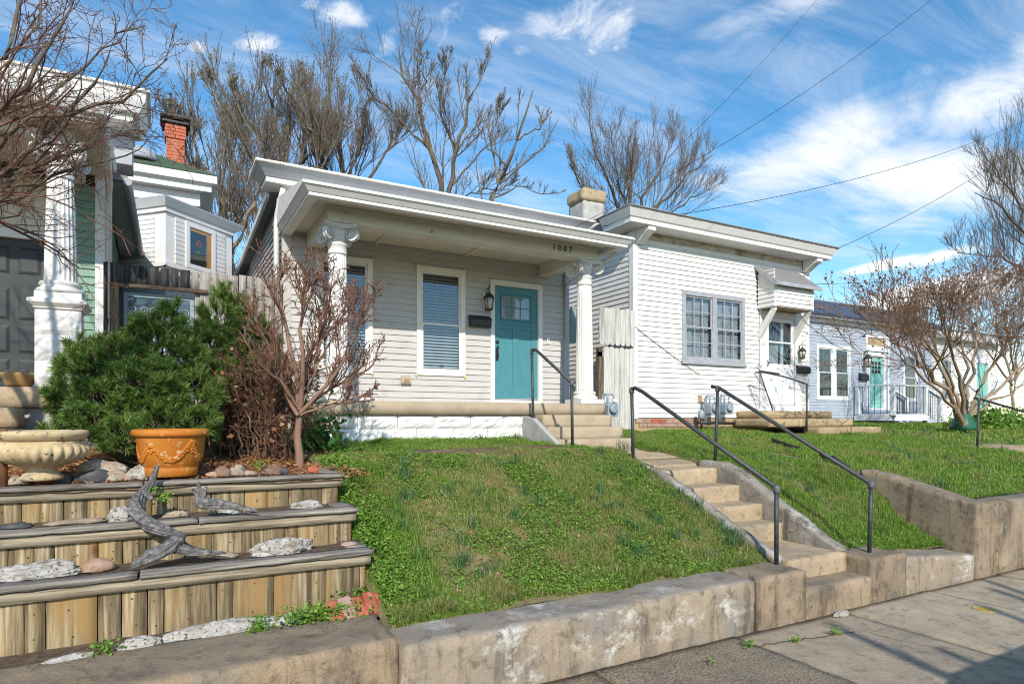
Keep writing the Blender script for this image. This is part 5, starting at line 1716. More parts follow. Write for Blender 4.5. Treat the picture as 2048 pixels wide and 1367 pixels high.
# ------------------------------------------------------------------ tiered timber planter
pl = thing('timber_planter', 'three-tiered weathered timber planter stepping up from the sidewalk wall at left', 'planter', (0, 4.65, -1.4))
TY, TZ, TB, TX = [4.65, 5.06, 5.50], [-.98, -.72, -.48], [-1.44, -1.03, -.78], 1.33
edges1 = [48, 91, 195, 243, 295, 328, 434, 466, 547, 623, 651, 720]
xs = [[atY(p, 1200, TY[0]).x for p in edges1]]
rr_ = random.Random(3)
for t in (1, 2):
    x, l = -1.0, []
    while x < 1.25:
        l.append(x)
        x += rr_.choice([.09, .14, .14, .17, .24, .27])
    xs.append(l)
for t in range(3):
    e = [-1.75, -1.55, -1.30, -1.1] + [x for x in xs[t] if x > -1.0] + [TX]
    for a, b in zip(e, e[1:]):
        if b - a < .02:
            continue
        rough_box(a + .0012, b - .0012, TY[t] + rr_.uniform(-.003, .003), TY[t] + .036, TB[t] - .05, TZ[t] - .036, .06, .0018, 9, a * 7, .004).obj('plank', M['plank'], pl)
    nl = MB()
    for a, b in zip(e, e[1:]):
        for zz in (TZ[t] - .17, TB[t] + .10):
            nl.obox(((a + b) / 2 + rr_.uniform(-.02, .02), TY[t] - .004, zz + rr_.uniform(-.03, .03)), (.008, .006, .008))
    nl.obj('nail', M['rust'], pl)['kind'] = 'stuff'
    # cap boards along the front, and one running back on the right
    cut = rr_.uniform(-.2, .3)
    for a, b in ((-1.8, cut - .002), (cut + .002, TX + .045)):
        rough_box(a, b, TY[t] - .055, TY[t] + .115, TZ[t] - .036, TZ[t], .05, .004, 8, t * 3 + a, .007).obj('cap_board', M['cap'], pl)
    rough_box(-1.8, TX + .03, TY[t] - .032, TY[t] - .004, TZ[t] - .108, TZ[t] - .038, .05, .002, 8, t * 5, .004).obj('trim_board', M['trimboard'], pl)
    ye = TY[t] + (.38 if t < 2 else 1.2)
    rough_box(TX - .11, TX + .04, TY[t] + .118, ye, TZ[t] - .036, TZ[t] + .004, .05, .006, 8, t * 3 + 9, .007).obj('cap_board', M['cap'], pl)
    y = TY[t] + .04
    while y < ye:
        box('side_plank', M['plank'], pl, TX - .036, TX, y, min(y + .135, ye), TB[t] - .05, TZ[t] - .04)
        y += .14
for t in range(2):
    sheet('soil_bed', -1.8, TX - .04, TY[t] + .03, TY[t + 1] + .01, 60, 10, lambda x, y, t=t: TZ[t] - .016 + .014 * fbm(x * 6, y * 6, t), M['soil'])
tag(box('soil_bed', M['soil'], None, -1.75, TX - .04, TY[2] + .03, 7.0, -1.2, -.51), kind='structure')
sheet('soil_strip', -3.2, 1.32, 4.28, 4.70, 60, 8, lambda x, y: -1.385 + .012 * fbm(x * 6, y * 6, 9), M['soil'])

# ------------------------------------------------------------------ stones
def rock(name, label, c, s, seed, m, rz=0.0, sub=3, amp=.28, group=None, flat=.35):
    bm = bmesh.new()
    sub = 5 if m == 'rock_white' else sub
    bmesh.ops.create_icosphere(bm, subdivisions=sub, radius=1.0)
    off = Vector((seed * 3.7, seed * 1.3, seed * 2.1))
    for v in bm.verts:
        p = v.co.copy()
        d = 1 + amp * noise.noise(p * 1.1 + off) + amp * .55 * noise.noise(p * 2.6 + off) + amp * .25 * noise.noise(p * 6 + off)
        if m == 'rock_white':
            d -= .16 * max(0, noise.noise(p * 7.5 + off) - .12) + .10 * max(0, noise.noise(p * 15 + off) - .05)
        elif m != 'brick':
            d -= .22 * abs(noise.noise(p * 1.9 + off)) - .05 * noise.noise(p * 9 + off)
        v.co = p * d
        v.co.z = max(v.co.z, -flat)
        v.co = Vector((v.co.x * s[0], v.co.y * s[1], v.co.z * s[2]))
    bmesh.ops.rotate(bm, verts=bm.verts, cent=(0, 0, 0), matrix=Matrix.Rotation(rz, 3, 'Z'))
    me = bpy.data.meshes.new(name)
    bm.to_mesh(me)
    bm.free()
    me.polygons.foreach_set('use_smooth', [sub >= 3] * len(me.polygons))
    o = link(name, me, None, c, M[m])
    return tag(o, label, 'rock', group)


RG = 'stones set in the planter and bed'
def rk(px, py, z, s, seed, m, label, rz=0.0, **k):
    p = atY(px, py - 6, {-1.02: 4.88, -1.00: 4.87, -1.0: 4.87, -.76: 5.29, -.50: 5.80}[z] + (.12 if s[0] > .19 and z == -.5 else 0))
    p.z = {-1.02: -.985, -1.00: -.985, -1.0: -.985, -.76: -.73, -.50: -.485}[z] + s[2] * .24
    s = (s[0] * .92, s[1] * .92, s[2] * .85)
    return rock('rock', label, tuple(p), s, seed, m, rz, group=RG, **k)


rk(68, 1138, -1.02, (.24, .09, .085), 1, 'rock_white', 'long grey-white pitted rock at the left end of the lowest planter tier', amp=.35)
rk(196, 1130, -1.02, (.11, .07, .07), 2, 'rock_pink', 'smooth pinkish stone left of the driftwood on the lowest tier', amp=.15)
rk(565, 1100, -1.00, (.235, .085, .10), 3, 'rock_white', 'large pitted white rock on the right half of the lowest tier', .08, amp=.34, sub=4)
rk(452, 1112, -1.02, (.09, .05, .035), 4, 'rock_tan', 'small flat pale stone beside the big pitted rock', amp=.2)
rk(700, 1085, -1.0, (.07, .05, .03), 5, 'rock_pink', 'small pink stone at the right corner of the lowest tier')
rk(240, 1016, -.76, (.085, .07, .085), 6, 'rock_white', 'dark pitted chunk behind the driftwood on the middle tier', amp=.35)
rk(150, 1026, -.76, (.20, .06, .03), 7, 'rock_tan', 'long flat pale stone at left on the middle tier', amp=.2)
rk(352, 1010, -.76, (.10, .05, .04), 8, 'rock_tan', 'pale stone between the two driftwood pieces', amp=.25)
rk(455, 1000, -.76, (.11, .05, .045), 9, 'rock_white', 'small pitted white stone behind the short driftwood', amp=.35)
rk(500, 998, -.76, (.06, .045, .04), 10, 'rock_pink', 'little pink stone right of the short driftwood')
rk(612, 993, -.76, (.13, .06, .055), 11, 'rock_white', 'pale pitted stone at the right end of the middle tier', amp=.36)
rk(30, 1030, -.76, (.12, .06, .03), 12, 'rock_dark', 'flat dark stone at the far left of the middle tier')
rk(205, 930, -.50, (.20, .13, .15), 13, 'rock_tan', 'large rounded tan boulder behind the stone urn', -.2, amp=.16, sub=4)
rk(186, 948, -.50, (.13, .07, .09), 14, 'rock_dark', 'dark slate in front of the tan boulder', .2, amp=.25)
rk(125, 950, -.50, (.08, .06, .075), 15, 'rock_dark', 'small dark rock tucked behind the urn foot')
rk(232, 945, -.50, (.09, .06, .07), 16, 'rock_tan', 'knobbly yellowish rock right of the dark slate', amp=.35)
rk(278, 938, -.50, (.09, .07, .10), 17, 'rock_white', 'pale pitted rock just left of the terracotta pot', amp=.35)
rk(258, 950, -.50, (.09, .05, .05), 18, 'rock_pink', 'low pinkish rock between slate and terracotta pot')
rk(352, 955, -.50, (.11, .05, .045), 19, 'rock_tan', 'pale wedge stone in front of the terracotta pot', amp=.3)
rk(445, 930, -.50, (.075, .06, .075), 20, 'rock_brown', 'brown angular rock right of the terracotta pot')
rk(474, 930, -.50, (.07, .06, .08), 21, 'rock_tan', 'grey-tan rock next to the brown angular rock', amp=.35)
rk(425, 938, -.50, (.06, .045, .035), 22, 'rock_pink', 'small pink stone close to the pot base')
rk(545, 925, -.50, (.11, .07, .075), 23, 'rock_brown', 'broad dark brown rock left of the maple trunk', amp=.3)
rk(567, 932, -.50, (.05, .05, .05), 24, 'rock_dark', 'small grey stone left of the maple trunk')
rk(626, 928, -.50, (.06, .05, .05), 25, 'brick', 'broken red brick lump right of the maple trunk', amp=.2, sub=2)
rk(30, 952, -.50, (.10, .06, .06), 26, 'rock_tan', 'low tan stone left of the urn foot')
rk(500, 938, -.50, (.07, .05, .035), 27, 'rock_tan', 'flat tan stone at the top planter edge')
rock('rock', 'long flat whitewashed stone lying on the wall under the planter', (.36, 4.42, -1.365), (.34, .085, .075), 31, 'rock_white', .03, amp=.18, group='pale stones along the wall top', sub=4)
rock('rock', 'short whitewashed stone left of the long flat one on the wall', (-.12, 4.38, -1.365), (.13, .06, .055), 32, 'rock_white', .05, amp=.15, group='pale stones along the wall top')
rock('rock', 'small whitewashed stone at the right end of the long flat one', (.74, 4.42, -1.37), (.11, .06, .06), 33, 'rock_white', .2, amp=.25, group='pale stones along the wall top')
rock('rock', 'thin pale stone low at the planter foot near the left edge', (-.46, 4.33, -1.37), (.14, .05, .035), 34, 'rock_white', .1, amp=.2, group='pale stones along the wall top')
bl = ['leftmost brick of the small leaning row by the planter corner', 'pale worn brick second in the leaning row', 'middle brick of the leaning row', 'bright red brick fourth in the leaning row', 'rightmost brick of the leaning row']
for k in range(5):
    rough = rough_box(-.048, .048, -.10, .10, -.028, .028, .02, .003, 12, k, .008)
    me = rough.mesh('brick')
    o = link('loose_brick', me, None, (1.03 + k * .088, 4.36 + .012 * k + rnd.uniform(-.01, .01), -1.335 + .012 * (k % 2)), M['rock_pink'] if k == 1 else M['brick'])
    o.rotation_euler = (rnd.uniform(.35, .6), rnd.uniform(-.25, .25), rnd.uniform(-.12, .2))
    tag(o, bl[k], 'brick', 'loose bricks at the planter corner')
cr = rock('rock', 'crumbled pale concrete lump on the sidewalk below the lowest step', (5.55, 3.66, -1.83), (.11, .05, .035), 44, 'rock_white', .1, amp=.3)


# ------------------------------------------------------------------ driftwood
def catmull(P, n):
    P = [Vector(p) for p in P]
    out = []
    for i in range(len(P) - 1):
        p0, p1, p2, p3 = P[max(i - 1, 0)], P[i], P[i + 1], P[min(i + 2, len(P) - 1)]
        for k in range(n):
            t = k / n
            out.append(.5 * ((2 * p1) + (p2 - p0) * t + (2 * p0 - 5 * p1 + 4 * p2 - p3) * t * t + (3 * p1 - p0 - 3 * p2 + p3) * t ** 3))
    out.append(P[-1])
    return out


def gnarl(mb, P, R, seed=0.0, n=64, sub=9):
    pts = catmull(P, sub)
    m = len(pts)
    R2 = np.interp(np.linspace(0, len(R) - 1, m), range(len(R)), R)
    vs, fs = [], []
    up = None
    for i, p in enumerate(pts):
        t = (pts[min(i + 1, m - 1)] - pts[max(i - 1, 0)]).normalized()
        up = t.orthogonal().normalized() if up is None else (up - t * up.dot(t)).normalized()
        s = t.cross(up)
        for k in range(n):
            a = 2 * PI * k / n
            tw = a + i * .035
            r = R2[i] * (1 + .14 * math.sin(4 * tw + seed) + .09 * math.sin(11 * tw + seed * 2) + .065 * math.sin(17 * tw - seed) + .22 * noise.noise(Vector((math.cos(a) * 1.4, math.sin(a) * 1.4, i * .12 + seed))))
            vs.append(p + (up * math.cos(a) * 1.0 + s * math.sin(a) * .75) * r)
    for i in range(m - 1):
        for k in range(n):
            fs.append((i * n + k, i * n + (k + 1) % n, (i + 1) * n + (k + 1) % n, (i + 1) * n + k))
    fs += [tuple(range(n))[::-1], tuple(range((m - 1) * n, m * n))]
    mb.add(vs, fs, True)
    return mb


def P3(px, py, Y):
    return atY(px, py, Y)


d1 = thing('driftwood', 'long grey S-curved driftwood draped over the upper planter tiers', 'driftwood', tuple(P3(292, 1045, 4.97)))
gnarl(MB(), [P3(314, 930, 5.36), P3(303, 965, 5.33), P3(279, 997, 5.13), P3(274, 1020, 5.0), P3(294, 1045, 4.93), P3(331, 1062, 4.87), P3(369, 1072, 4.80)], [.016, .026, .046, .062, .056, .046, .014], 1).obj('limb', M['drift'], d1)
gnarl(MB(), [P3(270, 998, 5.12), P3(288, 985, 5.16), P3(305, 998, 5.10)], [.02, .026, .012], 3, sub=6).obj('knot', M['drift'], d1)
d2_ = thing('driftwood', 'splayed driftwood root lying on the lowest planter tier', 'driftwood', tuple(P3(335, 1098, 4.78)))
gnarl(MB(), [P3(366, 1068, 4.84), P3(340, 1092, 4.77), P3(303, 1110, 4.73), P3(262, 1133, 4.70)], [.026, .048, .046, .010], 5).obj('limb', M['drift'], d2_)
gnarl(MB(), [P3(345, 1092, 4.79), P3(385, 1102, 4.77), P3(420, 1104, 4.76), P3(452, 1104, 4.75)], [.040, .030, .020, .005], 7).obj('branch', M['drift'], d2_)
d3_ = thing('driftwood', 'short forked brown-grey driftwood resting along the middle tier', 'driftwood', tuple(P3(405, 1003, 5.04)))
gnarl(MB(), [P3(398, 962, 5.04), P3(397, 985, 5.03), P3(406, 1004, 5.02), P3(440, 1008, 5.0), P3(480, 1014, 4.98), P3(515, 1022, 4.96)], [.007, .022, .044, .038, .026, .006], 9).obj('limb', M['drift'], d3_)
gnarl(MB(), [P3(384, 977, 5.02), P3(394, 988, 5.02), P3(404, 1000, 5.02)], [.006, .016, .024], 11, sub=6).obj('prong', M['drift'], d3_)
gnarl(MB(), [P3(413, 972, 5.04), P3(409, 985, 5.03), P3(405, 1000, 5.02)], [.006, .014, .022], 12, sub=6).obj('prong', M['drift'], d3_)

# ------------------------------------------------------------------ pots
ux, uy, uz = -.775, 5.74, -.455
ur = thing('stone_urn', 'broad pitted cast-stone urn with gadrooned bowl on a small foot', 'urn', (ux, uy, uz), 'planting pots')


def gad(a, z):
    w_ = max(0, min(1, (z - .10) / .04)) * max(0, min(1, (.255 - z) / .03))
    return 1 + w_ * .045 * (abs(math.sin(a * 13)) * 2 - 1)


MB().lathe([(.13, 0), (.135, .02), (.115, .045), (.085, .07), (.09, .085), (.13, .10), (.20, .125), (.262, .165), (.287, .205), (.285, .24), (.262, .262), (.258, .272), (.262, .285)], (ux, uy, uz), 208, gad).obj('bowl', M['cast_stone'], ur)
MB().lathe([(.25, .285), (.268, .300), (.285, .318), (.292, .335), (.290, .352), (.275, .362), (.255, .362), (.245, .345), (.22, .26), (.001, .255)], (ux, uy, uz), 96, lambda a, z: 1 + .006 * math.sin(a * 48)).obj('rim', M['cast_stone'], ur)
MB().lathe([(.225, .256), (.12, .285), (.001, .292)], (ux, uy, uz), 24).obj('soil', M['soil'], ur)
tx, ty, tz = .06, 5.82, -.47
tp = thing('terracotta_pot', 'orange terracotta pot with garland relief standing on the planter edge', 'pot', (tx, ty, tz), 'planting pots')
MB().lathe([(.185, 0), (.198, .012), (.203, .075), (.198, .085), (.205, .092), (.235, .22), (.255, .34), (.258, .352)], (tx, ty, tz), 64).obj('body', M['terracotta'], tp)
MB().lathe([(.258, .352), (.275, .358), (.287, .372), (.289, .392), (.283, .412), (.270, .422), (.250, .42), (.242, .40), (.24, .36)], (tx, ty, tz), 64, lambda a, z: 1 + .004 * math.sin(a * 60)).obj('rim', M['terracotta'], tp)
MB().lathe([(.243, .36), (.14, .39), (.001, .395)], (tx, ty, tz), 24).obj('soil', M['soil'], tp)


def pr_(z):
    return .205 + (.255 - .205) * (z - .092) / (.34 - .092)


gb = MB()
for q in range(5):
    a0, a1 = q * 2 * PI / 5, (q + 1) * 2 * PI / 5
    for i in range(26):
        t = i / 25
        a = a0 + (a1 - a0) * t + .3
        z = .30 - .15 * math.sin(PI * t)
        for j in range(2):
            zz = z + (.014 if j else -.010) + rnd.uniform(-.006, .006)
            r = pr_(zz)
            gb.ball((tx + r * math.cos(a), ty + r * math.sin(a), tz + zz), .015 + .004 * math.sin(PI * t), 6)
    for j in range(9):
        a = a0 + .3 + rnd.uniform(-.10, .10)
        zz = .29 + rnd.uniform(-.07, .035)
        gb.ball((tx + pr_(zz) * math.cos(a), ty + pr_(zz) * math.sin(a), tz + zz), .017, 6)
gb.obj('garland', M['terracotta'], tp)
bx2, by2, bz2 = -1.36, 8.56, .338
bw_ = thing('clay_bowl', 'low tan clay bowl of pebbles on the green cottage porch edge', 'bowl', (bx2, by2, bz2), 'planting pots')
MB().lathe([(.10, 0), (.12, .02), (.15, .10), (.165, .125), (.165, .145), (.15, .145), (.14, .12), (.001, .11)], (bx2, by2, bz2), 32).obj('bowl', M['clay_bowl'], bw_)
for k in range(5):
    pm_ = MB()
    pm_.ball((bx2 + .09 * math.cos(k * 1.3), by2 + .09 * math.sin(k * 1.3), bz2 + .15), .035 + .008 * (k % 2), 8)
    pm_.obj('pebble', M['rock_dark'] if k == 2 else M['rock_tan'], bw_)

tp.scale = (.98, .98, .90)
# ------------------------------------------------------------------ pipe railings
def pipe(root, posts, rail, r=.021):
    for (b, t) in posts:
        MB().tube([b, t], r, 12).obj('post', M['black_metal'], root)
    MB().tube(rail, r * 1.08, 12).obj('rail', M['black_metal'], root)
    for (b, t) in posts:
        t = Vector(t)
        e = MB()
        e.tube([t - Vector((0, 0, .05)), t - Vector((0, 0, .02)), t + Vector((0, -.0, .012))], [r * 1.4, r * 1.5, r * 1.35], 12)
        e.ball(t, r * 1.55, 12)
        e.obj('pipe_elbow', M['elbow'], root)


r1 = thing('handrail', 'short black pipe handrail left of the porch steps', 'handrail', (4.93, 7.2, -.4), 'black pipe handrails')
pipe(r1, [((4.93, 8.22, -.35), (4.90, 8.22, 1.02)), ((4.945, 7.2, -.46), (4.93, 7.2, .485))], [(4.90, 8.22, 1.02), (4.902, 8.12, 1.025), (4.91, 8.0, .955), (4.93, 7.2, .485)])
e = MB().tube([(4.93, 7.2, .485), (4.985, 7.2, .50)], .030, 10).obj('pipe_elbow', M['elbow'], r1)
r2 = thing('handrail', 'long black pipe handrail on the left side of the garden steps', 'handrail', (5.12, 4.02, -1.39), 'black pipe handrails')
pipe(r2, [((5.16, 6.17, -.66), (5.13, 6.17, .355)), ((5.10, 4.02, -1.40), (5.10, 4.02, -.665))], [(5.13, 6.17, .355), (5.13, 6.10, .37), (5.13, 5.98, .325), (5.10, 4.02, -.665)])
r3 = thing('handrail', 'long black pipe handrail on the right side of the garden steps', 'handrail', (6.45, 3.94, -1.4), 'black pipe handrails')
pipe(r3, [((6.42, 6.02, -.70), (6.47, 6.02, .40)), ((6.44, 3.94, -1.42), (6.47, 3.94, -.69))], [(6.44, 6.10, .42), (6.47, 6.0, .40), (6.47, 3.94, -.69)])
r4 = thing('handrail', 'thin black bent handrail beside the limestone side steps', 'handrail', (12.28, 8.9, -.3), 'black pipe handrails')
pipe(r4, [((12.28, 8.9, -.32), (12.28, 8.9, .735))], [(12.28, 8.9, .735), (12.12, 9.4, .93), (11.95, 9.75, 1.03), (11.9, 9.95, 1.04)], .016)
MB().tube([(11.55, 9.55, 1.04), (12.0, 9.55, .15)], .013, 8).obj('post', M['black_metal'], r4)
MB().tube([(11.55, 9.55, 1.04), (12.05, 9.42, .98)], .016, 8).obj('rail', M['black_metal'], r4)
r5 = thing('handrail', 'black pipe handrail crossing the lawn at the far right edge', 'handrail', (13.6, 6.2, -.6), 'black pipe handrails')
pipe(r5, [((13.55, 6.2, -.72), (13.62, 6.2, .36))], [(13.60, 6.28, .38), (13.62, 6.2, .365), (13.9, 5.0, -.10), (14.1, 4.2, -.45)], .020)
stp = tag(rough_box(14.0, 15.3, 5.6, 6.9, -.8, -.55, .1, .006, 5, 140, .02).obj('stepping_slab', M['conc_step']), 'pale concrete walk slab in the lawn by the far right handrail', 'slab')

# ------------------------------------------------------------------ gas meters
def gas_meter(name, label, x, y, z, ry=1.0, group='gas meters'):
    g = thing(name, label, 'gas meter', (x, y, z - .4), group)
    bd = MB()
    pr = [(-.10, -.14), (.10, -.14), (.12, -.10), (.12, .06), (.09, .12), (-.09, .12), (-.12, .06), (-.12, -.10)]
    bd.prism([(x + a, z + b) for a, b in pr], 'y', y - .085, y + .085)
    b_ = bd.obj('meter_body', M['meter'], g, .02, 3)
    MB().lathe([(.075, 0), (.085, .01), (.085, .05), (.06, .07)], (0, 0, 0), 20).obj('tmp2', M['meter'], None)
    t_ = bpy.data.objects['tmp2']
    me = t_.data
    bpy.data.objects.remove(t_)
    me.transform(Matrix.Rotation(PI / 2, 4, 'X'))
    link('dial', me, b_, (x - .02, y - .085, z + .0))
    box('index_box', M['storm_white'], b_, x - .05, x + .05, y - .12, y - .086, z + .13, z + .18)
    for s in (-1, 1):
        MB().tube([(x + s * .07, y, z + .11), (x + s * .07, y, z + .24), (x + s * .05, y + .02, z + .27), (x + s * .02 - .09, y + .06, z + .27), (x + s * .02 - .11, y + .08, z + .2), (x + s * .02 - .11, y + .08, z - .35)], .018, 8).obj('pipe', M['meter'], g)
    return g


gas_meter('gas_meter', 'grey gas meter beside the right porch column of the grey cottage', 7.12, 9.15, .16)
gas_meter('gas_meter', 'left one of the twin grey gas meters on the white house wall', 10.28, 9.72, .20)
gas_meter('gas_meter', 'right one of the twin grey gas meters on the white house wall', 10.72, 9.72, .22)
pgv = thing('pipe_valve', 'dark pipework and valve under the twin gas meters', 'pipework', (10.4, 9.7, -.2))
MB().tube([(9.95, 9.8, -.10), (11.0, 9.8, -.12)], .03, 8).obj('pipe', M['black'], pgv)
MB().lathe([(.05, 0), (.07, .05), (.07, .16), (.03, .20)], (9.98, 9.74, -.03), 12).obj('regulator', M['meter'], pgv)
MB().tube([(9.98, 9.74, -.25), (9.98, 9.74, .0)], .02, 8).obj('pipe', M['black'], pgv)

# ------------------------------------------------------------------ timbers, drain, rusty post, meter lid, edging
for k, (a, b, y, z, lab) in enumerate([(2.15, 3.55, 6.75, -.42, 'rotten grey landscape timber along the crest of the lawn, left of two'),
                                       (3.50, 4.75, 6.95, -.41, 'dark landscape timber lying before the porch steps, right end free')]):
    gnarl(MB(), [(a, y, z), ((a + b) / 2, y + .03, z + .005), (b, y - .02, z)], [.05, .055, .045], k * 3, 14, 12)
    o = gnarl(MB(), [(a, y, z), (a * .7 + b * .3, y + .02, z + .005), (a * .3 + b * .7, y - .01, z + .01), (b, y - .02, z)], [.045, .06, .055, .035], k * 3, 14, 12).obj('landscape_timber', M['timber'])
    tag(o, lab, 'timber', 'landscape timbers on the lawn crest')
dp = thing('drain_pipe', 'black corrugated drain pipe end lying behind the maple trunk', 'drain pipe', (1.9, 8.0, -.3))
q = [P3(612, 868, 8.2), P3(622, 882, 7.9), P3(632, 893, 7.6)]
mb = MB()
pp = catmull(q, 12)
mb.tube(pp, [.075 + (.008 if i % 2 else 0) for i in range(len(pp))], 16, cap=False)
mb.obj('pipe', M['black'], dp)
rp = tag(MB().tube([(-1.0, 5.75, -.55), (-1.0, 5.75, -.08)], .022, 10).obj('rusty_post', M['rust']), 'thin rusty iron post at the left edge beside the urn', 'post')
bp = thing('brick_path', 'sliver of red brick path left of the urn', 'path', (-1.5, 6.2, -.48))
for i in range(7):
    for j in range(5):
        box('brick', M['brick'], bp, -2.1 + i * .205 + (.1 if j % 2 else 0), -2.1 + i * .205 + .197 + (.1 if j % 2 else 0), 5.85 + j * .1, 5.94 + j * .1, -.50, -.455 + rnd.uniform(-.004, .004))
wm = thing('meter_lid', 'round yellow water meter lid set in the sidewalk', 'meter lid', (6.88, 3.09, SWZ))
MB().lathe([(.095, -.02), (.10, .004), (.085, .008), (.08, .003)], (6.88, 3.09, SWZ), 28).obj('ring', M['yellow'], wm)
mb = MB()
mb.lathe([(.078, -.01), (.078, .002)], (6.88, 3.09, SWZ), 24)
mb.box(6.86, 6.90, 3.03, 3.15, SWZ + .0025, SWZ + .006)
mb.box(6.82, 6.94, 3.075, 3.105, SWZ + .0022, SWZ + .0055)
mb.obj('lid', M['yellow'], wm)
ed = thing('edging_strip', 'black plastic lawn edging strips in the grass before the limestone steps', 'lawn edging', (11.8, 8.1, -.35))
for k, (pa, pb) in enumerate((((1545, 873), (1600, 877)), ((1640, 879), (1655, 881)), ((1665, 881), (1698, 885)))):
    a, b = atZ(*pa, -.34), atZ(*pb, -.34)
    mb = MB()
    n_ = 8
    for i in range(n_):
        p = a.lerp(b, (i + .5) / n_)
        mb.obox((p.x, p.y, z_yard(p.x, p.y) + .05), ((b - a).length / n_ * .8, .03, .10), math.atan2(b.y - a.y, b.x - a.x))
    mb.obj('strip', M['black'], ed)


# ------------------------------------------------------------------ overhead wires
def wire(label, pts, r, sag):
    a, b = Vector(pts[0]), Vector(pts[-1])
    P = []
    for i in range(25):
        t = i / 24
        p = a.lerp(b, t)
        p.z -= sag * 4 * t * (1 - t)
        P.append(p)
    o = MB().tube(P, r, 5).obj('power_line', M['wire'])
    return tag(o, label, 'cable', 'overhead service wires')


g1 = atY(1144, 457, 7.96)
g2 = atY(1171, 462, 7.96)
r_ = ray(1900, -30)
wire('upper service wire from the grey cottage gutter to the top right', [g1, r_ * 13.0], .0045, .25)
r_ = ray(1650, -20)
wire('steep thin service wire crossing the bare crown behind the white house', [g2, r_ * 14.0], .0032, .2)
c1 = atY(1206, 452, 10.2)
wire('long sagging wire across the white house cornice to the right edge', [c1, ray(2090, 222) * 26.0], .007, .55)
c2 = atY(1674, 497, 9.4)
wire('wire from the right end of the white house cornice climbing to the right', [c2, ray(2080, 258) * 24.0], .007, .3)
c3 = atY(1632, 568, 9.4)
wire('faint wire running right from the door hood', [c3, ray(2060, 520) * 40.0], .006, .3)
MB_ = MB()
# ------------------------------------------------------------------ branching plants
def unit(v):
    return v / np.maximum(np.linalg.norm(v, axis=-1, keepdims=True), 1e-9)


def tubes_np(P, R, n):
    """P (B,k,3) polylines, R (B,k) radii -> verts, quads"""
    B, k, _ = P.shape
    T = np.empty_like(P)
    T[:, 1:-1] = P[:, 2:] - P[:, :-2]
    T[:, 0] = P[:, 1] - P[:, 0]
    T[:, -1] = P[:, -1] - P[:, -2]
    T = unit(T)
    ref = np.where(np.abs(T[..., 2:3]) > .9, np.array([1., 0, 0]), np.array([0, 0, 1.]))
    U = unit(np.cross(T, ref))
    V = np.cross(T, U)
    a = np.arange(n) * 2 * PI / n
    ring = P[:, :, None, :] + R[:, :, None, None] * (U[:, :, None, :] * np.cos(a)[None, None, :, None] + V[:, :, None, :] * np.sin(a)[None, None, :, None])
    verts = ring.reshape(-1, 3)
    base = (np.arange(B) * k * n)[:, None, None] + (np.arange(k - 1) * n)[None, :, None]
    i = np.arange(n)[None, None, :]
    j = (np.arange(n) + 1) % n
    j = j[None, None, :]
    q = np.stack([base + i, base + j, base + n + j, base + n + i], -1).reshape(-1, 4)
    return verts, q


def resample(poly, rad, k):
    poly = np.array([tuple(p) for p in poly], float)
    s = np.concatenate([[0], np.cumsum(np.linalg.norm(np.diff(poly, axis=0), axis=1))])
    t = np.linspace(0, s[-1], k)
    return np.stack([np.interp(t, s, poly[:, c]) for c in range(3)], 1), np.interp(t, s, rad)


def offshoots(P, R, K, t0, t1, lf, ang, trop, wig, k, rf, g, taper=.3, minlen=0.0, absr=None, tipf=.78):
    B, n, _ = P.shape
    plen = np.linalg.norm(np.diff(P, axis=1), axis=2).sum(1)
    t = g.uniform(t0, t1, (B, K))
    x = t * (n - 1)
    i = np.clip(x.astype(int), 0, n - 2)
    f = x - i
    b = np.arange(B)[:, None]
    pos = P[b, i] * (1 - f)[..., None] + P[b, i + 1] * f[..., None]
    tan = unit(P[b, i + 1] - P[b, i])
    rp = R[b, i] * (1 - f) + R[b, i + 1] * f
    rv = unit(g.normal(size=(B, K, 3)))
    perp = unit(rv - tan * (rv * tan).sum(-1, keepdims=True))
    a = g.uniform(ang[0], ang[1], (B, K))[..., None]
    d = unit(tan * np.cos(a) + perp * np.sin(a) + np.array([0, 0, trop]))
    L = np.maximum(plen[:, None] * g.uniform(lf[0], lf[1], (B, K)) * (1.22 - tipf * t), minlen)
    pos = pos.reshape(-1, 3)
    d = d.reshape(-1, 3)
    L = L.reshape(-1)
    M_ = len(pos)
    out = np.empty((M_, k, 3))
    out[:, 0] = pos
    for s in range(1, k):
        d = unit(d + g.normal(size=(M_, 3)) * wig + np.array([0, 0, trop * .35]))
        out[:, s] = out[:, s - 1] + d * (L / (k - 1))[:, None]
    r0 = (rp.reshape(-1) * rf) if absr is None else np.full(M_, absr)
    rr = r0[:, None] * np.linspace(1, taper, k)[None]
    return out, rr


THIN = {'bare_tree': .45, 'crape_myrtle': .5, 'russet_tree': .5, 'overhanging_tree': .62}


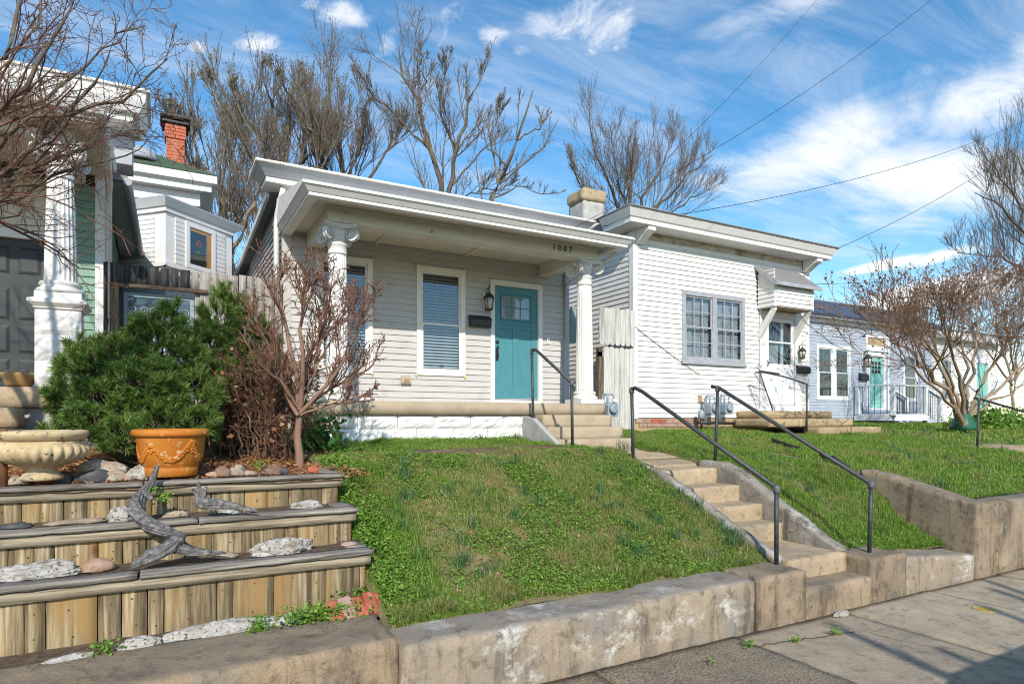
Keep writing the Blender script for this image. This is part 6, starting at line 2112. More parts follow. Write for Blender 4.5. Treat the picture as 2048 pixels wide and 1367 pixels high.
def build_tree(name, label, cat, base, limbs, levels, m_trunk, m_twig, seed, group=None, tips=None, kind_of='tree', names=('trunk', 'branches'), jit=0.0):
    """limbs: list of (points, radii); levels: parameter dicts for successive generations"""
    g = np.random.default_rng(seed)
    root = thing(name, label, cat, base, group)
    base = np.array(base)
    Ps, Rs = [], []
    for pts, rad in limbs:
        p, r = resample(pts, rad, 12)
        r = r * THIN.get(name, 1.0)
        p[1:-1] += g.normal(size=(10, 3)) * jit
        Ps.append(p)
        Rs.append(r)
    P, R = np.array(Ps), np.array(Rs)
    v, q = tubes_np(P - base, R, 8)
    link(names[0], np_mesh(name + '_wood', v, q, smooth=True), root, None, m_trunk)
    VV, QQ, off = [], [], 0
    gens = [(P, R)]
    for lv in levels:
        src = gens[-1] if not lv.get('all') else (np.concatenate([x[0][:, np.linspace(0, x[0].shape[1] - 1, gens[-1][0].shape[1]).astype(int)] for x in gens]), np.concatenate([x[1][:, np.linspace(0, x[1].shape[1] - 1, gens[-1][1].shape[1]).astype(int)] for x in gens]))
        p, r = offshoots(src[0], src[1], lv['K'], lv.get('t0', .25), lv.get('t1', 1.0), lv['lf'], lv.get('ang', (.4, .95)), lv.get('trop', .15), lv.get('wig', .16), lv.get('k', 6), lv.get('rf', .6), g, lv.get('taper', .35), lv.get('minlen', 0), lv.get('absr'), lv.get('tipf', .78))
        r = np.maximum(r, lv.get('rmin', .003))
        v, q = tubes_np(p - base, r, lv.get('n', 4))
        VV.append(v)
        QQ.append(q + off)
        off += len(v)
        gens.append((p, r))
    o = link(names[1], np_mesh(name + '_twigs', np.concatenate(VV), np.concatenate(QQ)), root, None, m_twig)
    o['kind'] = 'stuff'
    if tips:
        p = gens[-1][0]
        n_ = tips['n']
        idx = g.integers(0, len(p), n_)
        seg_ = g.integers(p.shape[1] // 2, p.shape[1], n_)
        c = p[idx, seg_] + g.normal(size=(n_, 3)) * tips.get('spread', .03)
        v, t = leaf_cards(c - base, tips['size'], g, tips.get('aspect', 2.0))
        o = link(tips.get('name', 'buds'), np_mesh(name + '_buds', v, None, t), root, None, tips['mat'])
        o['kind'] = 'stuff'
    return root, gens


def leaf_cards(c, size, g, aspect=2.0, nrm=None):
    """small folded leaf shapes at points c: two triangles each"""
    n = len(c)
    s = g.uniform(size[0], size[1], n)[:, None]
    u = unit(g.normal(size=(n, 3)))
    w = unit(g.normal(size=(n, 3)))
    if nrm is not None:
        w = unit(nrm + .55 * g.normal(size=(n, 3)))
        u = unit(u - w * (u * w).sum(1, keepdims=True))
    s2 = unit(np.cross(u, w)) * s / aspect
    p0, p1 = c - u * s * .5, c + u * s * .5
    v = np.stack([p0, c + s2 + w * s * .12, p1, c - s2 + w * s * .12], 1).reshape(-1, 3)
    b = np.arange(n)[:, None] * 4
    t = np.concatenate([b + np.array([[0, 1, 2]]), b + np.array([[0, 2, 3]])], 0)
    return v, t


def L(pix, Y, rad, dy=0.0):
    """limb through sight lines; dy drifts its depth along the way"""
    n = len(pix)
    pts = [atY(px, py, Y + dy * i / max(n - 1, 1)) for i, (px, py) in enumerate(pix)]
    return (pts, list(np.linspace(rad[0], rad[1], n)))


TG = 'bare trees behind the cottages'
FINE = [dict(K=12, lf=(.3, .55), ang=(.25, .65), trop=.28, wig=.09, k=7, rf=.42, t0=.12, n=5, rmin=.011, tipf=.85),
        dict(K=9, lf=(.35, .7), ang=(.25, .7), trop=.26, wig=.09, k=6, rf=.55, t0=.15, n=4, rmin=.007, tipf=.75),
        dict(K=5, lf=(.5, 1.1), ang=(.2, .6), trop=.22, wig=.09, k=4, rf=.6, t0=.1, n=3, rmin=.0046, tipf=.7)]
Y = 19.0
build_tree('bare_tree', 'slender bare tree with pale trunk in the gap between rear house and grey cottage', 'tree', tuple(atY(468, 700, 17.5)),
           [L([(470, 720), (465, 548), (453, 437), (443, 377), (405, 320), (375, 240)], 17.5, (.20, .05), .8),
            L([(460, 500), (482, 455), (518, 385), (500, 270), (475, 210)], 17.6, (.12, .03), -1.0),
            L([(450, 430), (470, 360), (450, 260), (430, 190)], 17.6, (.10, .03), 1.2),
            L([(443, 380), (390, 350), (355, 270), (345, 210)], 17.8, (.09, .03), -.6),
            L([(466, 560), (430, 500), (400, 420), (385, 330)], 17.5, (.07, .02), 1.5)],
           FINE, M['bark_pale'], M['twig_dark'], 1, TG, tips=dict(n=2200, size=(.025, .055), mat=M['bud'], spread=.02 + .005), jit=.05)
build_tree('bare_tree', 'broad budding tree with fanned limbs rising left of centre behind the cottage roof', 'tree', tuple(atY(585, 700, 21)),
           [L([(590, 720), (575, 420), (545, 310), (500, 240), (460, 200)], 21, (.30, .05), 1.5),
            L([(575, 420), (566, 310), (548, 225), (530, 168)], 21, (.22, .04), -1.5),
            L([(580, 400), (615, 300), (600, 215), (592, 185)], 21, (.2, .04), .8),
            L([(590, 420), (655, 320), (610, 230), (570, 180)], 21, (.17, .04), -1.0),
            L([(585, 430), (520, 340), (470, 260), (440, 215)], 21, (.17, .04), 1.0),
            L([(590, 420), (640, 330), (670, 260), (690, 215)], 21, (.16, .04), 2)],
           FINE, M['bark'], M['twig_dark'], 2, TG, tips=dict(n=3960, size=(.025, .055), mat=M['bud'], spread=.02 + .006), jit=.06)
build_tree('bare_tree', 'tall bare tree with upswept crown left of the forked trunk behind the roof ridge', 'tree', tuple(atY(700, 700, 23)),
           [L([(700, 720), (690, 400), (672, 280), (660, 210), (656, 150)], 23, (.26, .04), 1.2),
            L([(695, 400), (720, 300), (735, 235), (742, 195)], 23, (.18, .04), -1.2),
            L([(692, 400), (640, 310), (625, 230), (610, 170)], 23, (.16, .04), 1.2),
            L([(695, 420), (750, 340), (790, 280), (800, 230)], 23, (.15, .04), -.5),
            L([(690, 420), (650, 350), (640, 300), (620, 260)], 23, (.12, .04), -2)],
           FINE, M['bark'], M['twig_dark'], 3, TG, tips=dict(n=2640, size=(.025, .055), mat=M['bud'], spread=.02 + .006), jit=.06)
SPARSE = [dict(K=10, lf=(.26, .5), ang=(.3, .8), trop=.24, wig=.11, k=7, rf=.42, t0=.2, n=5, rmin=.011, tipf=.85),
          dict(K=8, lf=(.35, .7), ang=(.3, .8), trop=.22, wig=.12, k=6, rf=.55, t0=.15, n=4, rmin=.007),
          dict(K=5, lf=(.45, 1.0), ang=(.25, .7), trop=.2, wig=.12, k=4, rf=.6, t0=.15, n=3, rmin=.0046)]
build_tree('bare_tree', 'dark forked bare tree with bold trunks standing above the middle of the roof', 'tree', tuple(atY(890, 700, 18.5)),
           [L([(890, 720), (880, 420), (868, 320), (838, 220), (802, 130), (797, 90)], 18.5, (.26, .03), .6),
            L([(885, 430), (905, 340), (925, 250), (938, 190), (966, 150)], 18.5, (.2, .03), -.8),
            L([(838, 225), (850, 170), (845, 105)], 18.8, (.10, .02), .5),
            L([(860, 300), (800, 240), (745, 190), (715, 130)], 18.6, (.10, .02), .8),
            L([(912, 310), (880, 230), (885, 160), (900, 110)], 18.3, (.09, .02), -.5),
            L([(905, 370), (950, 320), (985, 270), (1000, 220)], 18.3, (.08, .02), -.5),
            L([(885, 420), (930, 390), (985, 375), (1040, 365)], 18.0, (.07, .02), -.5)],
           SPARSE, M['bark'], M['twig_dark'], 4, TG, jit=.05)
build_tree('bare_tree', 'leaning dark trunk right of the forked tree with a few side branches', 'tree', tuple(atY(975, 700, 16)),
           [L([(970, 720), (985, 400), (1010, 340), (1030, 285), (1052, 225), (1066, 180)], 16, (.22, .03), .5),
            L([(1012, 330), (975, 290), (955, 250)], 16, (.07, .02), .5),
            L([(1000, 365), (1060, 320), (1100, 275), (1118, 235)], 16, (.07, .015), -.6),
            L([(1035, 280), (1075, 255), (1095, 220)], 16.2, (.06, .015), .6),
            L([(990, 395), (1040, 370), (1090, 395), (1120, 385)], 15.9, (.05, .015), -.6)],
           [dict(SPARSE[0], K=5, lf=(.18, .4)), dict(SPARSE[1], K=4), dict(SPARSE[2], K=3)], M['bark'], M['twig_dark'], 5, TG, jit=.04)
build_tree('bare_tree', 'rounded bare tree with fine russet twigs behind the chimney of the white house', 'tree', tuple(atY(1270, 700, 24)),
           [L([(1265, 720), (1255, 460), (1225, 380), (1195, 315), (1182, 265)], 24, (.24, .04), 1.2),
            L([(1258, 460), (1260, 370), (1265, 310), (1270, 262)], 24, (.2, .04), -1.5),
            L([(1260, 450), (1300, 370), (1330, 325), (1345, 275)], 24, (.2, .04), 1.5),
            L([(1270, 450), (1340, 390), (1390, 340), (1425, 310)], 24, (.17, .04), -1),
            L([(1258, 470), (1200, 420), (1160, 370), (1140, 330)], 24, (.15, .04), .6),
            L([(1265, 460), (1350, 420), (1400, 390), (1430, 370)], 24, (.12, .03), 1.5),
            L([(1258, 440), (1235, 360), (1225, 295), (1222, 262)], 24, (.14, .03), 2.5)],
           FINE, M['bark'], M['twig_dark'], 6, TG, tips=dict(n=3000, size=(.025, .05), mat=M['seed'], spread=.02), jit=.06)
build_tree('bare_tree', 'low russet twiggy tree rising behind the left end of the cottage roof gap', 'tree', tuple(atY(530, 700, 26)),
           [L([(530, 720), (525, 480), (505, 400), (495, 330)], 26, (.16, .04), 1),
            L([(525, 480), (545, 400), (560, 330)], 26, (.12, .04), -1),
            L([(525, 500), (560, 420), (600, 360)], 26, (.10, .03), 1),
            L([(520, 500), (480, 430), (440, 390)], 26, (.10, .03), 1)],
           FINE, M['bark_pale'], M['twig_tan'], 7, TG, jit=.06)
build_tree('bare_tree', 'tall spare tree reaching in from the right edge over the pale blue house', 'tree', tuple(atY(2140, 860, 16)),
           [L([(2140, 870), (2120, 600), (2085, 430), (2050, 370), (2034, 310)], 16, (.36, .06), .6),
            L([(2115, 560), (2050, 470), (2000, 410), (1950, 385)], 16, (.20, .035), -.8),
            L([(2118, 600), (2040, 530), (1975, 510), (1915, 505)], 16, (.18, .035), .8),
            L([(2095, 470), (2030, 400), (1985, 330), (1965, 300)], 16, (.16, .03), 1),
            L([(2122, 640), (2060, 570), (2010, 545), (1960, 548)], 16, (.16, .03), -.5)],
           FINE, M['bark'], M['twig_dark'], 8, 'bare trees at the right edge', jit=.05)
CR = [dict(K=8, lf=(.35, .6), ang=(.2, .6), trop=.12, wig=.10, k=7, rf=.55, t0=.42, n=5, rmin=.007),
      dict(K=7, lf=(.4, .8), ang=(.25, .7), trop=.10, wig=.13, k=6, rf=.62, t0=.2, n=4, rmin=.0052),
      dict(K=5, lf=(.45, .95), ang=(.25, .8), trop=.1, wig=.15, k=4, rf=.7, t0=.25, n=3, rmin=.004)]
cbase = atZ(1925, 857, -.28)
cY = cbase.y
build_tree('crape_myrtle', 'wide vase-shaped crape myrtle with russet seed heads on the far lawn', 'tree', tuple(cbase),
           [L([(1926, 862), (1927, 838), (1905, 800), (1855, 740), (1800, 690), (1775, 668)], cY, (.17, .02), -.8),
            L([(1927, 838), (1900, 770), (1860, 700), (1830, 640), (1815, 615)], cY, (.11, .02), .9),
            L([(1928, 838), (1920, 760), (1900, 680), (1880, 620)], cY, (.11, .02), -1.2),
            L([(1929, 838), (1945, 750), (1955, 660), (1960, 600)], cY, (.11, .02), 1.2),
            L([(1930, 838), (1970, 760), (2010, 690), (2035, 640)], cY, (.11, .02), -1.0),
            L([(1931, 840), (1990, 780), (2060, 720), (2110, 690)], cY, (.10, .02), .8),
            L([(1928, 838), (1930, 740), (1925, 660), (1930, 620)], cY, (.10, .02), 2.0),
            L([(1924, 840), (1880, 790), (1830, 735), (1785, 700)], cY, (.09, .02), -1.4),
            L([(1931, 840), (1985, 800), (2050, 770), (2110, 735)], cY, (.08, .02), 1.2),
            L([(1930, 838), (1890, 740), (1845, 680), (1800, 640)], cY, (.08, .02), -.5)],
           CR, M['bark_pale'], M['twig_tan'], 9, tips=dict(n=4500, size=(.022, .05), mat=M['seed'], spread=.012, aspect=1.4, name='seed_heads'), jit=.04)
build_tree('russet_tree', 'dense russet twiggy tree behind the crape myrtle at the right edge', 'tree', tuple(atY(2030, 850, 13.0)),
           [L([(2030, 860), (2020, 740), (1990, 640), (1980, 570)], 13.0, (.14, .03), .8),
            L([(2028, 760), (2040, 640), (2050, 560)], 13.0, (.10, .02), -.8),
            L([(2030, 760), (2080, 660), (2110, 590)], 13.0, (.10, .02), .8),
            L([(2025, 770), (1960, 690), (1925, 640)], 13.0, (.09, .02), -1),
            L([(2025, 740), (2010, 640), (2015, 590)], 13.0, (.09, .02), -2)],
           CR, M['bark_pale'], M['twig_tan'], 10, 'bare trees at the right edge', tips=dict(n=5000, size=(.03, .06), mat=M['seed'], spread=.02, aspect=1.3, name='seed_heads'), jit=.05)
# overhanging tree at left: trunk stands off the left edge
TW = [dict(K=9, lf=(.22, .5), ang=(.4, 1.1), trop=.05, wig=.2, k=8, rf=.45, t0=.2, n=5, rmin=.0026),
      dict(K=7, lf=(.3, .7), ang=(.4, 1.1), trop=.02, wig=.25, k=6, rf=.6, t0=.15, n=4, rmin=.0019),
      dict(K=4, lf=(.3, .7), ang=(.4, 1.1), trop=.0, wig=.25, k=4, rf=.7, t0=.3, n=3, rmin=.0014)]
build_tree('overhanging_tree', 'tree overhanging from the left edge with tangled bare reddish twigs before the green cottage', 'tree', (-2.5, 5.1, -.55),
           [([(-2.5, 5.1, -.6), (-2.48, 5.12, .6), (-2.3, 5.15, 1.6), (-2.0, 5.2, 2.2)], [.16, .14, .12, .10]),
            ([(-2.3, 5.15, 1.6), (-2.35, 5.1, 3.0), (-2.4, 5.1, 4.7)], [.09, .06, .02]),
            ([(-2.3, 5.15, 1.6), (-2.9, 4.9, 3.2), (-3.3, 4.8, 4.9)], [.08, .05, .02]),
            ([(-2.3, 5.15, 1.6), (-2.0, 4.9, 3.3), (-1.9, 4.7, 4.6)], [.07, .05, .02]),
            ([(-2.3, 5.15, 1.6), (-2.6, 5.6, 3.1), (-2.8, 6.0, 4.2)], [.07, .05, .02]),
            L([(-260, 470), (-120, 420), (0, 345), (70, 300), (140, 215), (215, 130), (285, 55)], 5.1, (.05, .006), .5),
            L([(-260, 420), (-120, 330), (0, 225), (60, 160), (110, 70), (160, -30)], 5.0, (.045, .006), -.4),
            L([(-240, 500), (-100, 455), (0, 395), (60, 378), (150, 350), (230, 325), (315, 255)], 5.3, (.035, .005), .5),
            L([(-240, 420), (-80, 300), (0, 222), (90, 190), (190, 120), (260, 40)], 5.4, (.04, .006), .8),
            L([(-240, 400), (-100, 300), (10, 120), (40, 0), (60, -70)], 4.8, (.04, .006), .2),
            L([(-240, 470), (-100, 400), (0, 290), (110, 235), (220, 198), (300, 150), (335, 118)], 5.2, (.038, .005), -.3),
            L([(-240, 480), (-100, 440), (0, 368), (90, 330), (150, 300), (210, 240), (275, 185)], 5.0, (.035, .005), .4),
            L([(-200, 450), (-50, 360), (30, 335), (100, 335), (170, 290)], 5.6, (.03, .005), .4),
            L([(-200, 350), (-60, 200), (30, 110), (90, 20), (110, -60)], 5.5, (.035, .006), .5),
            L([(-200, 470), (-60, 400), (20, 385), (80, 345), (120, 330)], 4.8, (.025, .004), .1)],
           TW, M['bark'], M['twig_red'], 12, jit=.025)
# small ornamental tree before the cottage
mb_ = atZ(597, 938, -.50)
mY = mb_.y
MP = [dict(K=14, lf=(.28, .55), ang=(.25, .75), trop=.22, wig=.15, k=8, rf=.55, t0=.2, n=6, rmin=.0046),
      dict(K=7, lf=(.3, .65), ang=(.35, .95), trop=.16, wig=.20, k=7, rf=.62, t0=.2, n=5, rmin=.0034),
      dict(K=3, lf=(.3, .6), ang=(.35, .9), trop=.1, wig=.2, k=5, rf=.75, t0=.3, n=4, rmin=.0028)]
build_tree('small_maple', 'small leafless ornamental maple with contorted reddish twigs before the porch', 'tree', tuple(mb_),
           [L([(599, 945), (598, 900), (598, 850), (599, 808), (596, 760), (580, 690), (562, 610), (556, 560)], mY, (.043, .010), .15),
            L([(600, 815), (606, 740), (600, 660), (612, 580), (605, 530)], mY, (.026, .007), -.2),
            L([(598, 820), (628, 750), (640, 680), (655, 610), (640, 540)], mY, (.024, .006), .25),
            L([(600, 825), (645, 780), (690, 720), (715, 660), (740, 600)], mY, (.022, .005), -.15),
            L([(600, 822), (640, 790), (695, 760), (745, 735), (760, 690)], mY, (.018, .005), .2),
            L([(596, 830), (565, 770), (540, 700), (515, 650), (510, 600)], mY, (.022, .005), .2),
            L([(597, 815), (560, 760), (530, 740), (505, 700)], mY, (.016, .005), -.3),
            L([(600, 830), (655, 810), (700, 800), (745, 785)], mY, (.013, .004), -.2),
            L([(602, 800), (620, 700), (680, 640), (700, 590)], mY, (.018, .005), .4)],
           MP, M['bark_maple'], M['twig_maple'], 14, jit=.006)
# arching leafless bush behind it
bb = (.95, 7.0, -.42)
gl = np.random.default_rng(3)
lb = []
for i in range(26):
    a = gl.uniform(0, 2 * PI)
    rr0 = gl.uniform(.25, .72)
    h = gl.uniform(.35, 1.15)
    p0 = np.array(bb) + np.array([gl.normal() * .12, gl.normal() * .12, 0])
    p3 = p0 + np.array([math.cos(a) * rr0, math.sin(a) * rr0 * .8, h])
    p1 = p0 + np.array([math.cos(a) * rr0 * .25, math.sin(a) * rr0 * .2, h * .6])
    p2 = p0 + np.array([math.cos(a) * rr0 * .6, math.sin(a) * rr0 * .5, h * .98])
    lb.append(([p0, p1, p2, p3], [.011, .009, .007, .004]))
build_tree('leafless_bush', 'tangled brown leafless bush between the green pines and the small maple', 'bush', bb, lb,
           [dict(K=9, lf=(.3, .7), ang=(.4, 1.1), trop=.0, wig=.28, k=7, rf=.6, t0=.2, n=4, rmin=.0034), dict(K=6, lf=(.3, .7), ang=(.4, 1.2), trop=-.05, wig=.3, k=5, rf=.65, t0=.2, n=3, rmin=.0024)],
           M['twig_red'], M['twig_red'], 15, jit=.02, tips=dict(n=260, size=(.03, .08), mat=M['dead_leaf'], name='dead_leaves'))
# small street tree across the road (its thin stems shade the sidewalk)
gs = np.random.default_rng(5)
sb = []
for i in range(9):
    xt, yt = 1.6 + i * .42, -6.0 + gs.uniform(-.4, .4)
    zt = 4.1 + gs.uniform(-.4, .35)
    sb.append(([(2.6, -6, -1.95), (2.6 + (xt - 2.6) * .15, -6, .2), (2.6 + (xt - 2.6) * .7, yt, 2.2), (xt, yt, zt)], [.20 if i == 4 else .12, .12, .10, .05]))
build_tree('street_tree', 'small bare vase-shaped street tree on the far verge across the road', 'tree', (2.6, -6, -1.95), sb,
           [dict(K=4, lf=(.12, .25), ang=(.3, .7), trop=.1, wig=.15, k=5, rf=.5, t0=.5, t1=.9, n=4, rmin=.012)], M['bark'], M['twig_dark'], 16)

# watering bag round the crape myrtle trunk
wb = thing('watering_bag', 'dark green watering bag wrapped round the crape myrtle trunk', 'watering bag', tuple(cbase))
MB().lathe([(.26, -.03), (.28, .05), (.22, .22), (.15, .36), (.13, .40), (.10, .40)], (cbase.x, cbase.y - .02, cbase.z), 20, lambda a, z: 1 + .06 * math.sin(a * 7) + .04 * math.sin(a * 11)).obj('bag', M['green_bag'], wb)


# ------------------------------------------------------------------ pines
def pine(name, label, base, lobes, seed, per=56, need=115):
    g = np.random.default_rng(seed)
    root = thing(name, label, 'shrub', base, 'dwarf pines in front of the fence')
    base = np.array(base)
    C, D = [], []
    cs = np.array([[*atY(px, py, Y_)] for px, py, Y_, r in lobes])
    rs = np.array([l[3] for l in lobes])
    for c, r in zip(cs, rs):
        n_ = max(6, int(per * (r / .3) ** 2))
        d = unit(g.normal(size=(n_ * 3, 3)))
        d = d[(d[:, 2] > -.75)][:n_ * 2]
        rad = r * g.uniform(.45, 1.0, len(d)) ** .6
        p = c + d * rad[:, None] * np.array([1, .9, .9])
        ins = (np.linalg.norm((p[:, None, :] - cs[None]), axis=2) < rs[None] * .62).any(1)
        p, d = p[~ins], d[~ins]
        C.append(p)
        D.append(unit(d * .8 + np.array([0, -.12, .55]) + g.normal(size=d.shape) * .22))
    C, D = np.concatenate(C), np.concatenate(D)
    n_ = len(C)
    # shoots
    st_ = np.stack([C - D * .11, C + D * .02], 1)
    v, q = tubes_np(st_ - base, np.tile([[.006, .004]], (n_, 1)), 4)
    o = link('shoots', np_mesh(name + '_shoots', v, q), root, None, M['twig_dark'])
    o['kind'] = 'stuff'
    # boughs back to the base
    bo = []
    idx = g.choice(n_, min(n_, 120), replace=False)
    for i in idx:
        b0 = base + np.array([g.normal() * .12, g.normal() * .1, .02])
        b0[0] += (C[i][0] - base[0]) * .25
        m = (b0 + C[i]) / 2 + np.array([0, 0, -.06])
        bo.append([b0, (b0 * .6 + m * .4) + g.normal(size=3) * .02, m, C[i] - D[i] * .1])
    bo = np.array(bo)
    v, q = tubes_np(bo - base, np.tile([[.018, .014, .010, .006]], (len(bo), 1)), 5)
    link('boughs', np_mesh(name + '_boughs', v, q), root, None, M['bark'])['kind'] = 'stuff'
    # needles
    N = n_ * need
    i = np.repeat(np.arange(n_), need)
    t = g.uniform(-.075, .025, N)
    org = C[i] + D[i] * t[:, None]
    rv = unit(g.normal(size=(N, 3)))
    perp = unit(rv - D[i] * (rv * D[i]).sum(1, keepdims=True))
    a = g.uniform(.25, .95, N)[:, None]
    nd = unit(D[i] * np.cos(a) + perp * np.sin(a))
    ln = g.uniform(.05, .09, N)[:, None]
    side = unit(np.cross(nd, g.normal(size=(N, 3)))) * .0031
    tip = org + nd * ln - np.array([0, 0, .006])
    v = np.stack([org - side, org + side, tip + side * .4, tip - side * .4], 1).reshape(-1, 3)
    q = (np.arange(N)[:, None] * 4 + np.arange(4)[None])
    link('needles', np_mesh(name + '_needles', v - np.tile(base, (len(v), 1)), q), root, None, M['needle'])['kind'] = 'stuff'


pine('dwarf_pine', 'broad bushy green dwarf pine spreading behind the urn and terracotta pot', (-.05, 6.9, -.45),
     [(335, 655, 7.0, .20), (300, 680, 7.0, .26), (230, 715, 6.9, .26), (168, 745, 6.85, .22), (145, 715, 6.95, .12), (350, 715, 6.85, .28), (290, 780, 6.6, .36), (215, 815, 6.6, .30), (380, 790, 6.7, .30),
      (138, 790, 6.8, .17), (120, 810, 6.75, .12), (330, 850, 6.45, .27), (250, 870, 6.35, .20), (180, 850, 6.45, .2), (110, 870, 6.35, .10), (390, 850, 6.55, .2), (160, 690, 6.95, .10), (345, 620, 7.05, .10)], 21)
pine('dwarf_pine', 'taller green dwarf pine behind the leafless bush', (.72, 7.4, -.42),
     [(440, 640, 7.4, .24), (480, 612, 7.45, .15), (500, 660, 7.45, .22), (420, 690, 7.25, .26), (470, 720, 7.3, .28), (530, 690, 7.5, .18), (430, 760, 7.1, .26), (545, 745, 7.5, .22), (500, 780, 7.35, .26), (570, 800, 7.5, .2), (450, 585, 7.5, .10)], 22)
# leafy vine behind the maple trunk
vb = (1.55, 7.6, -.4)
vr = thing('leafy_plant', 'bright green leafy plant at the porch corner behind the maple trunk', 'plant', vb)
g = np.random.default_rng(31)
c = np.array(vb) + g.normal(size=(420, 3)) * np.array([.16, .12, .15]) + np.array([0, 0, .18])
v, t = leaf_cards(c - np.array(vb), (.04, .09), g, 1.6)
link('leaves', np_mesh('vine_leaves', v, None, t), vr, None, M['vine'])['kind'] = 'stuff'
ms = MB()
for k in range(12):
    a = k * .55
    ms.tube([vb, (vb[0] + .1 * math.cos(a), vb[1] + .1 * math.sin(a), vb[2] + .2), (vb[0] + .2 * math.cos(a), vb[1] + .16 * math.sin(a), vb[2] + .3)], .004, 4)
ms.obj('stems', M['vine'], vr)
# low evergreen clumps under the crape myrtle
for (px, py, Yv, s, lab) in ((1965, 845, 9.4, .45, 'low dark green shrub right of the crape myrtle trunk'), (2015, 850, 9.8, .4, 'second low shrub at the foot of the brown fence')):
    p = atY(px, py, Yv)
    rt = thing('low_shrub', lab, 'shrub', tuple(p), 'low shrubs on the far lawn')
    c = g.normal(size=(900, 3)) * np.array([s, s * .7, s * .45]) + np.array([0, 0, .1])
    c = c[c[:, 2] > -.25]
    v, t = leaf_cards(c, (.05, .11), g, 1.6)
    link('leaves', np_mesh('shrub_leaves', v, None, t), rt, None, M['clover'])['kind'] = 'stuff'


# ------------------------------------------------------------------ grass
def grid_z(zf, x0, x1, y0, y1, n=70):
    xs_, ys_ = np.linspace(x0, x1, n), np.linspace(y0, y1, n)
    Z = np.array([[zf(x, y) for x in xs_] for y in ys_])

    def f(x, y):
        u = np.clip((x - x0) / (x1 - x0) * (n - 1), 0, n - 1.001)
        w = np.clip((y - y0) / (y1 - y0) * (n - 1), 0, n - 1.001)
        i, j = u.astype(int), w.astype(int)
        a, b = u - i, w - j
        return (Z[j, i] * (1 - a) + Z[j, i + 1] * a) * (1 - b) + (Z[j + 1, i] * (1 - a) + Z[j + 1, i + 1] * a) * b
    return f


def patchy(x, y, s, seed):
    """cheap smooth value noise in 0..1"""
    r = np.random.default_rng(seed).uniform(0, 1, (64, 64))
    u, w = (x * s) % 63, (y * s) % 63
    i, j = u.astype(int), w.astype(int)
    a, b = u - i, w - j
    a, b = a * a * (3 - 2 * a), b * b * (3 - 2 * b)
    return (r[j, i] * (1 - a) + r[j, i + 1] * a) * (1 - b) + (r[j + 1, i] * (1 - a) + r[j + 1, i + 1] * a) * b


def blades(name, x, y, z, h, w, m, g, lean=.5, kind='stuff'):
    n = len(x)
    az_ = g.uniform(0, 2 * PI, n)
    d = np.stack([np.cos(az_), np.sin(az_), np.zeros(n)], 1)
    s = np.stack([-np.sin(az_), np.cos(az_), np.zeros(n)], 1) * (w / 2)[:, None]
    o = np.stack([x, y, z - .006], 1)
    k = (g.uniform(.15, 1, n) * lean)[:, None]
    up = np.array([0, 0, 1.])
    m1 = o + up * (h * .6)[:, None] + d * h[:, None] * k * .25
    t1 = o + up * (h * (1 - .25 * k[:, 0]))[:, None] + d * h[:, None] * k * .75
    v = np.stack([o - s, o + s, m1 + s * .8, m1 - s * .8, t1], 1).reshape(-1, 3)
    b = np.arange(n)[:, None] * 5
    me = np_mesh(name, v, b + np.array([[0, 1, 2, 3]]), b + np.array([[3, 2, 4]]))
    o_ = link(name, me, None, (0, 0, 0), m)
    return tag(o_, kind=kind)


def keep(x, y, rects):
    ok = np.ones(len(x), bool)
    for (a, b, c, d) in rects:
        ok &= ~((x > a) & (x < b) & (y > c) & (y < d))
    return ok


g = np.random.default_rng(77)


def lawn_patch(zf, x0, x1, y0, y1, n, hr, wr, m, rects, seed, bare=.42, nclover=0, edge=None):
    fz = grid_z(zf, x0, x1, y0, y1)
    x, y = g.uniform(x0, x1, n), g.uniform(y0, y1, n)
    pn = patchy(x, y, 2.6, seed) * .6 + patchy(x, y, 7.0, seed + 1) * .4
    ok = keep(x, y, rects) & (g.uniform(0, 1, n) < np.clip((pn - bare + .30) * 3.0, .30, 1))
    if edge is not None:
        ok &= edge(x, y)
    x, y, pn = x[ok], y[ok], pn[ok]
    h = g.uniform(*hr, len(x)) * (.4 + 1.5 * pn ** 2 + .5 * patchy(x, y, 13.0, seed + 8))
    blades('grass', x, y, fz(x, y), h, g.uniform(*wr, len(x)), m, g, .8)
    if nclover:
        x, y = g.uniform(x0, x1, nclover), g.uniform(y0, y1, nclover)
        pn = patchy(x, y, 1.7, seed + 5) * .6 + patchy(x, y, 6, seed + 6) * .4
        ok = keep(x, y, rects) & (g.uniform(0, 1, nclover) < np.clip((pn - .40) * 4.5, 0.05, .9))
        if edge is not None:
            ok &= edge(x, y)
        x, y, pn = x[ok], y[ok], pn[ok]
        c = np.stack([x, y, fz(x, y) + g.uniform(.005, .05, len(x)) * (.5 + pn)], 1)
        v, t = leaf_cards(c, (.009, .022), g, 1.3, np.array([[0, -.2, 1.0]]))
        tag(link('clover', np_mesh('clover', v, None, t), None, (0, 0, 0), M['clover']), kind='stuff')


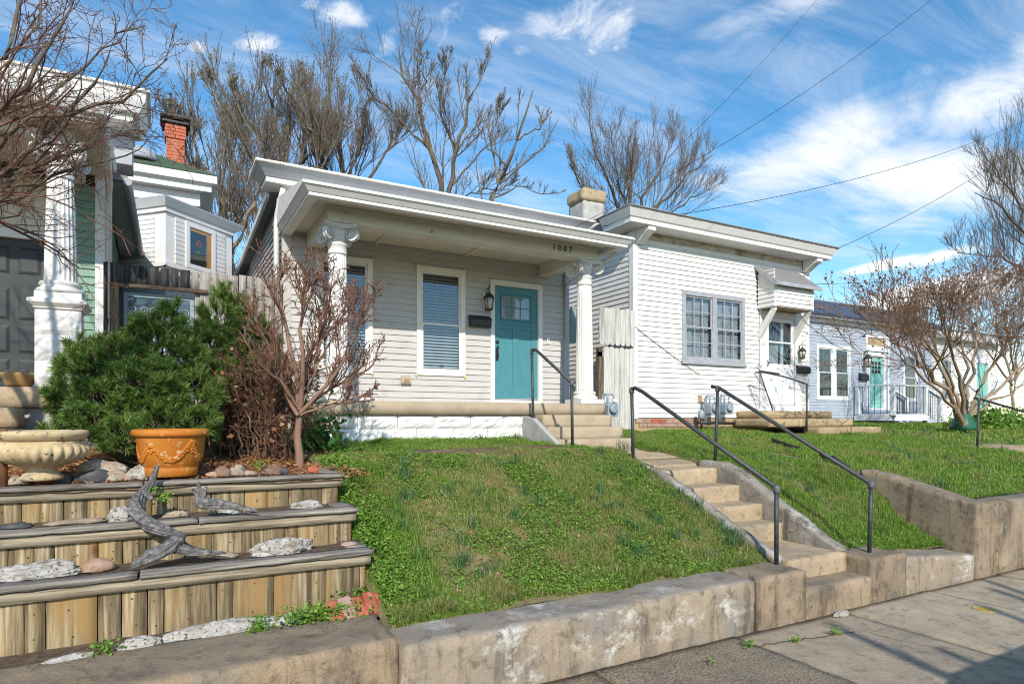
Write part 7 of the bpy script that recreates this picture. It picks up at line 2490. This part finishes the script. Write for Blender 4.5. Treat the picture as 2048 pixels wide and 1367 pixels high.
wob = lambda x, y: y > 4.14 + .09 * patchy(x, y, 4.0, 91)
lawn_patch(z_left, 1.345, 5.22, 4.12, 6.95, 230000, (.02, .062), (.003, .0055), M['grass'], [(4.86, 5.3, 7.0, 8.6)], 1, .40, 85000, wob)
lawn_patch(z_left, 1.70, 5.05, 6.9, 8.50, 40000, (.025, .075), (.004, .007), M['lush'], [(4.84, 5.3, 7.45, 8.6)], 2, .40, 14000)
lawn_patch(z_strip, 6.40, 8.22, 4.10, 9.9, 98000, (.03, .085), (.004, .007), M['lush'], [(5, 6.41, 6.1, 10)], 3, .42, 16000, lambda x, y: y > 4.10 + .12 * patchy(x, y, 3.0, 93))
lawn_patch(z_yard, 8.48, 14.5, 4.13, 9.95, 110000, (.03, .085), (.006, .010), M['lush'], [(11.1, 14.5, 8.62, 10)], 4, .40, 16000)
lawn_patch(z_yard, 14.5, 34, 4.13, 13.9, 70000, (.04, .10), (.012, .02), M['lush'], [(13.8, 15.4, 5.5, 7.0)], 5, .35)
# spill of ground cover along the planter's right side and foot
for (zf, x0, x1, yb, mm, nn) in ((z_left, 1.36, 4.55, 4.15, 'grass', 16000), (z_left, 4.5, 5.2, 4.12, 'grass', 3000), (z_strip, 6.4, 8.18, 4.10, 'lush', 9000), (z_yard, 8.5, 14, 4.12, 'lush', 12000)):
    x = g.uniform(x0, x1, nn)
    y = yb + .07 * (patchy(x, x * 0 + 3, 5.0, 17) - .5) + np.abs(g.normal(size=nn)) * .07
    fz = grid_z(zf, x0, x1, 4.0, 4.8)
    ok = g.uniform(0, 1, nn) < .25 + .75 * patchy(x, y, 6, 44)
    x, y = x[ok], y[ok]
    blades('edge_grass', x, y, fz(x, y), g.uniform(.03, .085, len(x)) * (.6 + patchy(x, y, 4, 45)), g.uniform(.003, .0065, len(x)), M[mm], g, 1.3)
    x, y = x[::2], y[::2]
    c = np.stack([x, y, fz(x, y) + g.uniform(.0, .04, len(x))], 1)
    v, t = leaf_cards(c, (.010, .024), g, 1.3, np.array([[0, -.4, 1.0]]))
    tag(link('clover', np_mesh('edge_clover', v, None, t), None, (0, 0, 0), M['clover']), kind='stuff')
n_ = 9000
x, y = g.uniform(1.36, 1.9, n_), g.uniform(4.3, 6.4, n_)
fz = grid_z(z_left, 1.3, 2.0, 4.2, 6.5)
blades('side_grass', x, y, fz(x, y), g.uniform(.04, .13, n_), g.uniform(.003, .006, n_), M['lush'], g, 1.1)
x, y = g.uniform(1.36, 1.95, 20000), g.uniform(4.3, 6.4, 20000)
ok = g.uniform(0, 1, 20000) < patchy(x, y, 5, 61) * 1.3
x, y = x[ok], y[ok]
ok = g.uniform(0, 1, len(x)) < np.clip(1.1 - (x - 1.36) / .55, 0, 1)
x, y = x[ok], y[ok]
fz = grid_z(z_left, 1.3, 2.0, 4.2, 6.5)
c = np.stack([x, y, fz(x, y) + g.uniform(.0, .12, len(x)) * np.clip(1.2 - (x - 1.36) / .5, .1, 1)], 1)
v, t = leaf_cards(c, (.010, .026), g, 1.3, np.array([[0, -.3, 1.0]]))
tag(link('clover', np_mesh('side_clover', v, None, t), None, (0, 0, 0), M['clover']), kind='stuff')


def weedY(px, py, Yw, n, s, label, hgt):
    weed(px, py, atY(px, py, Yw).z, n, s, label, hgt)


def weed(px, py, z, n, s, label, hgt=.06):
    p = atZ(px, py, z)
    rt = thing('weed', label, 'weed', (p.x, p.y, z), 'small weeds along the wall and sidewalk joints')
    c = g.normal(size=(n, 3)) * np.array([s, s * .5, 0]) + np.stack([np.zeros(n), np.zeros(n), g.uniform(.0, hgt, n)], 1)
    v, t = leaf_cards(c, (.010, .026), g, 1.4, np.array([[0, -.3, 1.0]]))
    link('leaves', np_mesh('weed_leaves', v, None, t), rt, None, M['clover'])['kind'] = 'stuff'


weed(1190, 1326, SWZ, 110, .035, 'leafy weed against the wall foot nearest the camera', .09)
weed(1325, 1297, SWZ, 50, .03, 'small weed at the wall foot right of the nearest weed')
weed(1500, 1294, SWZ, 40, .03, 'weed in the sidewalk crack below the left pier')
weed(1590, 1284, SWZ, 30, .025, 'weed in the sidewalk crack below the lowest step')
weed(1672, 1268, SWZ, 36, .03, 'weed at the right end of the sidewalk crack')
weed(1420, 1330, SWZ, 16, .02, 'tiny weed in the joint of the gravelly slab')
weed(1975, 1140, SWZ, 240, .14, 'dark green weeds at the foot of the tall streaked wall', .10)
weed(1520, 1250, SWZ, 60, .03, 'weed at the joint under the left pier', .08)
weed(640, 1240, -1.37, 900, .15, 'green groundcover beside the leaning bricks under the planter', .10)
weed(720, 1205, -1.37, 300, .09, 'green sprigs growing behind the leaning bricks', .12)
weed(515, 1268, -1.37, 120, .03, 'leafy sprig between the whitewashed stones', .12)
weed(205, 1310, -1.36, 90, .04, 'sprig by the short whitewashed stone', .08)
weedY(310, 1000, 5.2, 60, .03, 'green sprig behind the driftwood on the middle tier', .10)
weedY(333, 1006, 5.2, 60, .03, 'sprig right of the driftwood crook', .08)
weed(490, 908, -.48, 70, .05, 'little green weed in the red mulch', .06)
weedY(520, 935, 5.75, 60, .04, 'green weed by the brown rocks', .06)

# blue-green tufts of bulb leaves
xs2, ys2, zs2, hs2, ws2 = [], [], [], [], []


def tuft(x, y, z, n, hmax, w_=.006):
    xs2.append(x + g.normal(size=n) * .035)
    ys2.append(y + g.normal(size=n) * .03)
    zs2.append(np.full(n, z))
    hs2.append(g.uniform(.5, 1.0, n) * hmax)
    ws2.append(np.full(n, w_))


for (px, py, Yt) in ((1240, 915, 6.6), (1035, 885, 8.2), (960, 880, 8.2), (1250, 920, 6.5), (690, 905, 7.4)):
    p = atY(px, py, Yt)
    tuft(p.x, p.y, z_left(p.x, p.y), 26, .24)
for k in range(60):
    x, y = g.uniform(1.5, 5.1), g.uniform(4.35, 6.6)
    tuft(x, y, z_left(x, y), 34, g.uniform(.10, .24), .005)
for k in range(16):
    t = g.uniform(0, 1)
    x, y = 5.14 - .05 * g.uniform(), 4.3 + 1.7 * t
    tuft(x, y, z_left(x, y), 18, g.uniform(.14, .26))
for k in range(30):
    x, y = g.uniform(6.5, 8.1), g.uniform(4.4, 9)
    tuft(x, y, z_strip(x, y), 22, g.uniform(.10, .20))
for k in range(40):
    x, y = g.uniform(8.7, 18), g.uniform(4.4, 9)
    tuft(x, y, z_yard(x, y), 20, g.uniform(.12, .22), .009)
blades('bulb_leaves', np.concatenate(xs2), np.concatenate(ys2), np.concatenate(zs2), np.concatenate(hs2), np.concatenate(ws2), M['onion'], g, 1.3)
# fallen leaves and mulch bits
n_ = 900
x, y = g.uniform(1.4, 5.2, n_), g.uniform(4.3, 8.4, n_)
fz = grid_z(z_left, 1.3, 5.3, 4.2, 8.5)
c = np.stack([x, y, fz(x, y) + .02], 1)
v, t = leaf_cards(c, (.02, .05), g, 1.7, np.array([[0, 0, 1.0]]))
tag(link('fallen_leaves', np_mesh('fallen', v, None, t), None, (0, 0, 0), M['dead_leaf']), kind='stuff')
n_ = 9000
x, y = g.uniform(-2.5, 1.65, n_), g.uniform(5.55, 8.4, n_)
fz = grid_z(z_bed, -2.6, 1.7, 5.4, 8.5)
c = np.stack([x, y, fz(x, y) + g.uniform(0, .02, n_)], 1)
v, t = leaf_cards(c, (.03, .08), g, 6.0, np.array([[0, 0, 1.0]]))
tag(link('mulch_needles', np_mesh('mulch_bits', v, None, t), None, (0, 0, 0), M['dead_leaf']), kind='stuff')
# ------------------------------------------------------------------ parked car at the kerb (stands beside the camera, shades the sidewalk corner)
car = thing('parked_car', 'dark grey estate car parked at the kerb beside the photographer', 'car', (5.6, -.55, -1.97))
zs = -1.97
prof = [(3.35, .32), (3.30, .75), (3.42, 1.02), (3.75, 1.55), (4.1, 1.64), (5.6, 1.66), (6.1, 1.55), (6.75, 1.10), (7.7, .98), (7.95, .75), (7.95, .35)]
MB().prism([(x, zs + z) for x, z in prof], 'y', -1.25, .22).obj('body', M['car_paint'], car, .09, 4)
for x in (4.15, 7.05):
    for y in (-1.20, .10):
        w = MB()
        w.lathe([(.30, 0), (.33, .02), (.33, .18), (.30, .20)], (0, 0, 0), 24)
        me = w.mesh('wheel')
        me.transform(Matrix.Rotation(-PI / 2, 4, 'X'))
        link('wheel', me, car, (x, y - (.08 if y < 0 else 0), zs + .33), M['black'])
for (xa, xb) in ((3.9, 4.7), (4.8, 5.85)):
    box('window', M['dark_room'], car, xa, xb, .215, .226, zs + 1.12, zs + 1.48)
